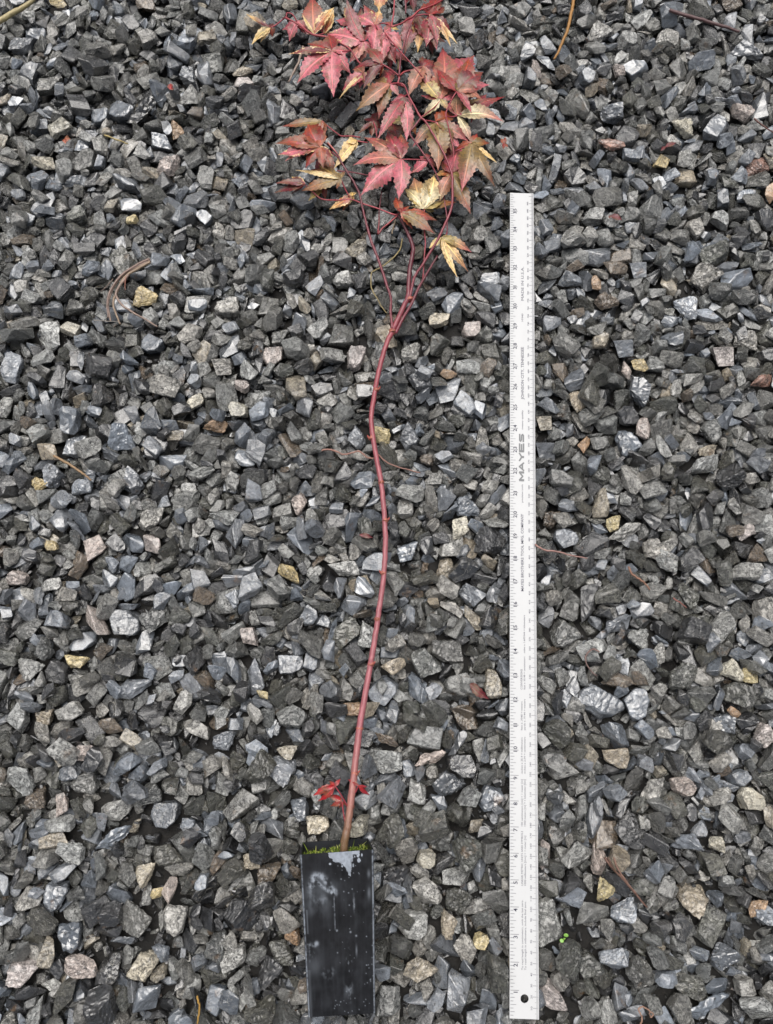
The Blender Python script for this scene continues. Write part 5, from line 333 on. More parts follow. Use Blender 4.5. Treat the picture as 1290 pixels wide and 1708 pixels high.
# the stones that stand out: x, y, z and quaternion in hundredths, scale in hundredths, shape, label
STONES = {'c': [(-1671,2730,71,97,6,1,22,179,176,180,9,0), (-1713,2519,76,100,-6,-2,-4,145,143,144,17,-1), (-685,1222,81,100,4,-3,0,115,119,112,46,-1), (-889,1261,78,96,-2,5,26,101,98,106,19,-1), (-1500,1626,85,97,-2,5,-22,117,112,115,24,-1), (252,1678,72,2,100,0,1,137,132,134,34,-1), (328,666,78,9,76,-64,-1,151,148,224,39,99), (-281,-588,56,100,-1,3,0,130,135,133,16,-1), (-116,-589,76,2,-77,-64,-6,131,136,214,31,-1), (1505,2717,78,1,-100,0,-2,156,155,296,23,170), (1485,35,76,87,2,1,-50,144,152,178,40,198), (1524,-483,56,100,-5,5,0,152,153,144,46,-1), (1363,-656,71,100,-3,-4,0,103,103,184,21,-1), (-984,-781,85,79,3,4,61,124,129,127,17,-1), (-966,-1117,59,87,-4,1,50,185,182,182,14,259), (162,-718,89,3,-100,0,3,105,105,99,46,-1)],
'o': [(-1063,2703,88,79,1,2,-61,115,112,114,17,1), (-796,1147,85,100,-6,4,-5,145,157,106,38,31), (286,1393,95,4,-98,22,3,90,92,85,20,84), (-131,-124,76,100,-1,-2,4,131,126,126,14,119), (912,1055,78,92,-3,7,38,96,96,98,37,-1), (1004,1863,90,4,-76,-64,-5,95,93,94,13,-1), (1897,2351,84,77,-1,-3,64,140,137,91,22,-1), (1477,-136,90,7,-94,34,-1,65,65,103,3,-1), (1500,-914,73,86,4,0,50,124,122,164,41,-1), (-380,-1004,81,100,6,2,0,94,93,165,21,267)],
's': [(-1455,2793,61,5,-100,0,-5,134,136,128,46,-1), (-1353,2820,60,2,97,-26,2,176,176,165,46,-1), (-1133,2634,83,4,-100,0,5,149,156,237,39,-1), (-1550,2420,77,99,-5,2,10,157,153,102,38,-1), (-1262,2284,81,2,100,4,4,144,148,151,37,-1), (-1889,3220,64,0,-100,0,1,165,166,166,34,-1), (-1024,3033,70,5,-97,21,5,180,181,181,6,-1), (-1750,1425,90,79,0,3,61,165,157,170,19,-1), (-1432,1046,72,4,-76,-64,-3,155,156,236,39,-1), (-973,968,70,99,7,-1,9,156,154,142,42,-1), (-1523,921,74,92,6,-2,-38,149,149,265,21,-1), (-1385,857,73,1,100,0,-5,116,116,116,30,-1), (-1156,867,63,77,-2,-1,64,186,185,186,6,-1), (-1118,1556,53,2,97,-26,4,149,150,141,46,-1), (-1464,699,67,4,86,50,1,181,185,199,5,-1), (-1140,248,54,100,0,4,0,181,190,179,46,-1), (-1083,-26,76,5,-100,-3,-5,235,222,228,27,59), (-698,-251,59,0,82,57,-1,134,134,207,1,-1), (-673,644,73,87,-1,-3,50,156,156,159,37,-1), (-1050,160,77,7,73,68,-2,139,141,144,37,-1), (-383,1244,90,96,-5,-7,-25,169,174,188,5,-1), (176,1358,84,87,-1,-1,-50,153,151,217,29,-1), (96,1078,82,5,-86,-50,3,161,173,233,41,-1), (-130,1080,78,87,-1,5,50,144,144,223,1,-1), (322,1772,71,3,-97,-26,2,167,164,165,13,-1), (499,1889,42,2,100,0,1,144,143,135,46,-1), (91,559,73,99,2,-5,9,136,135,205,39,-1), (-343,273,53,8,-86,-50,0,124,122,115,46,-1), (357,765,81,6,100,0,-1,149,150,233,1,-1), (366,360,81,2,94,-34,4,159,152,270,21,-1), (250,-435,88,95,-1,4,-30,170,171,265,1,-1), (-455,-361,54,94,0,-3,-34,200,198,199,26,-1), (-357,-533,69,1,82,-57,1,127,126,127,16,-1), (-408,65,61,100,-4,3,0,153,151,152,16,-1), (-575,27,64,5,-79,61,5,205,199,134,38,-1), (1034,2012,60,98,-3,-2,17,191,187,173,42,-1), (880,1877,83,96,4,1,-26,146,141,166,40,-1), (1228,1945,76,7,-100,0,-3,129,129,253,43,-1), (1683,1881,75,100,1,-3,4,208,212,216,37,141), (1446,1747,55,91,-2,-2,-42,147,150,148,10,-1), (1131,1536,84,5,-100,0,-5,142,143,282,43,-1), (1163,1315,95,92,1,-5,-38,171,175,236,41,-1), (1104,1075,55,0,91,-42,-1,219,216,217,26,-1), (746,1041,49,4,-100,0,6,151,153,301,43,-1), (1880,3163,77,4,-100,9,0,221,217,219,2,-1), (1283,3078,68,4,-96,-26,-3,172,175,276,31,-1), (1141,2801,70,5,-99,-9,3,166,166,294,21,-1), (1214,2552,95,5,100,0,3,116,119,180,39,-1), (1776,2333,86,6,100,0,4,121,119,119,14,-1), (1657,2704,79,3,89,46,5,178,181,180,24,-1), (801,627,60,98,7,3,18,148,146,138,46,-1), (999,235,79,100,5,6,5,203,189,230,25,-1), (1078,-103,66,82,0,-7,-57,176,181,171,46,-1), (922,-96,56,4,95,-30,0,262,263,263,14,-1), (976,-227,57,4,-86,50,7,154,153,140,8,-1), (1430,-194,58,5,100,0,-4,151,156,277,21,-1), (1256,-661,73,4,-100,0,-4,177,173,175,2,-1), (1294,-1256,63,94,5,1,33,292,282,287,0,226), (917,-1092,69,6,99,9,4,133,133,133,10,-1), (1536,-943,68,7,-100,0,-1,134,131,188,29,-1), (-1344,-384,60,2,94,34,5,152,158,155,26,-1), (-925,-549,55,3,100,0,4,172,173,163,46,-1), (-1114,-629,58,90,3,0,44,226,226,226,0,-1), (-1350,-871,70,3,71,71,-2,185,191,188,26,-1), (-1277,-1025,59,71,4,3,71,199,199,199,26,-1), (-1072,-1022,76,100,-6,-3,-4,133,83,56,38,-1), (-959,-1242,72,77,-2,-2,64,188,190,205,5,-1), (-906,-1070,66,6,-100,0,-4,102,96,99,18,-1), (282,-1211,87,5,82,57,-2,173,174,303,45,-1), (429,-496,39,0,82,57,4,183,187,185,26,-1), (358,-1289,91,99,-6,-2,9,130,130,130,44,-1), (372,-739,72,81,-9,0,-57,141,141,131,20,-1), (-1217,1085,92,52,17,-37,75,170,170,170,10,-1), (1353,-1088,71,16,-25,95,5,132,132,132,10,-1), (963,-915,84,25,0,-6,-97,134,134,134,10,-1), (29,-462,98,44,-29,-3,-85,170,170,170,45,-1)],
'd': [(-1242,2832,80,2,-92,-38,-7,227,238,261,47,-1), (-260,411,63,71,-3,-2,71,175,178,153,32,-1), (888,315,73,1,74,67,5,239,232,156,38,190), (-1107,-1130,76,77,0,5,64,164,176,252,11,-1), (-472,-1134,75,90,-6,-2,42,152,154,272,33,-1), (25,-773,83,100,-6,0,-7,169,177,215,25,-1), (-1115,-1252,115,66,-29,-36,-59,170,170,170,46,-1), (-586,-935,79,21,-84,-41,28,169,169,169,46,-1), (1321,208,127,65,50,-48,31,170,170,170,46,-1), (-85,-937,70,55,2,2,-84,170,170,170,16,-1), (466,606,84,83,12,-35,-42,161,161,161,46,-1), (-500,-852,132,6,-19,82,53,158,158,158,46,-1), (-524,-664,121,11,-57,-76,-29,160,160,160,16,-1), (1004,-604,86,89,-24,-10,38,170,170,170,1,-1), (313,-362,54,2,-7,-3,-100,163,163,163,46,-1), (-1337,1431,109,87,15,-42,-23,165,165,165,46,-1), (1545,886,109,11,34,-34,-87,170,170,170,16,-1), (-1109,-919,101,97,25,0,4,120,120,120,46,-1)],
'p': [(-1101,2504,79,4,99,9,-3,167,166,223,41,-1), (-739,2988,69,100,1,-6,0,161,158,105,22,-1), (-671,1330,90,6,100,0,-1,101,98,140,29,49), (-1293,576,65,96,3,4,26,158,153,301,43,50), (-1269,251,62,0,90,-44,-1,216,203,134,22,52), (-1048,595,88,100,2,1,-9,154,153,164,5,-1), (-594,183,72,79,3,6,-61,118,116,117,44,69), (-1626,438,74,7,-100,0,-4,121,123,122,16,-1), (-1273,-306,78,100,-1,0,0,113,111,161,35,-1), (-150,1469,57,82,-2,-4,57,188,177,183,26,-1), (-534,1486,79,7,-100,0,-3,140,148,140,46,-1), (405,1628,60,4,-100,0,-4,126,132,124,46,-1), (-395,776,89,4,-87,50,5,119,116,175,39,-1), (203,-318,67,2,-100,-4,-5,197,195,196,0,114), (1110,1412,112,1,77,64,1,124,120,122,27,-1), (1600,1499,66,4,100,0,-3,163,162,318,43,-1), (1184,1138,81,0,87,50,-2,128,138,133,13,-1), (1198,3064,77,2,-100,0,-6,94,91,93,18,-1), (1806,2800,83,3,100,0,-5,145,145,207,29,171), (771,3060,87,73,7,-1,68,122,119,121,37,-1), (1619,651,78,2,-95,-30,4,127,126,115,28,-1), (1598,-242,74,7,-94,-34,-3,139,138,246,21,200), (1249,-449,63,7,-99,-9,5,138,140,201,29,215), (872,-728,58,2,-77,-64,5,159,152,141,20,217), (648,-706,56,2,-74,-67,5,154,153,101,22,-1), (654,-1228,55,8,84,-54,-1,176,176,162,20,-1), (-1354,-506,73,82,2,-5,-57,110,105,183,45,-1), (-877,-829,97,87,-3,5,50,119,113,116,37,-1), (-1457,-1139,69,100,-2,4,-9,160,161,244,39,257), (-1220,-1122,80,100,7,5,0,153,157,226,11,-1)],
'w': [(-1085,2887,81,98,2,5,17,130,140,150,5,-1), (-1608,1596,60,57,-7,1,82,202,221,391,33,-1), (-1774,1237,76,74,-5,0,68,129,122,194,3,-1), (-756,1444,73,3,100,0,-1,142,139,273,43,-1), (-777,1743,47,100,-5,-1,0,201,203,202,26,-1), (-1077,697,73,100,2,1,9,210,207,208,6,-1), (-1560,-158,74,87,-2,-5,50,156,154,242,31,-1), (-1345,-133,93,4,-96,-26,-3,121,125,135,19,-1), (-810,-206,62,96,4,4,-27,178,184,122,22,-1), (-864,-93,94,0,87,50,-2,118,120,192,3,-1), (-1550,57,70,1,-98,17,-3,162,165,163,17,-1), (107,1498,90,5,76,64,-3,133,134,207,1,-1), (67,1900,77,100,-5,3,7,117,113,104,20,-1), (-217,1886,62,7,98,18,5,165,170,168,26,-1), (-199,477,79,1,-100,-2,-2,184,189,127,38,-1), (307,574,77,100,7,4,0,169,161,317,43,-1), (-81,173,80,3,-77,-64,4,170,163,167,9,-1), (5,-337,60,100,-1,0,0,158,159,159,30,-1), (-495,-675,57,98,1,-6,17,195,197,170,32,-1), (345,-462,92,2,-87,-50,-1,129,127,249,43,-1), (132,-467,91,1,-77,-64,-8,152,152,164,5,-1), (1530,1907,61,87,-3,4,50,208,213,379,21,-1), (1276,1442,79,100,-7,4,0,133,134,264,43,-1), (1702,1582,65,100,7,6,0,171,164,292,21,-1), (1436,959,74,99,5,-3,10,209,218,146,38,-1), (1464,3256,81,6,-98,17,3,140,147,143,30,-1), (1511,2161,74,86,-6,0,-50,140,156,148,34,-1), (1636,2201,83,8,95,-30,-3,132,130,131,44,-1), (1484,2534,85,77,-1,-2,64,120,118,119,30,-1), (1104,3302,41,2,87,50,-2,219,221,220,26,-1), (1089,656,76,93,-4,-1,36,230,216,223,0,-1), (1200,572,73,5,99,-9,2,154,149,230,1,-1), (1245,510,78,96,-5,-2,-26,147,142,145,13,-1), (1653,300,70,1,77,-64,-5,156,163,159,24,-1), (1104,170,73,7,-100,0,1,138,138,263,23,-1), (1169,111,86,6,-74,-68,-2,115,113,165,35,-1), (1455,-1265,78,97,4,-6,21,202,199,214,5,-1), (1109,-459,62,79,5,-2,61,164,163,167,9,-1), (724,-383,41,2,-100,0,-1,207,201,173,32,-1), (-1130,-530,51,2,99,9,-5,179,175,162,20,-1), (-1294,-691,91,4,-99,9,-4,134,129,140,19,-1), (-854,-958,77,77,-3,1,64,199,198,199,26,-1), (-766,-1194,75,77,-2,-3,64,120,124,115,42,-1), (-607,-1076,102,8,98,18,4,145,144,145,34,-1), (107,-971,50,2,-100,0,4,167,168,158,46,-1), (174,-846,72,2,-87,50,0,161,165,163,13,-1), (130,-469,91,81,8,0,57,127,130,153,40,-1), (326,-1061,66,6,-86,50,1,134,138,200,35,-1), (-170,-853,75,96,-24,-2,16,162,162,162,8,-1), (-1349,-302,111,16,-43,-79,-42,156,156,156,8,-1), (-1532,-411,71,34,7,81,47,169,169,169,18,-1), (-1020,1325,131,37,91,-16,2,170,170,170,8,-1)],
'k': [(-876,3118,69,3,-100,0,-5,164,167,328,43,-1), (-1537,2226,55,98,-6,-2,18,169,174,171,26,-1), (250,1573,55,100,-2,2,0,224,226,195,32,-1), (-175,201,78,94,1,1,34,160,151,163,19,-1), (1315,370,88,5,-93,36,-4,189,196,239,25,-1), (1276,27,87,100,2,-6,0,178,180,258,29,-1), (1500,464,78,7,-79,61,2,154,149,152,37,-1), (1195,-1188,63,6,-99,9,-4,233,238,289,25,-1), (803,-1114,74,0,-98,-17,-3,154,154,233,39,-1), (1311,-981,56,86,-6,2,50,200,191,196,24,-1), (-906,-694,91,2,-91,42,3,164,173,232,41,-1), (-416,-1075,73,3,84,-54,-1,148,161,154,14,-1), (284,-873,58,1,-98,17,3,144,150,230,7,-1), (731,-1086,101,48,13,-40,-77,156,156,156,19,-1), (331,-684,116,33,70,-63,7,170,170,170,4,-1), (438,-1131,123,58,-44,57,-38,170,170,170,34,-1), (1512,-64,86,95,-4,-25,-19,170,170,170,19,-1), (-1388,-952,87,26,-22,-13,93,154,154,154,19,-1), (-521,-362,131,58,-63,-21,47,170,170,170,4,-1), (187,-589,107,94,-30,-9,9,170,170,170,24,-1), (-482,-1277,113,8,22,-59,-77,154,154,154,4,-1), (727,-219,81,31,-13,-31,89,148,148,148,4,-1), (607,-333,64,99,1,4,-14,170,170,170,19,-1), (1595,2017,78,94,3,-29,17,170,170,170,4,-1), (27,-609,132,76,-25,16,-57,167,167,167,14,-1), (1327,-735,78,59,-4,5,80,145,145,145,44,-1), (1378,-242,113,8,23,-97,-5,169,169,169,29,-1), (-1274,1967,97,2,-46,-89,-3,170,170,170,19,-1)],
't': [(-733,3065,74,2,100,0,2,145,141,143,27,-1), (-941,3248,97,100,-2,-1,0,163,158,162,9,-1), (-1353,2278,84,5,76,64,-2,103,100,151,39,-1), (-1929,2643,78,7,-70,-71,-1,115,112,199,33,-1), (-1175,2465,78,98,-1,0,-17,111,105,108,17,-1), (-1557,1024,83,100,-1,6,0,159,157,169,5,-1), (-961,1085,109,100,-2,5,0,87,86,94,19,-1), (-1460,-164,73,4,100,0,3,117,115,204,21,-1), (-1088,-245,73,7,96,-26,-2,118,115,116,24,-1), (-140,2046,79,86,-5,-3,50,131,128,130,30,-1), (262,479,60,9,-76,-64,0,126,125,117,4,-1), (-424,-293,78,3,100,0,-1,111,107,109,17,-1), (458,-16,56,5,74,68,-1,148,150,215,11,125), (34,60,87,3,95,30,-6,126,130,132,37,-1), (1015,1574,77,100,0,2,0,119,122,175,29,145), (1367,1858,63,5,86,50,-4,185,187,202,5,-1), (884,1268,92,79,-4,-6,-61,136,137,210,7,-1), (742,1170,60,7,100,0,1,116,119,234,43,154), (1457,1023,85,100,-2,-1,0,142,150,183,25,-1), (1513,2447,55,100,-3,6,0,163,162,318,43,-1), (976,-325,70,1,100,0,-1,148,146,258,33,-1), (1234,-862,49,94,4,-2,-34,194,201,198,26,-1), (-1373,-646,83,98,0,6,17,144,130,226,45,-1), (-1356,-1066,85,1,-79,-61,6,133,130,187,11,-1), (-557,-727,67,3,100,0,0,104,105,163,1,-1), (245,-980,81,79,3,-9,60,166,180,219,25,-1), (122,-1137,85,97,0,-1,26,172,168,226,41,-1), (363,-593,87,6,100,0,0,102,104,112,5,-1)],
'y': [(-1726,3470,82,7,99,-9,-1,130,128,144,15,-1), (-1243,2204,86,100,-3,0,0,77,75,107,29,-1), (-1161,1796,66,99,-4,-5,13,138,141,140,10,26), (-1578,871,78,2,97,26,0,100,103,159,1,34), (-1494,582,85,100,2,2,0,85,86,85,34,-1), (-1328,80,81,99,-7,5,-9,144,143,143,2,58), (-22,1106,72,2,-100,0,-1,124,122,123,18,83), (-436,462,71,98,5,-1,-22,140,131,121,20,100), (-536,-61,84,6,99,-13,3,80,88,59,38,-1), (1188,1441,89,7,99,-9,-4,94,95,137,35,146), (1368,2526,89,0,-87,-50,-6,107,104,205,43,-1), (1015,673,83,76,4,3,64,118,120,161,41,188), (1561,12,76,98,-6,-1,-17,91,90,90,30,199), (881,-843,74,3,-79,-61,-1,124,129,127,17,216), (-934,-847,93,6,-100,0,-2,89,88,95,5,-1), (377,-1025,79,87,0,6,50,86,88,82,46,277)],
'b': [(-1260,3465,73,7,-100,0,5,150,151,150,44,-1), (-1367,504,57,74,0,-3,67,152,145,134,42,51), (-1180,-188,84,4,-86,50,6,147,146,157,5,-1), (178,984,77,6,100,0,-1,104,108,106,26,-1), (13,-254,82,100,-4,-2,-9,156,142,149,0,-1), (341,-159,58,2,82,-57,1,157,159,158,34,-1), (1109,1945,80,4,-100,-4,2,141,140,143,37,-1), (1050,1776,75,2,98,17,-6,132,132,204,1,-1), (1812,3466,76,100,5,-2,0,126,119,122,30,-1), (743,701,62,100,5,4,0,120,132,205,1,-1), (993,-3,79,98,-4,1,-17,149,158,154,36,-1), (924,-637,61,100,2,6,0,171,173,341,43,-1), (-1482,-486,46,100,5,4,0,152,158,155,26,-1), (-485,-775,69,100,-2,-2,0,132,132,200,39,-1)],
'g': [(-1728,2971,71,100,-6,5,0,164,169,256,39,-1), (-1517,2541,45,71,2,-7,70,182,188,177,46,-1), (-1493,1732,86,98,5,-3,-18,138,140,164,40,-1), (-1219,901,62,0,-97,-26,4,147,147,147,14,-1), (-1364,1568,69,0,-99,16,-6,173,185,179,2,-1), (-829,918,81,96,-1,-6,26,171,166,169,27,-1), (-1014,253,80,1,95,30,-6,211,206,211,9,-1), (-1474,126,90,82,1,-2,57,122,127,197,1,-1), (-1558,219,78,90,6,1,42,144,152,218,11,-1), (-552,1739,60,100,2,6,0,157,164,323,43,-1), (-199,1590,60,100,-6,4,0,192,203,399,43,-1), (-229,2066,49,2,-71,-71,2,137,136,128,46,-1), (-501,1579,93,100,-4,-5,0,118,121,184,39,-1), (-474,738,69,99,-6,-1,9,125,122,124,24,-1), (158,-241,49,100,0,-1,-9,197,201,199,24,-1), (156,73,60,5,-86,50,4,186,183,326,21,-1), (265,124,75,2,-100,0,1,165,164,178,19,-1), (-390,-165,74,2,-96,-26,-5,169,170,244,29,-1), (821,1225,73,100,-5,4,0,155,151,288,23,-1), (1502,1126,60,86,-5,-2,-50,169,167,168,34,-1), (1307,2269,56,0,95,30,1,211,230,213,20,-1), (980,2885,58,92,-2,-7,-38,204,213,197,20,-1), (1169,363,67,8,98,17,1,183,182,157,32,-1), (767,185,62,3,-87,-50,-2,206,214,210,26,-1), (1172,-1276,56,86,-8,1,-50,151,149,140,46,-1), (649,-961,62,1,79,-61,6,197,195,211,19,-1), (836,-929,76,100,-4,4,-5,169,169,172,37,-1), (1016,-1137,63,1,89,-46,-5,170,171,263,7,-1), (-1277,-424,55,2,98,17,-5,184,187,186,26,-1), (-992,-463,83,98,-2,1,17,146,161,284,33,-1), (-1024,-950,63,96,-4,-5,-26,170,176,173,30,-1), (-677,-1049,101,0,-74,-67,-6,148,146,137,4,-1), (-612,-511,74,90,-6,4,42,182,174,304,45,-1), (21,-1251,76,100,6,2,0,157,166,326,43,-1)],
'r': [(1747,1367,80,100,5,3,3,141,160,107,38,152), (1856,2513,66,6,100,4,1,142,146,144,30,172), (1133,2604,96,100,-5,0,4,179,182,185,27,-1)]}
ASP = [0.349, 0.0, 0.698, 2.967, 0.0, 0.349, 2.094, 0.0, 0.0, 0.0, 0.175, 0.0, 0.0, 1.396, 0.0, 2.618, 0.0, 1.745, 2.793, 0.0, 3.665, 0.175, 3.316, 2.443, 0.0, 2.618, 0.0, 0.175, 0.0, 0.0, 1.571, 0.0, 0.0, 1.92, 0.0, 0.0, 0.0, 2.967, 2.793, 0.0, 0.0, 0.0, 2.967, 2.094, 0.0, 1.222, 0.0, 2.967]
BED = 0.183                      # height of the soil under the stones

# ---------------------------------------------------------------- ground
ground = tag(mesh_obj('gravel_bed', [(-200, -200, BED), (200, -200, BED), (200, 200, BED), (-200, 200, BED)], [(0, 1, 2, 3)], M_SOIL), kind='structure')
ground['label'] = 'bed of wet dark crushed stone'

def start_grid():
    rng = random.Random(5); out = []; nx, ny = 45, 56
    for L in range(6):
        for i in range(nx):
            for j in range(ny):
                s = min(1.7, max(.45, rng.lognormvariate(math.log(.97), .29))); p = rng.randrange(NP)
                out.append((-23 + (i + .5) * 46 / nx, -17 + (j + .5) * 57 / ny, s, p))
    return out
def quat_matrix(q):
    w_, a, b_, c = q
    return np.array([[1 - 2 * (b_ * b_ + c * c), 2 * (a * b_ - c * w_), 2 * (a * c + b_ * w_)], [2 * (a * b_ + c * w_), 1 - 2 * (a * a + c * c), 2 * (b_ * c - a * w_)], [2 * (a * c - b_ * w_), 2 * (b_ * c + a * w_), 1 - 2 * (a * a + b_ * b_)]])
def gravel_mesh(name, stones, shapes):
    """stones: position, quaternion, size, shape"""
    rng = random.Random(77); VV, TT, TI, RN, LO = [], [], [], [], []; nv = 0
    for pos, q, s, p, *key in stones:
        V, T = shapes[p] if p < 1000 else (CHIP[p - 1000] if p < 2000 else RAW[p - 2000])
        VV.append((V * s) @ quat_matrix(q).T + pos); TT.append(T + nv); LO.append(V * s); nv += len(V)
        col, k = stone_colour(rng, *key); TI.append(np.tile((*col, k), (len(V), 1))); RN.append(np.full(len(V), rng.random()))
    V = np.concatenate(VV).astype(np.float32); T = np.concatenate(TT)
    me = bpy.data.meshes.new(name); nt_ = len(T)
    me.vertices.add(len(V)); me.vertices.foreach_set('co', V.ravel())
    me.loops.add(nt_ * 3); me.loops.foreach_set('vertex_index', T.ravel().astype(np.int32))
    me.polygons.add(nt_); me.polygons.foreach_set('loop_start', np.arange(0, nt_ * 3, 3, dtype=np.int32))
    me.update(calc_edges=True)
    me.polygons.foreach_set('use_smooth', np.zeros(nt_, dtype=bool))
    for nm, ty, arr, f in (('tint', 'FLOAT_COLOR', np.concatenate(TI), 'color'), ('rnd', 'FLOAT', np.concatenate(RN), 'value'), ('loc', 'FLOAT_VECTOR', np.concatenate(LO), 'vector')):
        at = me.attributes.new(nm, ty, 'POINT'); at.data.foreach_set(f, arr.astype(np.float32).ravel())
    me.materials.append(M_STUFF)
    ob = bpy.data.objects.new(name, me); link(ob, ground); ob['kind'] = 'stuff'; print(name, 'stones', len(stones), 'tris', nt_)
def build_gravel():
    grid = start_grid(); out = []; k = -1
    for v in SETTLED:
        v, c = divmod(v, 40); v, b = divmod(v, 40); v, a = divmod(v, 40); v, m = divmod(v, 4); v, z = divmod(v, 64); v, y = divmod(v, 160); v, x = divmod(v, 160)
        k += v; gx, gy, s, p = grid[k]
        r = [(t / 19.5 - 1) * .7072 for t in (a, b, c)]; q = r[:m] + [math.sqrt(max(0, 1 - sum(t * t for t in r)))] + r[m:]; n = math.sqrt(sum(t * t for t in q))
        out.append(((gx + (x + .5) * .02 - 1.6, gy + (y + .5) * .02 - 1.6, (z + .5) * .0205 + BED), [t / n for t in q], s, p))
    # chips and fines between them
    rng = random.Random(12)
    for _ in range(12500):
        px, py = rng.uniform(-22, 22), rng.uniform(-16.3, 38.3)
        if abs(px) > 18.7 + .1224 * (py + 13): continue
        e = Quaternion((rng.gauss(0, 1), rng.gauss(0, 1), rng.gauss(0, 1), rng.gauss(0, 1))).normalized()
        out.append(((px, py, BED + rng.uniform(.02, .30)), list(e), rng.uniform(.22, .56), 1000 + rng.randrange(NP), 'd'))  # all in the dark rock colour, which paints shade into the gaps
    for _ in range(1600):
        px, py = rng.uniform(-22, 22), rng.uniform(-16.3, 38.3)
        if abs(px) > 18.7 + .1224 * (py + 13): continue
        e = Quaternion((rng.gauss(0, 1), rng.gauss(0, 1), rng.gauss(0, 1), rng.gauss(0, 1))).normalized()
        out.append(((px, py, BED + rng.uniform(.05, .24)), list(e), rng.uniform(.6, .9), rng.randrange(NP)))
    # the bed goes on beyond the frame: the same stones strewn more simply
    rng = random.Random(31)
    for L in range(2):
        y = -27.0
        while y < 54:
            x = -35.0
            while x < 35:
                px, py = x + rng.uniform(-.25, .25), y + rng.uniform(-.25, .25)
                if not (abs(px) < 18.5 + .1224 * (py + 13) and -16.3 < py < 38.3) :
                    e = Quaternion((rng.gauss(0, 1), rng.gauss(0, 1), rng.gauss(0, 1), rng.gauss(0, 1))).normalized()
                    out.append(((px, py, BED + .2 + .36 * L + rng.uniform(-.08, .08)), list(e), min(1.5, rng.lognormvariate(-.02, .25)), 2000 + rng.randrange(NP)))
                x += .74
            y += .74
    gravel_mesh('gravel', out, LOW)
build_gravel()

THING_LABELS = {0: 'oval cream stone far left of the upright orange-tan stone',
 1: 'upright orange-tan stone in the upper left gravel',
 26: 'large pale yellow rounded stone right of the curved pine needles',
 31: 'glossy orange-brown flat stone at mid left',
 34: 'small golden yellow stone below the tan stone and needle',
 49: 'small round pink stone left of the sapling stem',
 50: 'pale pink angular stone beside the ochre stone',
 51: 'upright ochre brown stone beside the pale pink stone',
 52: 'long pale peach wedge-shaped stone at left',
 58: 'small pale yellow wedge stone above the wide blue-grey slab',
 59: 'wide light blue-grey slab of stone at lower left',
 69: 'small upright peach stone left of the lower stem',
 83: 'yellow tan stone touching the right side of the stem bend',
 84: 'small orange pitted stone right of the stem',
 99: 'large cream stone midway between stem and ruler',
 100: 'cream yellow angular stone left of the stem',
 114: 'long flat pinkish stone right of the lower stem',
 119: 'orange-brown stone under the lower stem',
 125: 'large pale tan stone against the left edge of the ruler',
 141: 'broad blue-grey slab stone near the right border',
 145: 'small squarish tan stone above the yellow nugget stone',
 146: 'small bright yellow lumpy stone in the upper right gravel',
 152: 'flat reddish stone at the right border',
 154: "tan stone touching the ruler edge beside the maker's name",
 170: 'round cream stone in the upper right gravel',
 171: 'hexagonal pale pink stone near the upper right border',
 172: 'red-brown stone with a dark pit at the right border',
 188: 'bright yellow stone right of the ruler at mid height',
 190: 'tall dark blue-grey stone right of the ruler',
 198: 'large cream stone beside a small yellow one at the right',
 199: 'small yellow stone beside the large cream stone',
 200: 'smooth peach orange stone at the right border',
 215: 'rounded pale peach stone right of the ruler, lower third',
 216: 'yellow stone left of the forked brown needles',
 217: 'upright rusty peach stone just above the yellow stone',
 226: 'very long light blue-grey stone at lower right',
 257: 'blocky pinkish white stone at the lower left border',
 259: 'large cream oblong stone in the lower left gravel',
 267: 'small round tan stone touching the left side of the pot',
 277: 'small yellow stone between pot and ruler near the bottom'}
def build_stones():
    meshes = {}
    rng = random.Random(8)
    for key, rows in STONES.items():
        for r in rows:
            pi = r[10]; t = ASP[pi]
            if pi not in meshes:
                V, T = HIGH[pi]
                Rz = np.array([[math.cos(t), math.sin(t), 0], [-math.sin(t), math.cos(t), 0], [0, 0, 1]])
                Va = V @ Rz.T
                me = bpy.data.meshes.new('stone'); me.from_pydata(Va.tolist(), [], T.tolist())
                at = me.attributes.new('loc', 'FLOAT_VECTOR', 'POINT'); at.data.foreach_set('vector', (Va * .95).astype(np.float32).ravel())
                me.materials.append(M_STONE); me.update(); meshes[pi] = me
            o = bpy.data.objects.new('stone', meshes[pi])
            o.location = [v / 100 for v in r[0:3]]; o.rotation_mode = 'QUATERNION'; o.rotation_quaternion = Quaternion([v / 100 for v in r[3:7]]).normalized(); o.scale = [v / 100 for v in r[7:10]]
            c, k = stone_colour(rng, key); o.color = (*c, k)
            if r[11] >= 0: link(o); tag(o, THING_LABELS[r[11]], 'stone', 'stones that stand out in the gravel by their colour or size')
            else: link(o, ground)
build_stones()

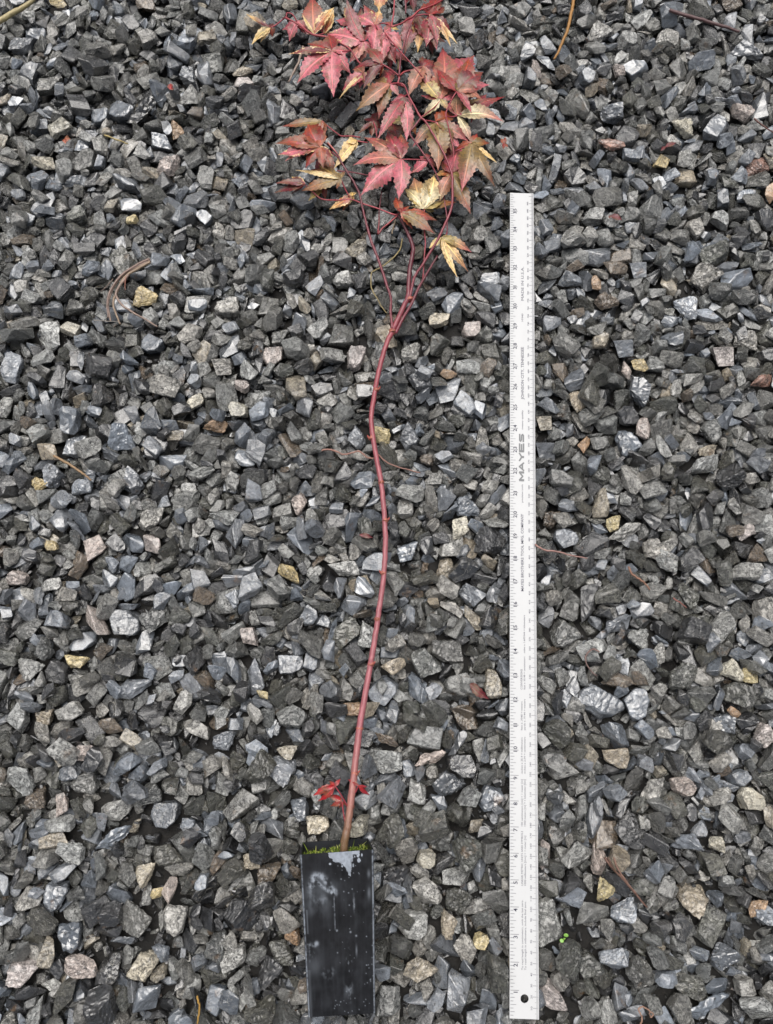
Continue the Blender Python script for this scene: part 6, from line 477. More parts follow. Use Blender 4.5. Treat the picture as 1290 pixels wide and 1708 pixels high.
# ---------------------------------------------------------------- ruler
ZR = 1.370                       # its upper face
R0 = P(850.3, 1699, ZR); R1 = P(851.0, 319.7, ZR)
RW = 1.145; RL = 36.0
_ry = (R1 - R0).normalized(); _ang = math.atan2(_ry.x, _ry.y)
def simple_mat(name, col, rough=.5, metal=0.0, spec=.5):
    g = NT(name); g.b.inputs['Base Color'].default_value = (*col, 1); g.b.inputs['Roughness'].default_value = rough
    g.b.inputs['Metallic'].default_value = metal; g.b.inputs['Specular IOR Level'].default_value = spec
    return g.m
def build_ruler():
    root = empty('ruler', R0); tag(root, 'long white metal yardstick lying upright along the right side of the sapling', 'ruler')
    g = NT('white_anodised_metal'); tc = g.n('ShaderNodeTexCoord')
    mp = g.n('ShaderNodeMapping'); mp.inputs['Scale'].default_value = (60, 1.2, 60); g.l(tc.outputs['Object'], mp.inputs[0])
    n = g.noise(mp.outputs[0], 12, 4, .6); n2 = g.noise(tc.outputs['Object'], 45, 4, .6)
    c = g.mix(g.ramp(n2.outputs['Fac'], [(.35, 0.0), (.75, .22)]).outputs[0], (.53, .536, .54), (.45, .455, .455))
    sp = g.ramp(g.noise(tc.outputs['Object'], 420, 2, .5).outputs['Fac'], [(.70, 0.0), (.76, .5)])
    c = g.mix(sp.outputs[0], c, (.45, .43, .40))
    g.l(c, g.b.inputs['Base Color']); g.b.inputs['Specular IOR Level'].default_value = .25
    g.l(g.ramp(n.outputs['Fac'], [(.3, .35), (.7, .55)]).outputs[0], g.b.inputs['Roughness'])
    body = g.m
    tick_ink = simple_mat('pale_grey_tick_print', (.20, .20, .22), .7, 0, .2); ink = simple_mat('grey_ruler_print', (.11, .11, .14), .7, 0, .2); ink2 = simple_mat('pale_grey_logo_print', (.20, .205, .21), .7, 0, .2)
    def place(o, rot=True):
        o.parent = root; o.location = (0, 0, 0); o.matrix_parent_inverse = Matrix.Identity(4)
    root.rotation_euler = (0, 0, -_ang)
    # blade with its hanging hole
    bm = bmesh.new(); hc = (.585, .71); hr = .157; N = 32
    sw = [(0, 0), (RW, -.0), (RW, RL), (0, RL)]
    ov = [bm.verts.new((x, y, 0)) for x, y in sw]; hv = [bm.verts.new((hc[0] + hr * math.cos(t), hc[1] + hr * math.sin(t), 0)) for t in [k * 2 * math.pi / N for k in range(N)]]
    ed = [bm.edges.new((ov[i], ov[(i + 1) % 4])) for i in range(4)] + [bm.edges.new((hv[i], hv[(i + 1) % N])) for i in range(N)]
    bmesh.ops.triangle_fill(bm, use_beauty=True, edges=ed, normal=(0, 0, 1))
    r = bmesh.ops.extrude_face_region(bm, geom=bm.faces[:])
    for v in [q for q in r['geom'] if isinstance(q, bmesh.types.BMVert)]: v.co.z = -.062
    bmesh.ops.recalc_face_normals(bm, faces=bm.faces[:])
    me = bpy.data.meshes.new('blade'); bm.to_mesh(me); bm.free(); me.materials.append(body)
    o = bpy.data.objects.new('blade', me); link(o); place(o)
    bv = o.modifiers.new('bevel', 'BEVEL'); bv.width = .010 * IN; bv.segments = 2; bv.limit_method = 'ANGLE'; bv.angle_limit = 1.0
    Z = .008
    def ticks(name, items):
        V, F = [], []
        for x0, x1, y, wd in items:
            k = len(V); V += [(x0, y - wd, Z), (x1, y - wd, Z), (x1, y + wd, Z), (x0, y + wd, Z)]; F.append((k, k + 1, k + 2, k + 3))
        me = bpy.data.meshes.new(name); me.from_pydata(V, [], F); me.materials.append(tick_ink); o = bpy.data.objects.new(name, me); link(o); place(o)
    it = []
    for i in range(1, 36 * 16):
        y = i / 16
        if i % 16 == 0: L = .335; wd = .011
        elif i % 8 == 0: L = .225; wd = .009
        elif i % 4 == 0: L = .165; wd = .011
        elif i % 2 == 0: L = .115; wd = .011
        else: continue
        it.append((.03, .03 + L, y, wd))
    ticks('inch_graduations', it)
    it = []
    for i in range(1, 914):
        y = i / 25.4
        L = .215 if i % 10 == 0 else (.135 if i % 5 == 0 else .085)
        it.append((RW - .025 - L, RW - .025, y, .006 if i % 10 else .009))
    ticks('millimetre_graduations', it)
    cache = {}
    def text(s, bold=0.0, wide=1.0):
        key = (s, bold, wide)
        if key not in cache:
            cu = bpy.data.curves.new('t', 'FONT'); cu.body = s; cu.size = 1.0; cu.resolution_u = 2; cu.offset = bold
            to = bpy.data.objects.new('t', cu); COL.objects.link(to)
            m = bpy.data.meshes.new_from_object(to.evaluated_get(bpy.context.evaluated_depsgraph_get()))
            V = np.array([v.co[:2] for v in m.vertices]); F = [tuple(p.vertices) for p in m.polygons]
            bpy.data.objects.remove(to); bpy.data.curves.remove(cu); bpy.data.meshes.remove(m); V[:, 0] -= V[:, 0].min(); cache[key] = (V, F)
        return cache[key]
    def lay(name, items, mat):
        """items: string, x of baseline, y start, y end (text runs up the ruler), cap height, bold"""
        VV, FF = [], []
        for s, xb, y0, y1, hgt, bold in items:
            V, F = text(s, .014 if hgt == .158 else (bold or 0.0)); wd = V[:, 0].max(); k = len(VV)
            sy = (y1 - y0) / wd if y1 is not None else hgt / .70 * 1.12
            st = y0 - (wd * sy if bold is None else 0)
            for a, b in V: VV.append((xb - b * hgt / .70, st + a * sy, Z))
            FF += [tuple(i + k for i in f) for f in F]
        me = bpy.data.meshes.new(name); me.from_pydata(VV, [], FF); me.materials.append(mat); o = bpy.data.objects.new(name, me); link(o); place(o)
    it = []
    for n in range(1, 36):
        s = str(n)
        if n < 10: it.append((s, .31, n - .05, None, .158, None))
        else: it.append((s[0], .31, n - .03, None, .158, None)); it.append((s[1], .31, n + .035, None, .158, 0))
    lay('inch_numerals', it, simple_mat('dark_numeral_print', (.05, .05, .075), .7, 0, .2))
    it = []
    for n in range(10, 910, 10):
        y = n / 25.4; s = str(n); L = .062 * len(s)
        it.append((s, .885, y - L / 2, y + L / 2, .068, .005))
    lay('millimetre_numerals', it, ink)
    def Y(v): return P(870, v, ZR).y - R0.y
    L1, L2 = .535, .655
    def ln(s, x, va, vb, h, bold=.0): return (s, x, Y(va), Y(vb), h, bold)
    it = [ln('To read length in centimeters, omit the last zero.', L1, 1617, 1500, .075), ln('To read length in millimeters, include final zero.', L2, 1617, 1502, .075),
          ln('LINEAR METRIC UNITS AND SYMBOLS', L1, 1476, 1385, .075), ln('1000 millimeters [mm] = 1 meter [m]', L2, 1476, 1393, .075),
          ln('100 centimeters [cm] = 1 meter [m]', L1, 1377, 1299, .075), ln('1000 meters [m] = 1 kilometer [km]', L2, 1377, 1299, .075),
          ln('inches x 25.4 = millimeters', L1, 1289, 1229, .075), ln('inches x 2.54 = centimeters', L2, 1289, 1228, .075),
          ln('feet x .3048 = meters', L1, 1217, 1169, .075), ln('yards x .9144 = meters', L2, 1217, 1165, .075),
          ln('CONVERSIONS', L1, 1149, 1115, .085), ln('feet x 30.48 = centimeters', L2, 1149, 1094, .075), ln('miles x 1.609344 = kilometers', L2, 1088, 1025, .075),
          ln('MAYES BROTHERS TOOL MFG. COMPANY', .60, 985, 856, .115, .012), ln('precision tools', .585, 837, 807, .075), ln('means quality', .60, 715, 683, .075),
          ln('JOHNSON CITY, TENNESSEE', .635, 665, 577.6, .125, .008), ln('10340', .62, 535, 522, .08), ln('MADE IN U.S.A.', .65, 500, 444, .125, .0)]
    lay('lettering', it, ink)
    # the maker's name in wide block letters: strokes on a 1 x 1 letter square
    LT = {'M': [((0, 0), (0, 1)), ((0, 1), (.5, .25)), ((.5, .25), (1, 1)), ((1, 1), (1, 0))], 'A': [((0, 0), (.5, 1)), ((.5, 1), (1, 0)), ((.22, .32), (.78, .32))],
          'Y': [((0, 1), (.5, .45)), ((1, 1), (.5, .45)), ((.5, .45), (.5, 0))], 'E': [((0, 0), (0, 1)), ((0, .94), (1, .94)), ((0, .5), (.9, .5)), ((0, .06), (1, .06))],
          'S': [((1, .90), (.2, .92)), ((.2, .92), (.04, .74)), ((.04, .74), (.25, .53)), ((.25, .53), (.8, .47)), ((.8, .47), (.97, .27)), ((.97, .27), (.8, .08)), ((.8, .08), (0, .10))]}
    y0, y1 = Y(801), Y(721); cw = (y1 - y0) / 5; me = bpy.data.meshes.new('maker_name'); VV, FF = [], []
    for k, ch in enumerate('MAYES'):
        for j, (p, q) in enumerate(LT[ch]):
            a = Vector((y0 + cw * (k + .07 + p[0] * .80), p[1] * .20)); c = Vector((y0 + cw * (k + .07 + q[0] * .80), q[1] * .20)); d = (c - a).normalized(); n = Vector((-d.y, d.x)) * (.050 if abs(d.x) < .5 else .034); e = d * .012
            m = len(VV); VV += [(.625 - v.y, v.x, Z + .0006 * j) for v in (a - e - n, c + e - n, c + e + n, a - e + n)]; FF.append((m, m + 1, m + 2, m + 3))
    me.from_pydata(VV, [], FF); me.materials.append(ink2); o = bpy.data.objects.new('maker_name', me); link(o); place(o)
build_ruler()

# ---------------------------------------------------------------- tubes
def catmull(pts, n=6):
    out = []; m = len(pts)
    for i in range(m - 1):
        p0, p1, p2, p3 = pts[max(i - 1, 0)], pts[i], pts[i + 1], pts[min(i + 2, m - 1)]
        for k in range(n):
            t = k / n
            out.append(tuple(.5 * (2 * b + (c - a) * t + (2 * a - 5 * b + 4 * c - d) * t * t + (3 * b - a - 3 * c + d) * t ** 3) for a, b, c, d in zip(p0, p1, p2, p3)))
    out.append(tuple(pts[-1])); return out
def tube(name, pts, mat, parent=None, seg=8, n=6, col=None, wob=0.0, seed=0, smooth=True):
    """pts: (u, v, z, width in photo px, *colour index) smoothed and swept"""
    rng = random.Random(seed)
    q = catmull(pts, n); C = [P(a[0], a[1], a[2]) for a in q]; R = [a[3] * .5 * pxin(a[0], a[1], a[2]) for a in q]
    if wob: C = [c + Vector((rng.gauss(0, wob), rng.gauss(0, wob), rng.gauss(0, wob))) for c in C]
    V, F, CO, LO = [], [], [], []; up = Vector((0, 0, 1)); dist = 0
    for i, c in enumerate(C):
        t = (C[min(i + 1, len(C) - 1)] - C[max(i - 1, 0)]).normalized()
        if i: dist += (c - C[i - 1]).length
        s = t.cross(up)
        s = s.normalized() if s.length > 1e-4 else Vector((1, 0, 0)); b = s.cross(t)
        for k in range(seg):
            a = 2 * math.pi * k / seg; rr = R[i] * (1 + (rng.gauss(0, .04) if wob else 0))
            V.append(c + s * (rr * math.cos(a)) + b * (rr * math.sin(a))); LO.append((math.cos(a) * R[i], math.sin(a) * R[i], dist))
            if col: CO.append((*col(i / (len(C) - 1), q[i]), 1))
    for i in range(len(C) - 1):
        for k in range(seg):
            a = i * seg + k; b2 = i * seg + (k + 1) % seg
            F.append((a, b2, b2 + seg, a + seg))
    F.append(tuple(range(seg - 1, -1, -1))); F.append(tuple(range(len(V) - seg, len(V))))
    at = {'loc': ('FLOAT_VECTOR', LO)}
    if col: at['tint'] = ('FLOAT_COLOR', CO)
    return mesh_obj(name, V, F, mat, parent, smooth, at)

# bark: pink-red young wood to tan old bark, with lenticels and fine stripes
g = NT('young_maple_bark'); t_ = g.attr('tint').outputs['Color']; lo = g.attr('loc').outputs['Vector']
mp = g.n('ShaderNodeMapping'); mp.inputs['Scale'].default_value = (20, 20, 1.2); g.l(lo, mp.inputs[0])
st = g.noise(mp.outputs[0], 2.2, 4, .65); sp = g.noise(lo, 26, 2, .5)
c = g.mix(1.0, t_, g.ramp(st.outputs['Fac'], [(.3, .55), (.5, 1.0), (.68, 1.5)]).outputs[0], 'MULTIPLY')
c = g.mix(g.math('MULTIPLY', g.ramp(sp.outputs['Fac'], [(.66, 0.0), (.70, 1.0)]).outputs[0], .45), c, (.45, .30, .24))
g.l(c, g.b.inputs['Base Color']); g.b.inputs['Roughness'].default_value = .38
g.l(g.bump(st.outputs['Fac'], .5, .0006), g.b.inputs['Normal']); M_BARK = g.m
g = NT('dry_plant_fibre'); t_ = g.attr('tint').outputs['Color']; lo = g.attr('loc').outputs['Vector']
mp = g.n('ShaderNodeMapping'); mp.inputs['Scale'].default_value = (20, 20, 3); g.l(lo, mp.inputs[0]); st = g.noise(mp.outputs[0], 2.0, 4, .6)
g.l(g.mix(1.0, t_, g.ramp(st.outputs['Fac'], [(.3, .45), (.7, 1.15)]).outputs[0], 'MULTIPLY'), g.b.inputs['Base Color'])
g.b.inputs['Roughness'].default_value = .5; g.l(g.bump(st.outputs['Fac'], .5, .0004), g.b.inputs['Normal']); M_FIBRE = g.m

# ---------------------------------------------------------------- leaf material
g = NT('maple_leaf'); t_ = g.attr('tint').outputs['Color']; lf = g.attr('lf').outputs['Vector']
sx = g.n('ShaderNodeSeparateXYZ'); g.l(lf, sx.inputs[0]); T_, S_, E_ = sx.outputs[0], sx.outputs[1], sx.outputs[2]   # along lobe, across (abs), dead margin
lo = g.attr('loc').outputs['Vector']
blot = g.noise(lo, 5.5, 4, .65, .3); fine = g.noise(lo, 30, 3, .6)
c = g.mix(1.0, t_, g.ramp(blot.outputs['Fac'], [(.30, .42), (.5, 1.0), (.72, 1.5)]).outputs[0], 'MULTIPLY')
c = g.mix(g.ramp(g.noise(lo, 2.2, 2, .5).outputs['Fac'], [(.44, 0.0), (.62, .6)]).outputs[0], c, (.15, .105, .05))
wv = g.math('SINE', g.math('MULTIPLY', g.math('SUBTRACT', T_, g.math('MULTIPLY', S_, .10)), 62.0))
sv = g.ramp(wv, [(.86, 0.0), (.98, .55)])
mid = g.ramp(S_, [(.05, 1.0), (.12, 0.0)])
vein = g.math('MAXIMUM', mid.outputs[0], g.math('MULTIPLY', sv.outputs[0], .6), True)
vc = g.mix(1.0, t_, (1.9, 1.9, 1.7), 'MULTIPLY')
c = g.mix(g.math('MULTIPLY', vein, .9), c, vc)
dead = g.math('ADD', E_, g.math('MULTIPLY', g.math('SUBTRACT', g.noise(lo, 4.5, 3, .6).outputs['Fac'], .5), 1.6))
dm = g.ramp(dead, [(.53, 0.0), (.58, 1.0)])
c = g.mix(dm.outputs[0], c, g.ramp(fine.outputs['Fac'], [(.3, (.60, .37, .14)), (.7, (.78, .62, .34))]).outputs[0])
sp = g.ramp(g.noise(lo, 15, 1, .5).outputs['Fac'], [(.775, 0.0), (.79, 1.0)]); c = g.mix(g.math('MULTIPLY', sp.outputs[0], .8), c, (.72, .66, .60))
g.l(c, g.b.inputs['Base Color']); g.l(g.ramp(blot.outputs['Fac'], [(.35, .5), (.6, .22)]).outputs[0], g.b.inputs['Roughness']); g.b.inputs['Specular IOR Level'].default_value = .6
hh = g.math('ADD', g.math('MULTIPLY', vein, -.6), g.math('MULTIPLY', fine.outputs['Fac'], .5)); g.l(g.bump(hh, .6, .0006), g.b.inputs['Normal'])
tr = g.n('ShaderNodeBsdfTranslucent'); g.l(c, tr.inputs[0]); ms = g.n('ShaderNodeMixShader'); ms.inputs[0].default_value = .12
g.l(g.b.outputs[0], ms.inputs[1]); g.l(tr.outputs[0], ms.inputs[2]); g.l(ms.outputs[0], g.out.inputs[0]); M_LEAF = g.m

LC = {'R': lin(126, 34, 34), 'D': lin(92, 26, 34), 'P': lin(176, 88, 100), 'M': lin(138, 52, 62), 'T': lin(158, 100, 84), 'G': lin(122, 98, 54), 'Y': lin(206, 172, 114),
      'O': lin(144, 66, 38), 'C': lin(198, 184, 148), 'B': lin(150, 18, 30), 'K': lin(164, 144, 90), 'A': lin(214, 176, 108)}
def build_leaf(parent, cx, cy, z, lobes, stalk=None, seed=0, name='leaf', droop=.35, label=None):
    """lobes: (u, v, width/length, colour, tip colour, dead margin 0..1, lift)"""
    rng = random.Random(seed); V, F, CO, LF, LO = [], [], [], [], []
    C = P(cx, cy, z); k_ = pxin(cx, cy, z)
    for j, L in enumerate(lobes):
        u, v, wr, c0, c1, de = L[:6]; zt = z - droop * rng.uniform(.3, 1.2) + (L[6] if len(L) > 6 else 0)
        zt = max(zt, 1.38)
        T = P(u, v, zt); ax = T - C; ln_ = ax.length; W = ln_ * wr * .54
        b = Vector((0, 0, 1)).cross(ax).normalized(); bend = rng.uniform(-.06, .06) * ln_; fold = rng.uniform(.05, .4) * rng.choice((1, 1, -1)); arch = ln_ * rng.uniform(.02, .09)
        tw = rng.uniform(-.35, .35); n = max(10, min(22, int(ln_ * 9))); k = len(V); ss = (-1, -.55, 0, .55, 1)
        ph = rng.uniform(0, 6); a0, a1 = LC[c0], LC[c1]; zj = .012 * j
        for i in range(n + 1):
            t = i / n; w = W * (math.sin(math.pi * t ** .82) ** 1.15 + .07 * (1 - t))
            if t > .72: w *= 1 - .45 * (t - .72) / .28
            w += .012
            if i == n: w = .008
            for s in ss:
                wl = w
                if abs(s) == 1 and 1 < i < n - 1: wl *= 1.13 if i % 2 else .90
                sh = (i % 2) * .0
                off = b * (s * wl + bend * math.sin(math.pi * t)); zz = arch * math.sin(math.pi * t) + abs(s) * wl * fold + s * wl * tw * t
                if abs(s) == 1: zz += w * .16 * math.sin(9 * t + ph + s)
                p = C + ax * t + off; p.z += zz + zj
                V.append(p); m = min(1, max(0, (t - .35) / .65)); col = tuple(x * (1 - m) + y * m for x, y in zip(a0, a1)); CO.append((*col, 1))
                LF.append((t, abs(s), de * (.35 + .65 * max(abs(s) ** 1.5, t ** 3)))); LO.append((p.x + seed * 3.1, p.y + j * 1.7, s * w + seed))
        for i in range(n):
            for s in range(4):
                a = k + i * 5 + s; F.append((a, a + 1, a + 6, a + 5))
    o = mesh_obj(name, V, F, M_LEAF, parent, True, {'tint': ('FLOAT_COLOR', CO), 'lf': ('FLOAT_VECTOR', LF), 'loc': ('FLOAT_VECTOR', LO)})
    if label: o['label'] = label
    if stalk:
        pts = [(cx, cy, z + .03, 2.2)] + [(a, b2, (c2 if c2 else z), 2.3) for a, b2, c2 in stalk]
        sc_ = LC['M'] if name == 'leaf' else LC['B']
        st_ = tube('leaf_stalk', pts, M_BARK, None, 6, 5, col=lambda t, q: tuple(x * 1.0 for x in sc_), seed=seed)
        st_.parent = o
    return o

# ---------------------------------------------------------------- the potted sapling
PZ1, PZ0 = 3.43, .93
def build_pot(root):
    g = NT('scuffed_black_plastic'); d = g.attr('dirt_and_edge_glint'); sx = g.n('ShaderNodeSeparateXYZ'); g.l(d.outputs['Vector'], sx.inputs[0])
    tc = g.n('ShaderNodeTexCoord'); n = g.noise(tc.outputs['Object'], 900, 3, .6); n2 = g.noise(tc.outputs['Object'], 60, 5, .7)
    base = g.ramp(n2.outputs['Fac'], [(.35, (.004, .0044, .0055)), (.7, (.010, .0108, .0135))])
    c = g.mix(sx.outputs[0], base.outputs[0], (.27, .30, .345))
    g.l(c, g.b.inputs['Base Color']); g.l(g.ramp(n2.outputs['Fac'], [(.3, .30), (.7, .55)]).outputs[0], g.b.inputs['Roughness'])
    g.b.inputs['Specular IOR Level'].default_value = .11
    g.l(g.bump(n.outputs['Fac'], .12, .0003), g.b.inputs['Normal']); mat = g.m
    # corners: opening end then base end; top face then underside
    A, B = P(500, 1426, PZ1), P(623.5, 1417, PZ1); Cc, D = P(514, 1697, PZ1 - .06), P(626.5, 1690, PZ1 - .06)
    A2, B2 = P(505, 1405, PZ0), P(614.5, 1398, PZ0); ax = ((Cc - A) + (D - B)) * .5
    C2 = A2 + ax + Vector((.14, 0, .10)); D2 = B2 + ax + Vector((-.14, 0, .10))
    NU, NV = 150, 300; rng = random.Random(4)
    V, F, DI = [], [], []
    # smears on the top face, drawn in its own u (left-right) and v (rim to base) coordinates
    uu, vv = np.meshgrid(np.linspace(0, 1, NU + 1), np.linspace(0, 1, NV + 1))
    def vn(fx, fy, s, oct=3):
        out = np.zeros_like(uu)
        for i in range(uu.shape[0]):
            for j in range(uu.shape[1]):
                out[i, j] = MN.fractal(Vector((uu[i, j] * fx + s, vv[i, j] * fy, s)), 1.0, 2.0, oct)
        return out
    n1 = vn(7, 9, 3.3); n2_ = vn(26, 50, 8.1, 2); n3 = vn(30, 5, 5.5, 2)
    def blob(cu, cv, ru, rv, ang=0.0):
        x = (uu - cu); y = (vv - cv) * 2.2; c_, s_ = math.cos(ang), math.sin(ang); return np.exp(-(((x * c_ + y * s_) / ru) ** 2 + ((-x * s_ + y * c_) / rv) ** 2))
    dirt_and_edge_glint = np.zeros_like(uu)
    def smear(pts, wd, k):
        best = np.full_like(uu, 9.0)
        for (a, b), (c_, d) in zip(pts, pts[1:]):
            ax_, ay = a, b * 2.2; bx, by = c_ - a, (d - b) * 2.2; t = np.clip(((uu - ax_) * bx + (vv * 2.2 - ay) * by) / (bx * bx + by * by), 0, 1)
            best = np.minimum(best, np.hypot(uu - ax_ - t * bx, vv * 2.2 - ay - t * by))
        return 1.55 * k * np.exp(-(best / wd) ** 2.6) * np.clip(.62 + 1.3 * n1 + 1.0 * n2_ + .5 * n3, 0, 1.6)
    dirt_and_edge_glint += smear([(.15, .20), (.16, .155), (.20, .135), (.27, .14), (.34, .175), (.40, .225), (.46, .255)], .040, .36)
    dirt_and_edge_glint += smear([(.20, .165), (.26, .20), (.34, .235), (.44, .262)], .022, .34) + smear([(.12, .20), (.13, .27), (.22, .31), (.30, .29)], .05, .10) + .10 * blob(.26, .22, .20, .16) * (1 + n1)
    dirt_and_edge_glint += smear([(.06, .56), (.12, .575), (.18, .56)], .03, .26) + smear([(.07, .60), (.11, .63), (.10, .66)], .035, .22) + smear([(.28, .74), (.33, .76), (.37, .74)], .05, .12)
    dirt_and_edge_glint += .13 * blob(.15, .33, .16, .10) * (1 + n1 * 1.5) + .12 * blob(.13, .70, .1, .12)
    dirt_and_edge_glint += .6 * blob(.63, .75, .03, .22) * np.clip(.3 + n1 * 2 + n2_ * 2.5, 0, 1.3) + .22 * blob(.60, .83, .05, .10) * (.6 + n1 * 2) + .35 * blob(.72, .33, .012, .09) * (.7 + n2_ * 2) + .3 * blob(.74, .62, .012, .06) + .25 * blob(.93, .27, .02, .07) + .25 * blob(.93, .15, .02, .05)
    dirt_and_edge_glint += .35 * np.exp(-((uu - .445) / .008) ** 2) * ((vv > .27) & (vv < .49)) * (.6 + n2_) + .18 * np.exp(-((uu - .06) / .01) ** 2) * ((vv > .35) & (vv < .50)) + .10 * np.exp(-((uu - .05 - .0) / .02) ** 2) * (vv > .72)
    dirt_and_edge_glint += .015 * np.clip(n3 + .25, 0, 1) + .03 * np.clip(n1 + .2, 0, 1)
    specks = [(.65, .485, 1), (.66, .505, 2), (.74, .53, 2), (.37, .485, 1), (.47, .49, 2)] + [(rng.uniform(.42, .97), rng.uniform(.08, .98), rng.choice((.4, .5, .7, 1.3))) for _ in range(34)] + [(rng.uniform(.5, .8), rng.uniform(.05, .2), .9) for _ in range(16)] + [(rng.uniform(.2, .9), rng.uniform(.9, .99), 1.) for _ in range(14)] + [(rng.uniform(.85, .99), rng.uniform(.62, .85), 1) for _ in range(14)]
    for a, b, r in specks: dirt_and_edge_glint += .6 * np.exp(-(((uu - a) / (.006 * r)) ** 2 + ((vv - b) / (.0027 * r)) ** 2))
    # peeled pale patch hanging from the rim
    ed = np.interp(uu, [.38, .40, .44, .48, .50, .56, .60, .66, .68, .70, .73, .76, .80, .82], [0, .03, .045, .075, .065, .07, .09, .155, .16, .08, .055, .05, .035, 0])
    patch = (vv < ed + .012 * n2_) & (uu > .385) & (uu < .81) & ~((uu > .72) & (vv > .012 + .03 * n1) & (n2_ < .1))
    for a, b, r1, r2 in ((.41, .072, .016, .005), (.57, .092, .012, .006), (.80, .06, .02, .014), (.72, .09, .012, .012), (.84, .03, .008, .012)): patch |= (((uu - a) / r1) ** 2 + ((vv - b) / r2) ** 2 < 1 + n2_)
    dirt_and_edge_glint = np.clip(dirt_and_edge_glint, 0, .8); dirt_and_edge_glint[patch] = np.clip(.80 + .35 * n1 + .25 * n2_, .5, 1)[patch]
    dirt_and_edge_glint = np.maximum(dirt_and_edge_glint, .85 * (np.exp(-((uu - .016) / .011) ** 2) + np.exp(-((.986 - uu) / .010) ** 2)) * np.clip(.8 + .8 * n2_ + .5 * n1, .1, 1.0))  # worn long edges, with the sky's highlight on the rounding painted in
    rad = .07
    for i in range(NV + 1):
        v = i / NV
        for j in range(NU + 1):
            u = j / NU; p = (A * (1 - u) + B * u) * (1 - v) + (Cc * (1 - u) + D * u) * v
            du = min(u, 1 - u) * 2.6; e = max(0, 1 - du / rad)
            p = p + Vector((0, 0, -.07 * e * e)); p.z += -.035 * math.sin(math.pi * u) * math.sin(math.pi * min(v * 1.4, 1))
            V.append(p); DI.append((dirt_and_edge_glint[i, j], 0, 0))
    for i in range(NV):
        for j in range(NU):
            a = i * (NU + 1) + j; F.append((a, a + NU + 1, a + NU + 2, a + 1))
    # sides, underside, base
    def quad(a, b, c, d, nx=6, ny=10):
        k = len(V)
        for i in range(ny + 1):
            for j in range(nx + 1):
                s, t = j / nx, i / ny; V.append((a * (1 - s) + b * s) * (1 - t) + (d * (1 - s) + c * s) * t); DI.append((.04, 0, 0))
        for i in range(ny):
            for j in range(nx): q = k + i * (nx + 1) + j; F.append((q, q + 1, q + nx + 2, q + nx + 1))
    dz = Vector((0, 0, -.07))
    quad(A + dz, A2, C2, Cc + dz); quad(B2, B + dz, D + dz, D2); quad(A2, B2, D2, C2); quad(Cc + dz, C2, D2, D + dz)
    # rim thickness and inner walls, 0.4 inch deep to the soil
    ctr = (A + B + A2 + B2) * .25; inw = lambda p: p + (ctr - p) * .045; dp = ax.normalized() * .75
    for a, b in ((A + dz * .3, B + dz * .3), (B, B2), (B2, A2), (A2, A)):
        quad(a, b, inw(b), inw(a), 4, 1); quad(inw(a), inw(b), inw(b) + dp, inw(a) + dp, 4, 3)
    pot = mesh_obj('pot', V, F, mat, root, False, {'dirt_and_edge_glint': ('FLOAT_VECTOR', DI)})
    pot['label'] = 'square black plastic pot lying on its side'
    # soil plug, a little below the rim
    S = [inw(A) + dp * .45, inw(B) + dp * .45, inw(B2) + dp * .45, inw(A2) + dp * .45]; V, F = [], []; n = 14
    for i in range(n + 1):
        for j in range(n + 1):
            s, t = j / n, i / n; p = (S[0] * (1 - s) + S[1] * s) * (1 - t) + (S[3] * (1 - s) + S[2] * s) * t
            V.append(p - dp * (.12 * MN.noise(p * 3) + .10 * MN.noise(p * 9)))
    for i in range(n):
        for j in range(n): a = i * (n + 1) + j; F.append((a, a + 1, a + n + 2, a + n + 1))
    mesh_obj('soil', V, F, M_SOIL, root)
    # moss: many tiny pointed shoots
    g = NT('green_moss'); t_ = g.attr('tint'); g.l(t_.outputs['Color'], g.b.inputs['Base Color']); g.b.inputs['Roughness'].default_value = .55; mm = g.m
    V, F, CO = [], [], []
    out = -dp.normalized()
    for k in range(7500):
        s, t = rng.random(), rng.random() ** .8
        p = (S[0] * (1 - s) + S[1] * s) * (1 - t) + (S[3] * (1 - s) + S[2] * s) * t
        den = MN.noise(p * 3.6 + Vector((5, 1, 2))) * 1.5
        if den < -.05 and rng.random() < .8: continue
        if abs(s - .62) < .035: continue
        h = rng.uniform(.04, .10) * (.6 + 2.6 * max(0, den)); 
        if rng.random() < .015: h *= 3.2
        d = (out + Vector((rng.gauss(0, .45), rng.gauss(0, .35), rng.gauss(0, .45)))).normalized(); sd_ = d.cross(Vector((rng.gauss(0, 1), rng.gauss(0, 1), rng.gauss(0, 1)))).normalized() * rng.uniform(.010, .02)
        e = len(V); V += [p - sd_, p + sd_, p + d * h * .55 + sd_ * 1.2, p + d * h, p + d * h * .55 - sd_ * 1.2]; F.append((e, e + 1, e + 2, e + 3, e + 4))
        cc = rng.choice((lin(120, 140, 40), lin(150, 170, 60), lin(75, 100, 30), lin(180, 185, 100), lin(60, 80, 25), lin(45, 62, 20))); CO += [(*cc, 1)] * 5
    o = mesh_obj('moss', V, F, mm, root, False, {'tint': ('FLOAT_COLOR', CO)}); o['kind'] = 'stuff'

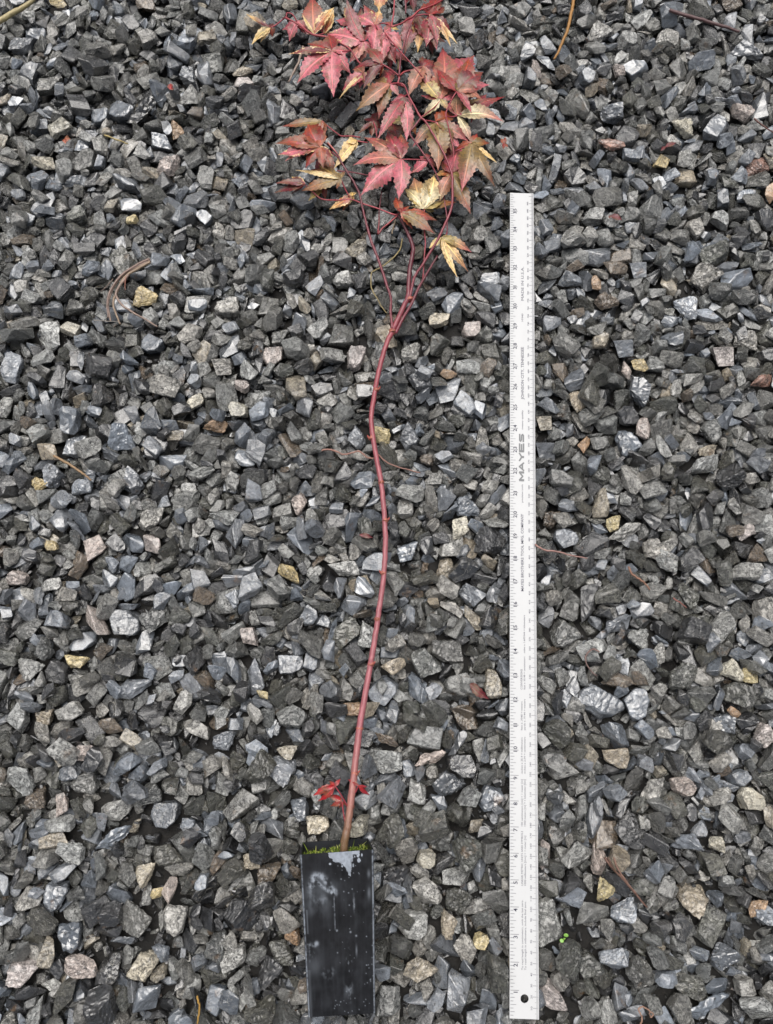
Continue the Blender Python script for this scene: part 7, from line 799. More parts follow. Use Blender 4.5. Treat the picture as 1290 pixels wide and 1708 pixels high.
root = empty('maple_sapling', P(562, 1560, 1.0))
tag(root, 'bare red-stemmed Japanese maple sapling in a black square pot laid on its side', 'potted sapling')
build_pot(root)
PINK, RED, DRED, BARK = lin(150, 88, 94), lin(112, 48, 58), lin(84, 32, 42), lin(108, 84, 62)
def lerp3(a, b, t): t = max(0, min(1, t)); return tuple(x * (1 - t) + y * t for x, y in zip(a, b))
def stem_col(t, q):
    v = q[1]
    if v > 1340: return lerp3(BARK, lin(150, 100, 92), (1400 - v) / 80)
    if v > 1200: return lerp3(lin(150, 100, 92), PINK, (1340 - v) / 120)
    if v > 640: return lerp3(PINK, lin(142, 68, 76), (900 - v) / 250)
    return lerp3(lin(142, 68, 76), DRED, (560 - v) / 110)
stem = [(573, 1424, 2.35, 13), (577, 1395, 2.35, 13.5), (582, 1367, 2.3, 12.5), (590, 1300, 2.2, 11.8), (595, 1256, 2.1, 11.2), (600, 1213, 2.0, 11), (608, 1167, 1.95, 10.2), (618, 1110, 1.9, 9.6), (622, 1088, 1.9, 9.6), (630, 1035, 1.85, 9.2),
        (635, 1000, 1.8, 9), (640, 963, 1.8, 8.8), (643, 917, 1.8, 8.6), (642, 867, 1.8, 8.6), (636, 805, 1.8, 8.4), (628, 762, 1.8, 8.2), (620.5, 715, 1.8, 8.2), (620, 690, 1.8, 8), (625, 658, 1.8, 8), (631, 625, 1.8, 8), (642, 582, 1.8, 8), (654, 554, 1.85, 8.6),
        (660, 541, 1.85, 8.4), (672, 515, 1.9, 8.2), (681, 494, 1.9, 8), (682, 475, 1.9, 7.2), (684, 448, 1.95, 7.4), (688, 428, 2.0, 7), (689, 412, 2.0, 6.6), (682, 393, 2.0, 5.6), (672, 371, 2.05, 5.2), (664, 359, 2.1, 4.6)]
tube('stem', stem, M_BARK, root, 14, 7, stem_col, wob=.006, seed=2)
# swollen nodes with leaf scars
for (u, v, z, wd, dr) in ((585, 1345, 2.25, 14, -1), (592, 1290, 2.18, 13.5, 1), (600, 1215, 2.0, 13.4, 0), (619, 1108, 1.9, 11.6, 1), (630, 1033, 1.85, 11, 0), (639.5, 956, 1.8, 10.6, -1), (643, 868, 1.8, 11.4, 1), (636, 805, 1.8, 10.6, 0), (619.5, 731, 1.8, 10.4, -1), (628, 650, 1.8, 10.6, 1), (655, 553, 1.86, 12.4, 0), (684, 499, 1.92, 11, 1)):
    t0 = lin(156, 92, 78)
    tube('node', [(u + .4, v + 3.0, z, wd * .72), (u, v + 1.0, z, wd * .92), (u, v - .6, z, wd * .94), (u - .2, v - 3.2, z, wd * .7)], M_BARK, root, 12, 3, lambda t, q: t0, wob=.006, seed=int(u))
    if dr: tube('bud', [(u + dr * wd * .3, v, z, 4), (u + dr * wd * .5, v - 2.5, z + .03, 3.2), (u + dr * wd * .62, v - 5.5, z + .05, 1)], M_BARK, root, 8, 3, lambda t, q: lin(140, 60, 52), seed=3)
rc = lambda a, b: (lambda t, q: lerp3(a, b, t))
tube('branch', [(655, 549, 1.9, 5.2), (652, 520, 1.95, 4.2), (652, 497, 2.0, 4.2), (642, 465, 2.05, 4.4), (631, 432, 2.05, 4.4), (620, 404, 2.1, 4.8), (611, 371, 2.1, 3.8), (604, 342, 2.15, 3.6), (600, 324, 2.2, 4), (590, 303, 2.2, 3.4), (579, 286, 2.25, 3.6), (569, 269, 2.3, 3.6), (563, 257, 2.3, 3), (549, 243, 2.3, 2.6), (531, 230, 2.3, 2.2)], M_BARK, root, 9, 5, rc(RED, DRED), wob=.004, seed=5)
tube('branch', [(682, 502, 1.95, 5.5), (687, 482, 2.0, 4.6), (692, 462, 2.05, 4.4), (708, 437, 2.15, 4.2), (728, 404, 2.3, 4.2), (738, 384, 2.4, 4.2), (751, 354, 2.5, 4), (755, 334, 2.6, 4), (755, 310, 2.7, 3.8), (754, 290, 2.75, 4.2), (743, 261, 2.9, 3.4), (728, 233, 3.0, 3.2), (710, 203, 3.1, 3.2), (702, 196, 3.1, 3.6), (692, 178, 3.15, 2.8), (682, 160, 3.2, 2.6), (676, 144, 3.2, 2.5), (669, 139, 3.2, 2.4)], M_BARK, root, 9, 5, rc(RED, lin(140, 54, 64)), wob=.004, seed=6)
tube('branch', [(660, 556, 1.85, 6), (672, 532, 1.9, 5), (687, 506, 1.95, 4.6), (697, 483, 2.0, 4.4), (703, 472, 2.0, 4.4), (716, 450, 2.0, 3.6), (730, 427, 2.0, 3.2)], M_BARK, root, 9, 5, rc(RED, DRED), wob=.004, seed=7)
tube('branch', [(702, 197, 3.1, 3.4), (691, 212, 3.0, 3), (684, 223, 2.9, 3.4), (700, 247, 2.7, 2.6), (715, 268, 2.6, 2.8), (727, 288, 2.4, 2.4), (738, 318, 2.2, 2.4), (743, 343, 2.1, 2.4), (746, 367, 2.0, 2.6), (746, 390, 2.0, 2.2)], M_BARK, root, 8, 5, rc(RED, RED), wob=.003, seed=8)
tube('branch', [(676, 145, 3.1, 3), (670, 142, 3.0, 3), (664, 140, 2.95, 2.8), (666, 128, 3.0, 3.6), (655, 119, 2.9, 2.8), (645, 112, 2.85, 2.8), (637, 108, 2.8, 2.6), (618, 110, 2.6, 2.6), (601, 106, 2.5, 2.8), (586, 84, 2.5, 3), (570, 73, 2.4, 2.8), (549, 62.6, 2.3, 3), (521, 57, 2.3, 3.8), (500, 42, 2.2, 2.8), (476, 29, 2.1, 3.2)], M_BARK, root, 8, 5, rc(lin(150, 66, 74), lin(140, 58, 64)), wob=.003, seed=9)
tube('branch', [(666, 127, 3.05, 3.2), (669, 94, 3.1, 2.8), (673, 78, 3.15, 2.6), (680, 53, 3.2, 2.4), (691, 30, 3.25, 2.4), (700, 24, 3.25, 2.2)], M_BARK, root, 8, 5, rc(RED, RED), seed=10)
tube('branch', [(666, 127, 3.0, 3.2), (675, 120, 3.0, 3), (687, 117, 3.0, 3), (704, 112, 3.0, 2.6)], M_BARK, root, 8, 5, rc(lin(150, 40, 44), RED), seed=11)
tube('branch', [(662, 147, 2.4, 2.6), (665, 134, 2.9, 2.6), (666, 127, 3.0, 3)], M_BARK, root, 8, 4, rc(RED, RED), seed=12)
tube('branch', [(664, 359, 2.1, 4.6), (654, 357, 2.15, 2.6), (631, 348, 2.1, 2.6), (606, 340, 2.1, 2.4), (587, 333, 2.0, 2.4), (560, 334, 1.95, 2.4), (537, 332, 1.9, 2.2), (522, 320, 2.0, 2.2), (510, 309, 2.1, 2)], M_BARK, root, 8, 5, rc(lin(150, 62, 70), lin(140, 54, 62)), seed=13)
tube('branch', [(663, 360, 2.1, 3), (648, 373, 2.0, 2.8), (638, 381, 2.0, 3), (631, 390, 1.95, 3.4), (632.5, 372, 1.9, 2.4), (633, 350, 1.9, 2), (637, 319, 1.95, 1.8)], M_BARK, root, 8, 5, rc(lin(150, 66, 68), DRED), seed=14)
tube('branch', [(562, 285, 2.1, 2.2), (584, 287, 2.2, 2.2), (602, 290, 2.2, 2), (623, 294, 2.2, 2)], M_BARK, root, 7, 4, rc(RED, RED), seed=15)
tube('branch', [(565, 259, 2.3, 2.6), (556, 248, 2.35, 2.6), (547, 238, 2.4, 2.8)], M_BARK, root, 7, 4, rc(RED, lin(206, 120, 110)), seed=16)
tube('branch', [(658.6, -10, 3.0, 2.6), (657, 22, 3.0, 2.6), (653.6, 43, 3.0, 2.6), (659, 43, 3.0, 3), (670, 39, 3.1, 2.8), (679, 33, 3.2, 3), (688, 28, 3.3, 3.4), (700, 17, 3.3, 3.2), (714, 12, 3.3, 3), (735, 2, 3.2, 3), (745, -8, 3.2, 2.8)], M_BARK, root, 8, 5, rc(lin(150, 62, 70), lin(140, 36, 42)), seed=17)
tube('branch', [(675, -8, 2.6, 3), (677, 8, 2.6, 3), (677, 23, 2.5, 2.4)], M_BARK, root, 7, 4, rc(RED, RED), seed=18)

# lobes: u, v, width ratio, base colour, tip colour, dead margin, lift
LEAVES = [
 # centre u, v, z, lobes, stalk points
 (451.6, 46, 1.9, [(411, 23, .16, 'D', 'A', .5, .4), (420, 75, .30, 'K', 'A', .75), (435, 71, .22, 'Y', 'A', .8), (455, 62, .75, 'R', 'R', .1), (452, 42, .6, 'D', 'D', 0)], [(460, 42, 0), (470, 34, 0), (476, 29, 2.1)]),
 (495.6, 36, 1.9, [(471, 50, .34, 'P', 'P', .1), (483, 69, .46, 'P', 'P', .1), (505, 56, .4, 'P', 'M', .1), (520, 55, .38, 'P', 'P', .2), (511, 59, .2, 'P', 'M', .1)], [(488, 24, 2.1), (479, 22, 2.1), (478, 29, 2.1)]),
 (524, 57, 2.3, [(521.5, -8, .36, 'T', 'R', .2), (557.6, 13, .26, 'O', 'A', .75, .5), (510, 45, .5, 'M', 'M', .3), (505, 25, .12, 'K', 'A', .8, .3)], None),
 (541, 56, 2.2, [(557, 16, .30, 'O', 'A', .8, .6), (538, 34, .3, 'M', 'R', .3), (549, 50, .5, 'O', 'A', .5)], [(530, 58, 0), (522, 57, 2.3)]),
 (634, -22, 2.7, [(632, 18, .52, 'P', 'A', .45), (646, 6, .4, 'M', 'M', .2), (622, 0, .3, 'M', 'M', .2)], None),
 (685, -18, 2.8, [(690, 21, .34, 'D', 'D', .1), (676, 10, .3, 'D', 'M', .1), (712, 4, .4, 'R', 'R', .1)], None),
 (652, 46, 2.7, [(666, 50, .5, 'Y', 'K', .5), (646, 52, .6, 'P', 'Y', .4), (643, 37, .35, 'M', 'M', .3)], None),
 (608, 71, 2.35, [(578.5, -2, .24, 'M', 'D', .05, .5), (543, 57, .44, 'P', 'P', .50), (586, 83, .42, 'R', 'M', .1), (602, 106, .45, 'P', 'T', .2), (583, 106, .40, 'T', 'P', .3), (627, 88, .45, 'P', 'P', .1), (600, 66, .5, 'M', 'M', .1)], None),
 (627, 43, 2.6, [(607, 8, .40, 'R', 'R', .05, .3), (597, 27, .60, 'P', 'P', .42), (604, 50, .5, 'P', 'P', .2), (608, 70, .42, 'P', 'M', .1), (622, 90, .44, 'P', 'P', .1), (634, 18, .55, 'O', 'A', .55, .2), (640, 60, .4, 'M', 'M', .1)], [(636, 39, 2.6), (646, 40, 2.6), (652, 45, 2.7)]),
 (642, 54.6, 2.9, [(635.5, 110, .40, 'P', 'P', .12), (661, 107, .40, 'M', 'R', .05), (672, 84, .42, 'P', 'T', .3), (652, 47, .6, 'P', 'P', .2), (627, 84, .4, 'P', 'P', .15)], [(664, 81, 3.3), (671, 89, 3.4), (694, 115, 3.45), (704, 128, 3.3)]),
 (554.5, 85.6, 2.7, [(513, 73, .42, 'R', 'R', .05), (549, 58, .48, 'R', 'R', .05), (481, 91, .16, 'D', 'R', .55, .3), (496, 140, .34, 'P', 'P', .12), (557, 163, .36, 'P', 'P', .30), (585, 124, .40, 'P', 'P', .25), (586, 88, .5, 'P', 'P', .05), (576, 98, .6, 'T', 'P', .3)], [(570, 86, 2.75), (586, 84, 2.6)]),
 (607, 122, 2.2, [(571, 151, .48, 'P', 'P', .08), (566, 165, .1, 'C', 'A', .9), (600, 148, .5, 'P', 'P', .1), (592, 112, .5, 'T', 'T', .45), (618, 148, .5, 'T', 'A', .5)], None),
 (696, 26, 2.8, [(666, 64, .34, 'D', 'M', .12), (675, 92, .30, 'M', 'D', .1), (697, 88, .34, 'O', 'A', .45), (711, 72, .40, 'D', 'M', .25), (680, 40, .4, 'R', 'R', 0)], None),
 (718, 26, 3.15, [(711, 78, .40, 'M', 'M', .38), (729, 84, .38, 'D', 'M', .36), (754, 58, .36, 'D', 'M', .28), (763, 74, .10, 'Y', 'A', .9), (752, 79, .16, 'T', 'A', .7), (733, -4, .40, 'R', 'R', .1), (706, 8, .5, 'R', 'R', .05), (742, 14, .55, 'R', 'D', .1), (730, 76, .3, 'M', 'M', .4)], [(708, 24, 3.3), (697, 26, 3.3)]),
 (637.6, 107, 3.2, [(588, 117, .17, 'D', 'R', .08), (606, 149, .28, 'D', 'D', .03), (611, 81, .40, 'R', 'D', .03), (642, 112, .8, 'R', 'R', .1), (620, 125, .5, 'R', 'R', .25), (634, 130, .3, 'R', 'O', .4)], [(648, 113, 3.2), (658, 120, 3.1), (665, 126, 3.05)]),
 (706, 111.6, 2.9, [(705, 94, .45, 'D', 'D', 0), (724, 102, .5, 'R', 'D', .1), (728, 136, .34, 'D', 'D', .05), (682, 161, .38, 'T', 'T', .05), (731, 150, .32, 'K', 'T', .05), (712, 150, .34, 'T', 'P', .1)], None),
 (651, 139.6, 2.85, [(625, 133, .42, 'G', 'T', .3), (609, 151, .34, 'O', 'A', .6), (594, 186, .30, 'T', 'G', .12), (632, 199, .30, 'G', 'M', .05), (666, 162, .34, 'P', 'M', .1), (639, 118, .44, 'M', 'M', .15)], [(660, 139, 2.95), (669, 139, 3.1)]),
 (674, 163, 2.95, [(629.5, 233, .23, 'M', 'P', .05), (678, 236, .24, 'P', 'P', .05), (687, 184, .36, 'P', 'M', .05), (652, 172, .28, 'P', 'M', 0), (662, 158, .32, 'M', 'M', 0), (664, 192, .30, 'D', 'G', .15), (684, 190, .3, 'D', 'D', 0)], [(679, 158, 3.1), (682, 159, 3.2)]),
 (680, 200, 2.2, [(667, 224, .52, 'G', 'K', .1), (650, 204, .4, 'K', 'K', .1), (685, 223, .5, 'D', 'D', .05), (694, 226, .4, 'G', 'O', .3)], None),
 (664, 232, 2.1, [(655, 200, .40, 'D', 'R', .05), (662, 212, .4, 'D', 'R', .1), (668, 256, .5, 'R', 'O', .2)], None),
 (623, 203, 2.1, [(597, 224, .24, 'D', 'D', 0), (630, 187, .36, 'D', 'R', 0), (620, 228, .46, 'D', 'R', 0), (607, 199, .3, 'D', 'D', 0), (638, 216, .45, 'D', 'D', 0), (629, 226, .4, 'D', 'R', 0)], [(627, 214, 2.2), (629, 230, 2.1)]),
 (735, 167, 2.95, [(738, 78, .32, 'T', 'M', .08), (698, 119, .30, 'K', 'T', .05), (752, 132, .34, 'T', 'M', .1), (762, 156, .40, 'P', 'P', .05), (703, 161, .22, 'M', 'P', .05), (704, 198, .34, 'C', 'G', .02), (748, 186, .4, 'K', 'T', .1), (722, 178, .6, 'T', 'K', .1)], [(726, 178, 3.0), (712, 189, 3.1), (702, 196, 3.1)]),
 (752, 152, 2.7, [(792, 92, .42, 'P', 'M', .28), (817, 142, .36, 'M', 'P', .15), (790, 165, .4, 'M', 'M', .05), (760, 120, .3, 'T', 'T', .3)], None),
 (762.5, 152.5, 3.35, [(728, 113, .26, 'R', 'R', .02), (782, 97, .42, 'R', 'O', .02, .25), (806, 121, .48, 'D', 'R', .04, .2), (805, 167, .40, 'T', 'T', .1), (787, 190, .24, 'M', 'P', .03), (800, 150, .36, 'T', 'M', .1), (770, 140, .5, 'G', 'O', .1)], [(756, 162, 3.4), (746, 183, 3.3), (744, 193, 3.25), (747, 206, 3.2), (752, 228, 3.0), (757, 252, 2.9), (756, 272, 2.8), (754, 290, 2.75)]),
 (763.5, 193, 2.9, [(841, 203, .29, 'C', 'P', .02), (787, 240, .24, 'C', 'P', .02), (820, 166, .30, 'K', 'T', .12), (843, 162, .15, 'M', 'R', .05), (741, 170, .26, 'P', 'M', 0), (763, 158, .36, 'T', 'C', .1), (780, 176, .3, 'C', 'K', .05)], [(754, 195, 2.95), (745, 194, 3.2)]),
 (727, 204, 2.8, [(689, 245, .30, 'G', 'P', .05), (731, 285, .36, 'G', 'T', .03), (755, 254, .38, 'G', 'T', .05), (782, 237, .30, 'T', 'M', .05), (763, 192, .4, 'O', 'O', .1), (770, 250, .3, 'P', 'P', .1), (742, 192, .5, 'O', 'O', .1)], [(718, 202, 2.9), (709, 201, 3.05)]),
 (714, 267, 2.5, [(686, 289, .42, 'P', 'P', .05), (711, 256, .5, 'M', 'M', 0), (728, 279, .45, 'P', 'T', .1), (700, 262, .4, 'P', 'P', 0)], None),
 (762, 236, 2.2, [(764, 283, .34, 'P', 'P', .05), (748, 268, .5, 'M', 'O', .05)], None),
 (754, 289, 2.45, [(725, 292, .40, 'O', 'A', .5), (734, 336, .34, 'T', 'G', .08), (785, 357, .27, 'G', 'R', .30), (776, 284, .5, 'P', 'K', .15), (772, 298, .4, 'K', 'G', .2), (736, 270, .4, 'M', 'O', .1), (766, 250, .5, 'P', 'P', .1)], None),
 (669, 266, 2.6, [(607, 229, .32, 'T', 'M', .42), (589, 276, .32, 'T', 'P', .32), (602, 327, .32, 'P', 'P', .05), (665, 335, .34, 'P', 'P', .08), (646, 220, .34, 'M', 'M', .3), (669, 225, .36, 'M', 'O', .3), (657, 236, .3, 'T', 'T', .1)], [(690, 266, 2.55), (711, 267, 2.5), (715, 268, 2.6)]),
 (787, 239.5, 2.9, [(796, 223, .55, 'O', 'R', .1), (817, 239, .45, 'G', 'R', .30, .1), (829, 272, .12, 'Y', 'A', .8), (826, 313, .22, 'G', 'D', .12), (770, 321, .32, 'G', 'P', .08), (759, 252, .26, 'O', 'R', .02), (806, 250, .4, 'G', 'G', .1)], [(772, 247, 2.95), (760, 252, 2.9)]),
 (708, 349, 2.25, [(673, 313, .34, 'C', 'K', .15), (691, 297, .46, 'K', 'T', .35), (724, 293, .40, 'C', 'A', .45), (741, 337, .26, 'K', 'G', .1), (762, 338, .18, 'G', 'O', .1), (727, 354, .34, 'K', 'K', .2), (686, 346, .26, 'C', 'K', .2)], [(708, 363, 2.2), (708, 385, 2.1), (710, 404, 2.05), (708, 428, 2.0), (706, 462, 1.95), (704, 470, 1.95)]),
 (669, 354.5, 2.45, [(660, 329, .34, 'O', 'R', .02), (729, 368, .26, 'O', 'R', .03), (725, 390, .28, 'G', 'R', .02), (688, 383, .36, 'O', 'R', .02), (662, 348, .5, 'R', 'R', 0), (683, 345, .36, 'R', 'O', 0)], [(664, 358, 2.15)]),
 (737, 397, 2.3, [(787, 421, .27, 'K', 'P', .08), (781, 453, .20, 'Y', 'T', .35), (763, 463, .13, 'Y', 'A', .75), (716, 415, .36, 'K', 'A', .5), (752, 394, .3, 'K', 'K', .1), (742, 430, .3, 'G', 'A', .4), (765, 432, .34, 'K', 'T', .15)], [(742, 395, 2.2), (746, 388, 2.05)]),
 (538, 202, 2.4, [(470, 211, .22, 'G', 'R', .04, .1), (537, 236, .40, 'O', 'R', .05), (518, 215, .24, 'G', 'O', .1), (533, 225, .3, 'O', 'P', .1)], [(550, 213, 2.3), (562, 222, 2.2), (570, 227, 2.15), (585, 227, 2.2), (601, 229, 2.3)]),
 (534.4, 246, 2.8, [(514, 207, .52, 'R', 'O', .18), (489, 228, .52, 'R', 'R', .30), (460, 240, .26, 'O', 'R', .06), (464, 259, .30, 'P', 'P', .55), (476, 270, .30, 'T', 'P', .15), (510, 282, .38, 'R', 'R', .12), (540, 283, .38, 'O', 'R', .1), (553, 278, .44, 'R', 'O', .15), (556, 263, .22, 'Y', 'A', .75), (537, 215, .4, 'O', 'O', .1)], [(546, 249, 2.75), (556, 256, 2.5), (565, 263, 2.35)]),
 (569, 299, 2.4, [(518, 283, .32, 'G', 'R', .10), (493, 284, .10, 'C', 'A', .9), (503, 319, .26, 'G', 'O', .05), (532, 276, .26, 'G', 'A', .40), (546, 290, .4, 'G', 'G', .05), (562, 316, .36, 'G', 'O', .05), (576, 288, .36, 'G', 'R', .05)], [(575, 313, 2.2), (583, 328, 2.05)]),
 (540, 311, 2.0, [(515, 335, .38, 'G', 'K', .1), (543, 332, .4, 'R', 'R', .05), (526, 316, .4, 'G', 'O', .1)], None),
 (509.6, 308, 2.2, [(478, 301, .34, 'D', 'D', .15), (458, 322, .22, 'D', 'D', .1), (461, 306, .2, 'D', 'M', .05), (494, 316, .40, 'D', 'R', .05), (487, 296, .3, 'R', 'A', .6), (486, 325, .14, 'D', 'D', .1)], None),
 (588, 327, 2.0, [(550, 349, .32, 'O', 'A', .55), (572, 352, .34, 'G', 'O', .30), (589, 336, .5, 'O', 'A', .6), (586, 321, .5, 'A', 'A', .7)], None),
 (595, 235, 2.2, [(568, 257, .45, 'Y', 'A', .75, .2), (566, 277, .20, 'A', 'A', .7), (578, 268, .26, 'Y', 'A', .8), (557, 283, .22, 'Y', 'A', .85), (588, 256, .45, 'A', 'A', .8, .2), (580, 240, .6, 'Y', 'A', .8, .3), (601, 236, .4, 'A', 'A', .7)], [(606, 237, 2.2), (614, 238, 2.3)]),
]
LEAVES += [
 (592, 44, 2.0, [(560, 34, .36, 'M', 'P', .1), (572, 70, .36, 'P', 'M', .1), (590, 84, .34, 'M', 'T', .1), (616, 66, .36, 'D', 'M', .05), (603, 14, .30, 'D', 'D', .05), (575, 14, .26, 'K', 'T', .2)], None),
 (650, 84, 2.0, [(620, 70, .34, 'P', 'M', .1), (628, 108, .34, 'M', 'P', .1), (652, 118, .32, 'D', 'M', .05), (680, 104, .34, 'P', 'T', .15), (672, 66, .3, 'M', 'R', .05)], None),
 (720, 120, 2.0, [(700, 96, .32, 'D', 'M', .05), (744, 98, .34, 'M', 'M', .1), (754, 140, .34, 'T', 'M', .1), (706, 146, .36, 'T', 'G', .1), (728, 152, .34, 'M', 'P', .1)], None),
 (742, 226, 2.0, [(712, 240, .34, 'T', 'G', .05), (722, 262, .32, 'G', 'T', .1), (752, 268, .34, 'P', 'M', .1), (776, 216, .34, 'T', 'O', .1), (764, 204, .3, 'M', 'P', .1)], None),
 (796, 176, 2.1, [(818, 192, .3, 'M', 'P', .05), (786, 206, .3, 'T', 'M', .05), (770, 196, .34, 'T', 'K', .05), (812, 158, .36, 'M', 'M', .05)], None),
 (715, 58, 2.3, [(696, 74, .34, 'D', 'M', .1), (722, 92, .34, 'M', 'D', .3), (744, 72, .34, 'D', 'M', .3), (736, 40, .36, 'R', 'D', .05)], None),
 (545, 255, 2.0, [(512, 268, .3, 'T', 'P', .1), (526, 290, .34, 'P', 'M', .1), (552, 296, .34, 'O', 'R', .1)], None),
]
for i, L in enumerate(LEAVES):
    build_leaf(root, L[0], L[1], L[2], L[3], L[4], seed=i + 1)
# the three bright red young leaves on basal shoots
B_ = [(559, 1311, 2.6, [(523, 1327, .26, 'B', 'B', 0), (531, 1336, .22, 'B', 'B', 0), (534, 1316, .24, 'B', 'R', 0), (542, 1333, .2, 'R', 'B', 0), (568, 1299, .36, 'R', 'B', 0), (550, 1302, .34, 'B', 'R', 0)], [(568, 1324, 2.5), (576, 1338, 2.4), (581, 1346, 2.3)]),
      (571, 1337, 2.3, [(545, 1325, .26, 'B', 'R', 0), (552, 1344, .32, 'R', 'B', 0), (561, 1325, .26, 'R', 'R', 0), (580, 1342, .34, 'R', 'R', 0), (566, 1347, .36, 'R', 'R', 0)], [(573, 1355, 2.3), (576, 1372, 2.3)]),
      (598.5, 1310, 2.4, [(581, 1300, .26, 'B', 'B', 0), (617, 1326, .20, 'B', 'M', 0), (613, 1312, .22, 'B', 'M', 0), (588, 1304, .24, 'R', 'R', 0), (607, 1324, .2, 'B', 'M', 0)], [(594, 1320, 2.3), (590, 1326, 2.25)])]
for i, L in enumerate(B_):
    build_leaf(root, L[0], L[1], L[2], L[3], L[4], seed=90 + i, label='small bright red young leaf near the pot', droop=.2)

# ---------------------------------------------------------------- litter lying on the stones
def strand(name, label, cat, paths, group='dry plant litter on the stones', parts=None, z=1.50):
    """paths: (points, width px, sRGB); several paths make one branched thing"""
    if len(paths) == 1:
        pts, wd, c = paths[0]
        n = len(pts); q = [(p[0], p[1], p[2] if len(p) > 2 else z, wd * (1 - .35 * (i / max(1, n - 1)) ** 2)) for i, p in enumerate(pts)]
        o = tube(name, q, M_FIBRE, None, 7, 6, rc(lin(*c, .62), lin(*c, .55)), wob=.008, seed=int(pts[0][0])); tag(o, label, cat, group); return o
    r = empty(name, P(paths[0][0][0][0], paths[0][0][0][1], z)); tag(r, label, cat, group)
    for j, (pts, wd, c) in enumerate(paths):
        n = len(pts); q = [(p[0], p[1], (p[2] if len(p) > 2 else z) + j * .03, wd * (1 - .4 * (i / max(1, n - 1)) ** 2)) for i, p in enumerate(pts)]
        tube(parts or 'strand', q, M_FIBRE, r, 7, 6, rc(lin(*c, .62), lin(*c, .55)), wob=.006, seed=j + int(pts[0][0]))
TANP = (186, 160, 146); STRAW = (206, 180, 128)
strand('pine_needles', 'cluster of curved pinkish tan dry pine needles joined at one end', 'pine needles', [
    ([(251, 434), (233, 443), (207, 457), (190, 478), (181, 502), (182, 522), (185, 536)], 5, TANP), ([(251, 437), (232, 447), (208, 463), (195, 488), (189, 507), (196, 529), (201, 541)], 4.4, (190, 165, 140)),
    ([(250, 432), (228, 442), (200, 462), (183, 488), (179, 508), (181, 530)], 4, (176, 148, 136)), ([(215, 458), (199, 478), (194, 492), (203, 508), (220, 520), (240, 531), (263, 545)], 4.2, TANP), ([(211, 461), (209, 472), (209, 484)], 2.2, (170, 110, 90)),
    ([(189, 465), (178, 478), (168, 486)], 2, (130, 110, 100)), ([(157, 534), (180, 536), (200, 536)], 1.4, (190, 180, 170))], parts='needle')
strand('pine_needle', 'short tan needle below the tan stone at mid left', 'pine needle', [([(90, 760), (103, 767), (120, 777), (133, 786), (143, 793), (152, 801)], 4.4, (196, 160, 120))])
strand('dead_stalk', 'thick pale yellow jointed stalk crossing the top left corner', 'dead stalk', [([(-12, 42), (8, 30), (24, 20), (43, 9), (66, -8)], 9.5, (222, 204, 150))])
strand('stick', 'crooked golden tan stick at the top edge right of the leaves', 'stick', [([(958, -6), (954, 18), (947, 50), (940, 66), (933, 84), (924, 99)], 5.5, (206, 150, 80))])
strand('twig', 'straight purplish brown twig at the top right', 'twig', [([(1117, 17), (1147, 26), (1184, 37), (1215, 46), (1234, 53)], 6, (120, 88, 88))])
strand('twig', 'thin brown needle running off the right border under the pink stone', 'needle', [([(1258, 198), (1275, 211), (1298, 226)], 2.8, (120, 72, 62))])
strand('root_fibre', 'wavy thin tan root passing beneath the red stem', 'root', [([(533, 752), (550, 750), (562, 753), (573, 758), (588, 755), (600, 753), (613, 763), (624, 764), (632, 759), (643, 770), (667, 780), (684, 784), (701, 789)], 3, (190, 140, 124))])
strand('root_fibre', 'thin pinkish root touching the right edge of the ruler', 'root', [([(893, 908), (908, 917), (930, 920), (952, 926), (980, 931)], 3.2, (196, 150, 140))])
strand('root_fibre', 'short bent brown root below the ruler-side pink root, between dark stones', 'root', [([(1049, 945), (1054, 957), (1067, 966), (1077, 974), (1084, 984)], 4, (176, 130, 106))])
strand('root_fibre', 'hook-shaped grey-brown root around a small brown stone', 'root', [([(1000, 1087), (990, 1083), (980, 1090), (977, 1102), (984, 1116), (995, 1128)], 3, (150, 120, 112))])
strand('root_fibre', 'very short reddish root by the olive stone at right', 'root', [([(1123, 998), (1135, 1005), (1146, 1014)], 2.6, (170, 110, 100))])
strand('pine_needles', 'forked reddish brown pine needles at lower right beside the yellow stone', 'pine needles', [([(1009, 1431), (1023, 1449), (1042, 1469), (1063, 1494), (1080, 1514)], 4.2, (140, 104, 90)), ([(1024, 1428), (1030, 1447), (1045, 1470), (1062, 1491)], 3.6, (160, 124, 108)), ([(1014, 1430), (1026, 1452), (1034, 1462)], 3, (120, 90, 74))], parts='needle')
strand('root_fibre', 'curly tan root at the bottom edge right of the ruler', 'root', [([(1068, 1712), (1071, 1696), (1066, 1685), (1072, 1679), (1082, 1685), (1090, 1692), (1086, 1697), (1083, 1690)], 3, (190, 150, 128))])
strand('pine_needle', 'upright yellow needle at the bottom edge left of the pot', 'pine needle', [([(329, 1661), (333, 1678), (332, 1695), (329, 1714)], 3.6, (206, 160, 76))])
strand('tendril', 'thin crooked pale yellow tendril left of the fork in the stem', 'tendril', [([(671, 398, 1.7), (668, 415), (656, 430), (639, 444), (624, 452), (619.5, 458), (620, 480), (629, 497), (637, 512), (646, 523)], 2.4, (190, 170, 116))])
strand('dead_stalk', 'pale straight stalk behind the leaves at upper left', 'dead stalk', [([(505.5, 78), (499, 102), (490.6, 119), (482, 137)], 4.2, (200, 176, 160))], z=1.7)
strand('tendril', 'small pale curl beside the straight stalk under the red leaf', 'tendril', [([(508, 87), (513, 92), (520, 93), (528, 90), (534, 84)], 3.6, (206, 186, 166))], z=1.8)
strand('straw', 'pair of pale yellow straw bits at upper left', 'straw', [([(175, 225), (190, 231), (214, 240)], 3.2, (206, 184, 120))])
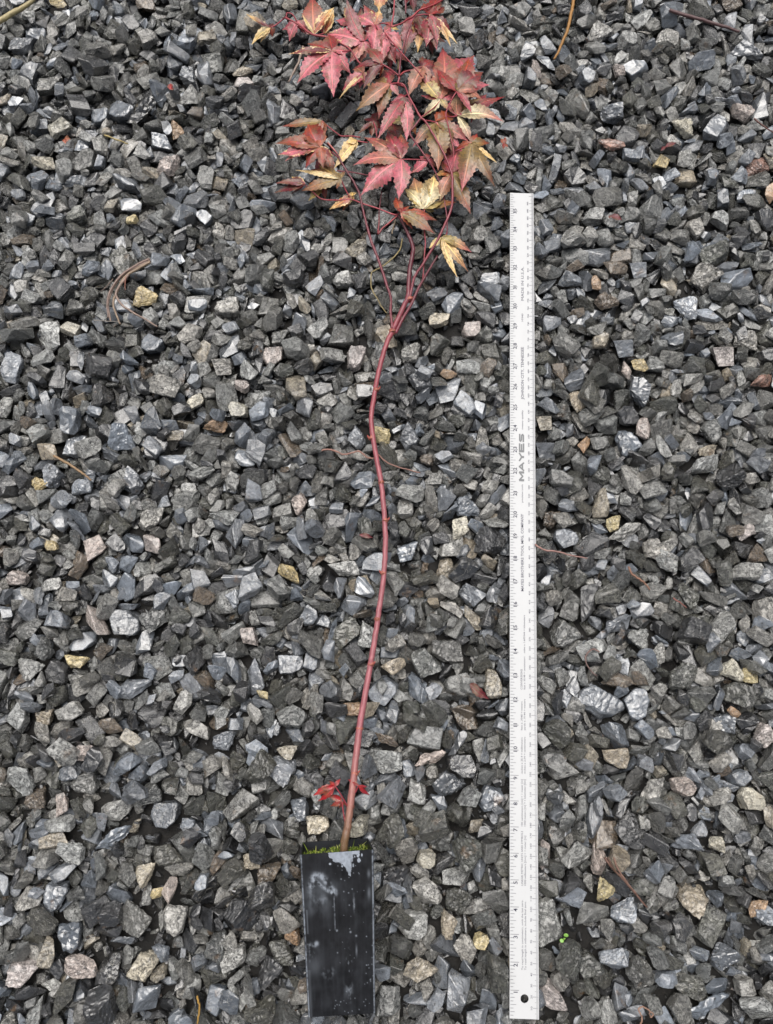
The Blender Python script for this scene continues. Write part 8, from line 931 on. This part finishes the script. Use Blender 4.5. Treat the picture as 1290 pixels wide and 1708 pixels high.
strand('straw', 'thin pale straw under the maple leaves near the top', 'straw', [([(664, 92), (665, 104), (664, 116)], 3.6, (214, 186, 130))], z=1.8)
strand('straw', 'thin tan straw just left of the stem tip', 'straw', [([(654, 390), (657, 378), (660, 366)], 2.6, (190, 170, 140))])
def flake(name, label, cat, u, v, lobes, seed, z=1.5):
    o = build_leaf(None, u, v, z, lobes, None, seed, name, .02); tag(o, label, cat, 'leaf scraps on the stones')
flake('leaf_scrap', 'crumpled bright orange leaf scrap right of the maple leaves', 'leaf scrap', 841, 240, [(836, 231, .5, 'O', 'O', .3), (843, 229, .4, 'R', 'O', .2), (847, 246, .5, 'O', 'O', .3), (839, 249, .5, 'R', 'O', .2)], 201)
flake('leaf_scrap', 'dark red leaf scrap in the upper right gravel', 'leaf scrap', 1110, 245, [(1128, 238, .35, 'D', 'D', 0), (1102, 252, .4, 'D', 'D', 0)], 202)
flake('leaf_scrap', 'brown curled leaf scrap above the striated dark stone at upper right', 'leaf scrap', 1018, 360, [(1038, 367, .4, 'D', 'D', 0), (1016, 364, .6, 'D', 'O', 0)], 203)
flake('leaf_scrap', 'maroon leaf shard left of the ruler beside the large tan stone', 'leaf scrap', 784, 1141, [(816, 1166, .30, 'D', 'D', 0), (800, 1146, .4, 'D', 'D', 0)], 204)
flake('leaf_scrap', 'small brown leaf flake left of the stem at mid height', 'leaf scrap', 600, 892, [(622, 897, .30, 'D', 'D', 0)], 205)
flake('leaf_scrap', 'orange leaf scrap in the upper left gravel', 'leaf scrap', 108, 232, [(118, 232, .8, 'O', 'O', .1), (110, 240, .6, 'O', 'O', .1)], 206)
flake('leaf_scrap', 'tiny crimson leaf scrap in the upper left gravel', 'leaf scrap', 285, 150, [(285, 139, .6, 'B', 'R', 0), (291, 147, .5, 'R', 'R', 0)], 207)
# a green seedling with two seed leaves
sr = empty('seedling', P(941, 1566, 1.1)); tag(sr, 'tiny bright green seedling right of the lower part of the ruler', 'seedling')
g = NT('bright_green_seed_leaf'); g.b.inputs['Base Color'].default_value = (*lin(120, 165, 72), 1); g.b.inputs['Roughness'].default_value = .4; M_GREEN = g.m
def disc(u, v, r, z, seed):
    c = P(u, v, z); k = pxin(u, v, z); V = [c + Vector((0, 0, .03))]; n = 12
    for i in range(n):
        a = 2 * math.pi * i / n; V.append(c + Vector((math.cos(a) * r * k, math.sin(a) * r * k * .8, .03 * math.sin(a + seed))))
    mesh_obj('seed_leaf', V, [(0, i + 1, (i + 1) % n + 1) for i in range(n)], M_GREEN, sr, True)
disc(944.5, 1560, 3.8, 1.5, 1); disc(937.5, 1569, 3.5, 1.5, 3); disc(942, 1566, 2.0, 1.55, 5)
tube('stalk', [(941, 1566, 1.1, 1.6), (941, 1565.5, 1.3, 1.6), (941, 1565, 1.48, 1.6)], M_FIBRE, sr, 6, 3, rc(lin(150, 190, 90), lin(150, 190, 90)))

# ---------------------------------------------------------------- inches to metres
S_ = Matrix.Scale(IN, 4)
for me in bpy.data.meshes: me.transform(S_)
for o in sc.objects:
    if o.type in ('MESH', 'EMPTY'):
        o.location = Vector(o.location) * IN
        m = o.matrix_parent_inverse.copy(); m.translation = m.translation * IN; o.matrix_parent_inverse = m
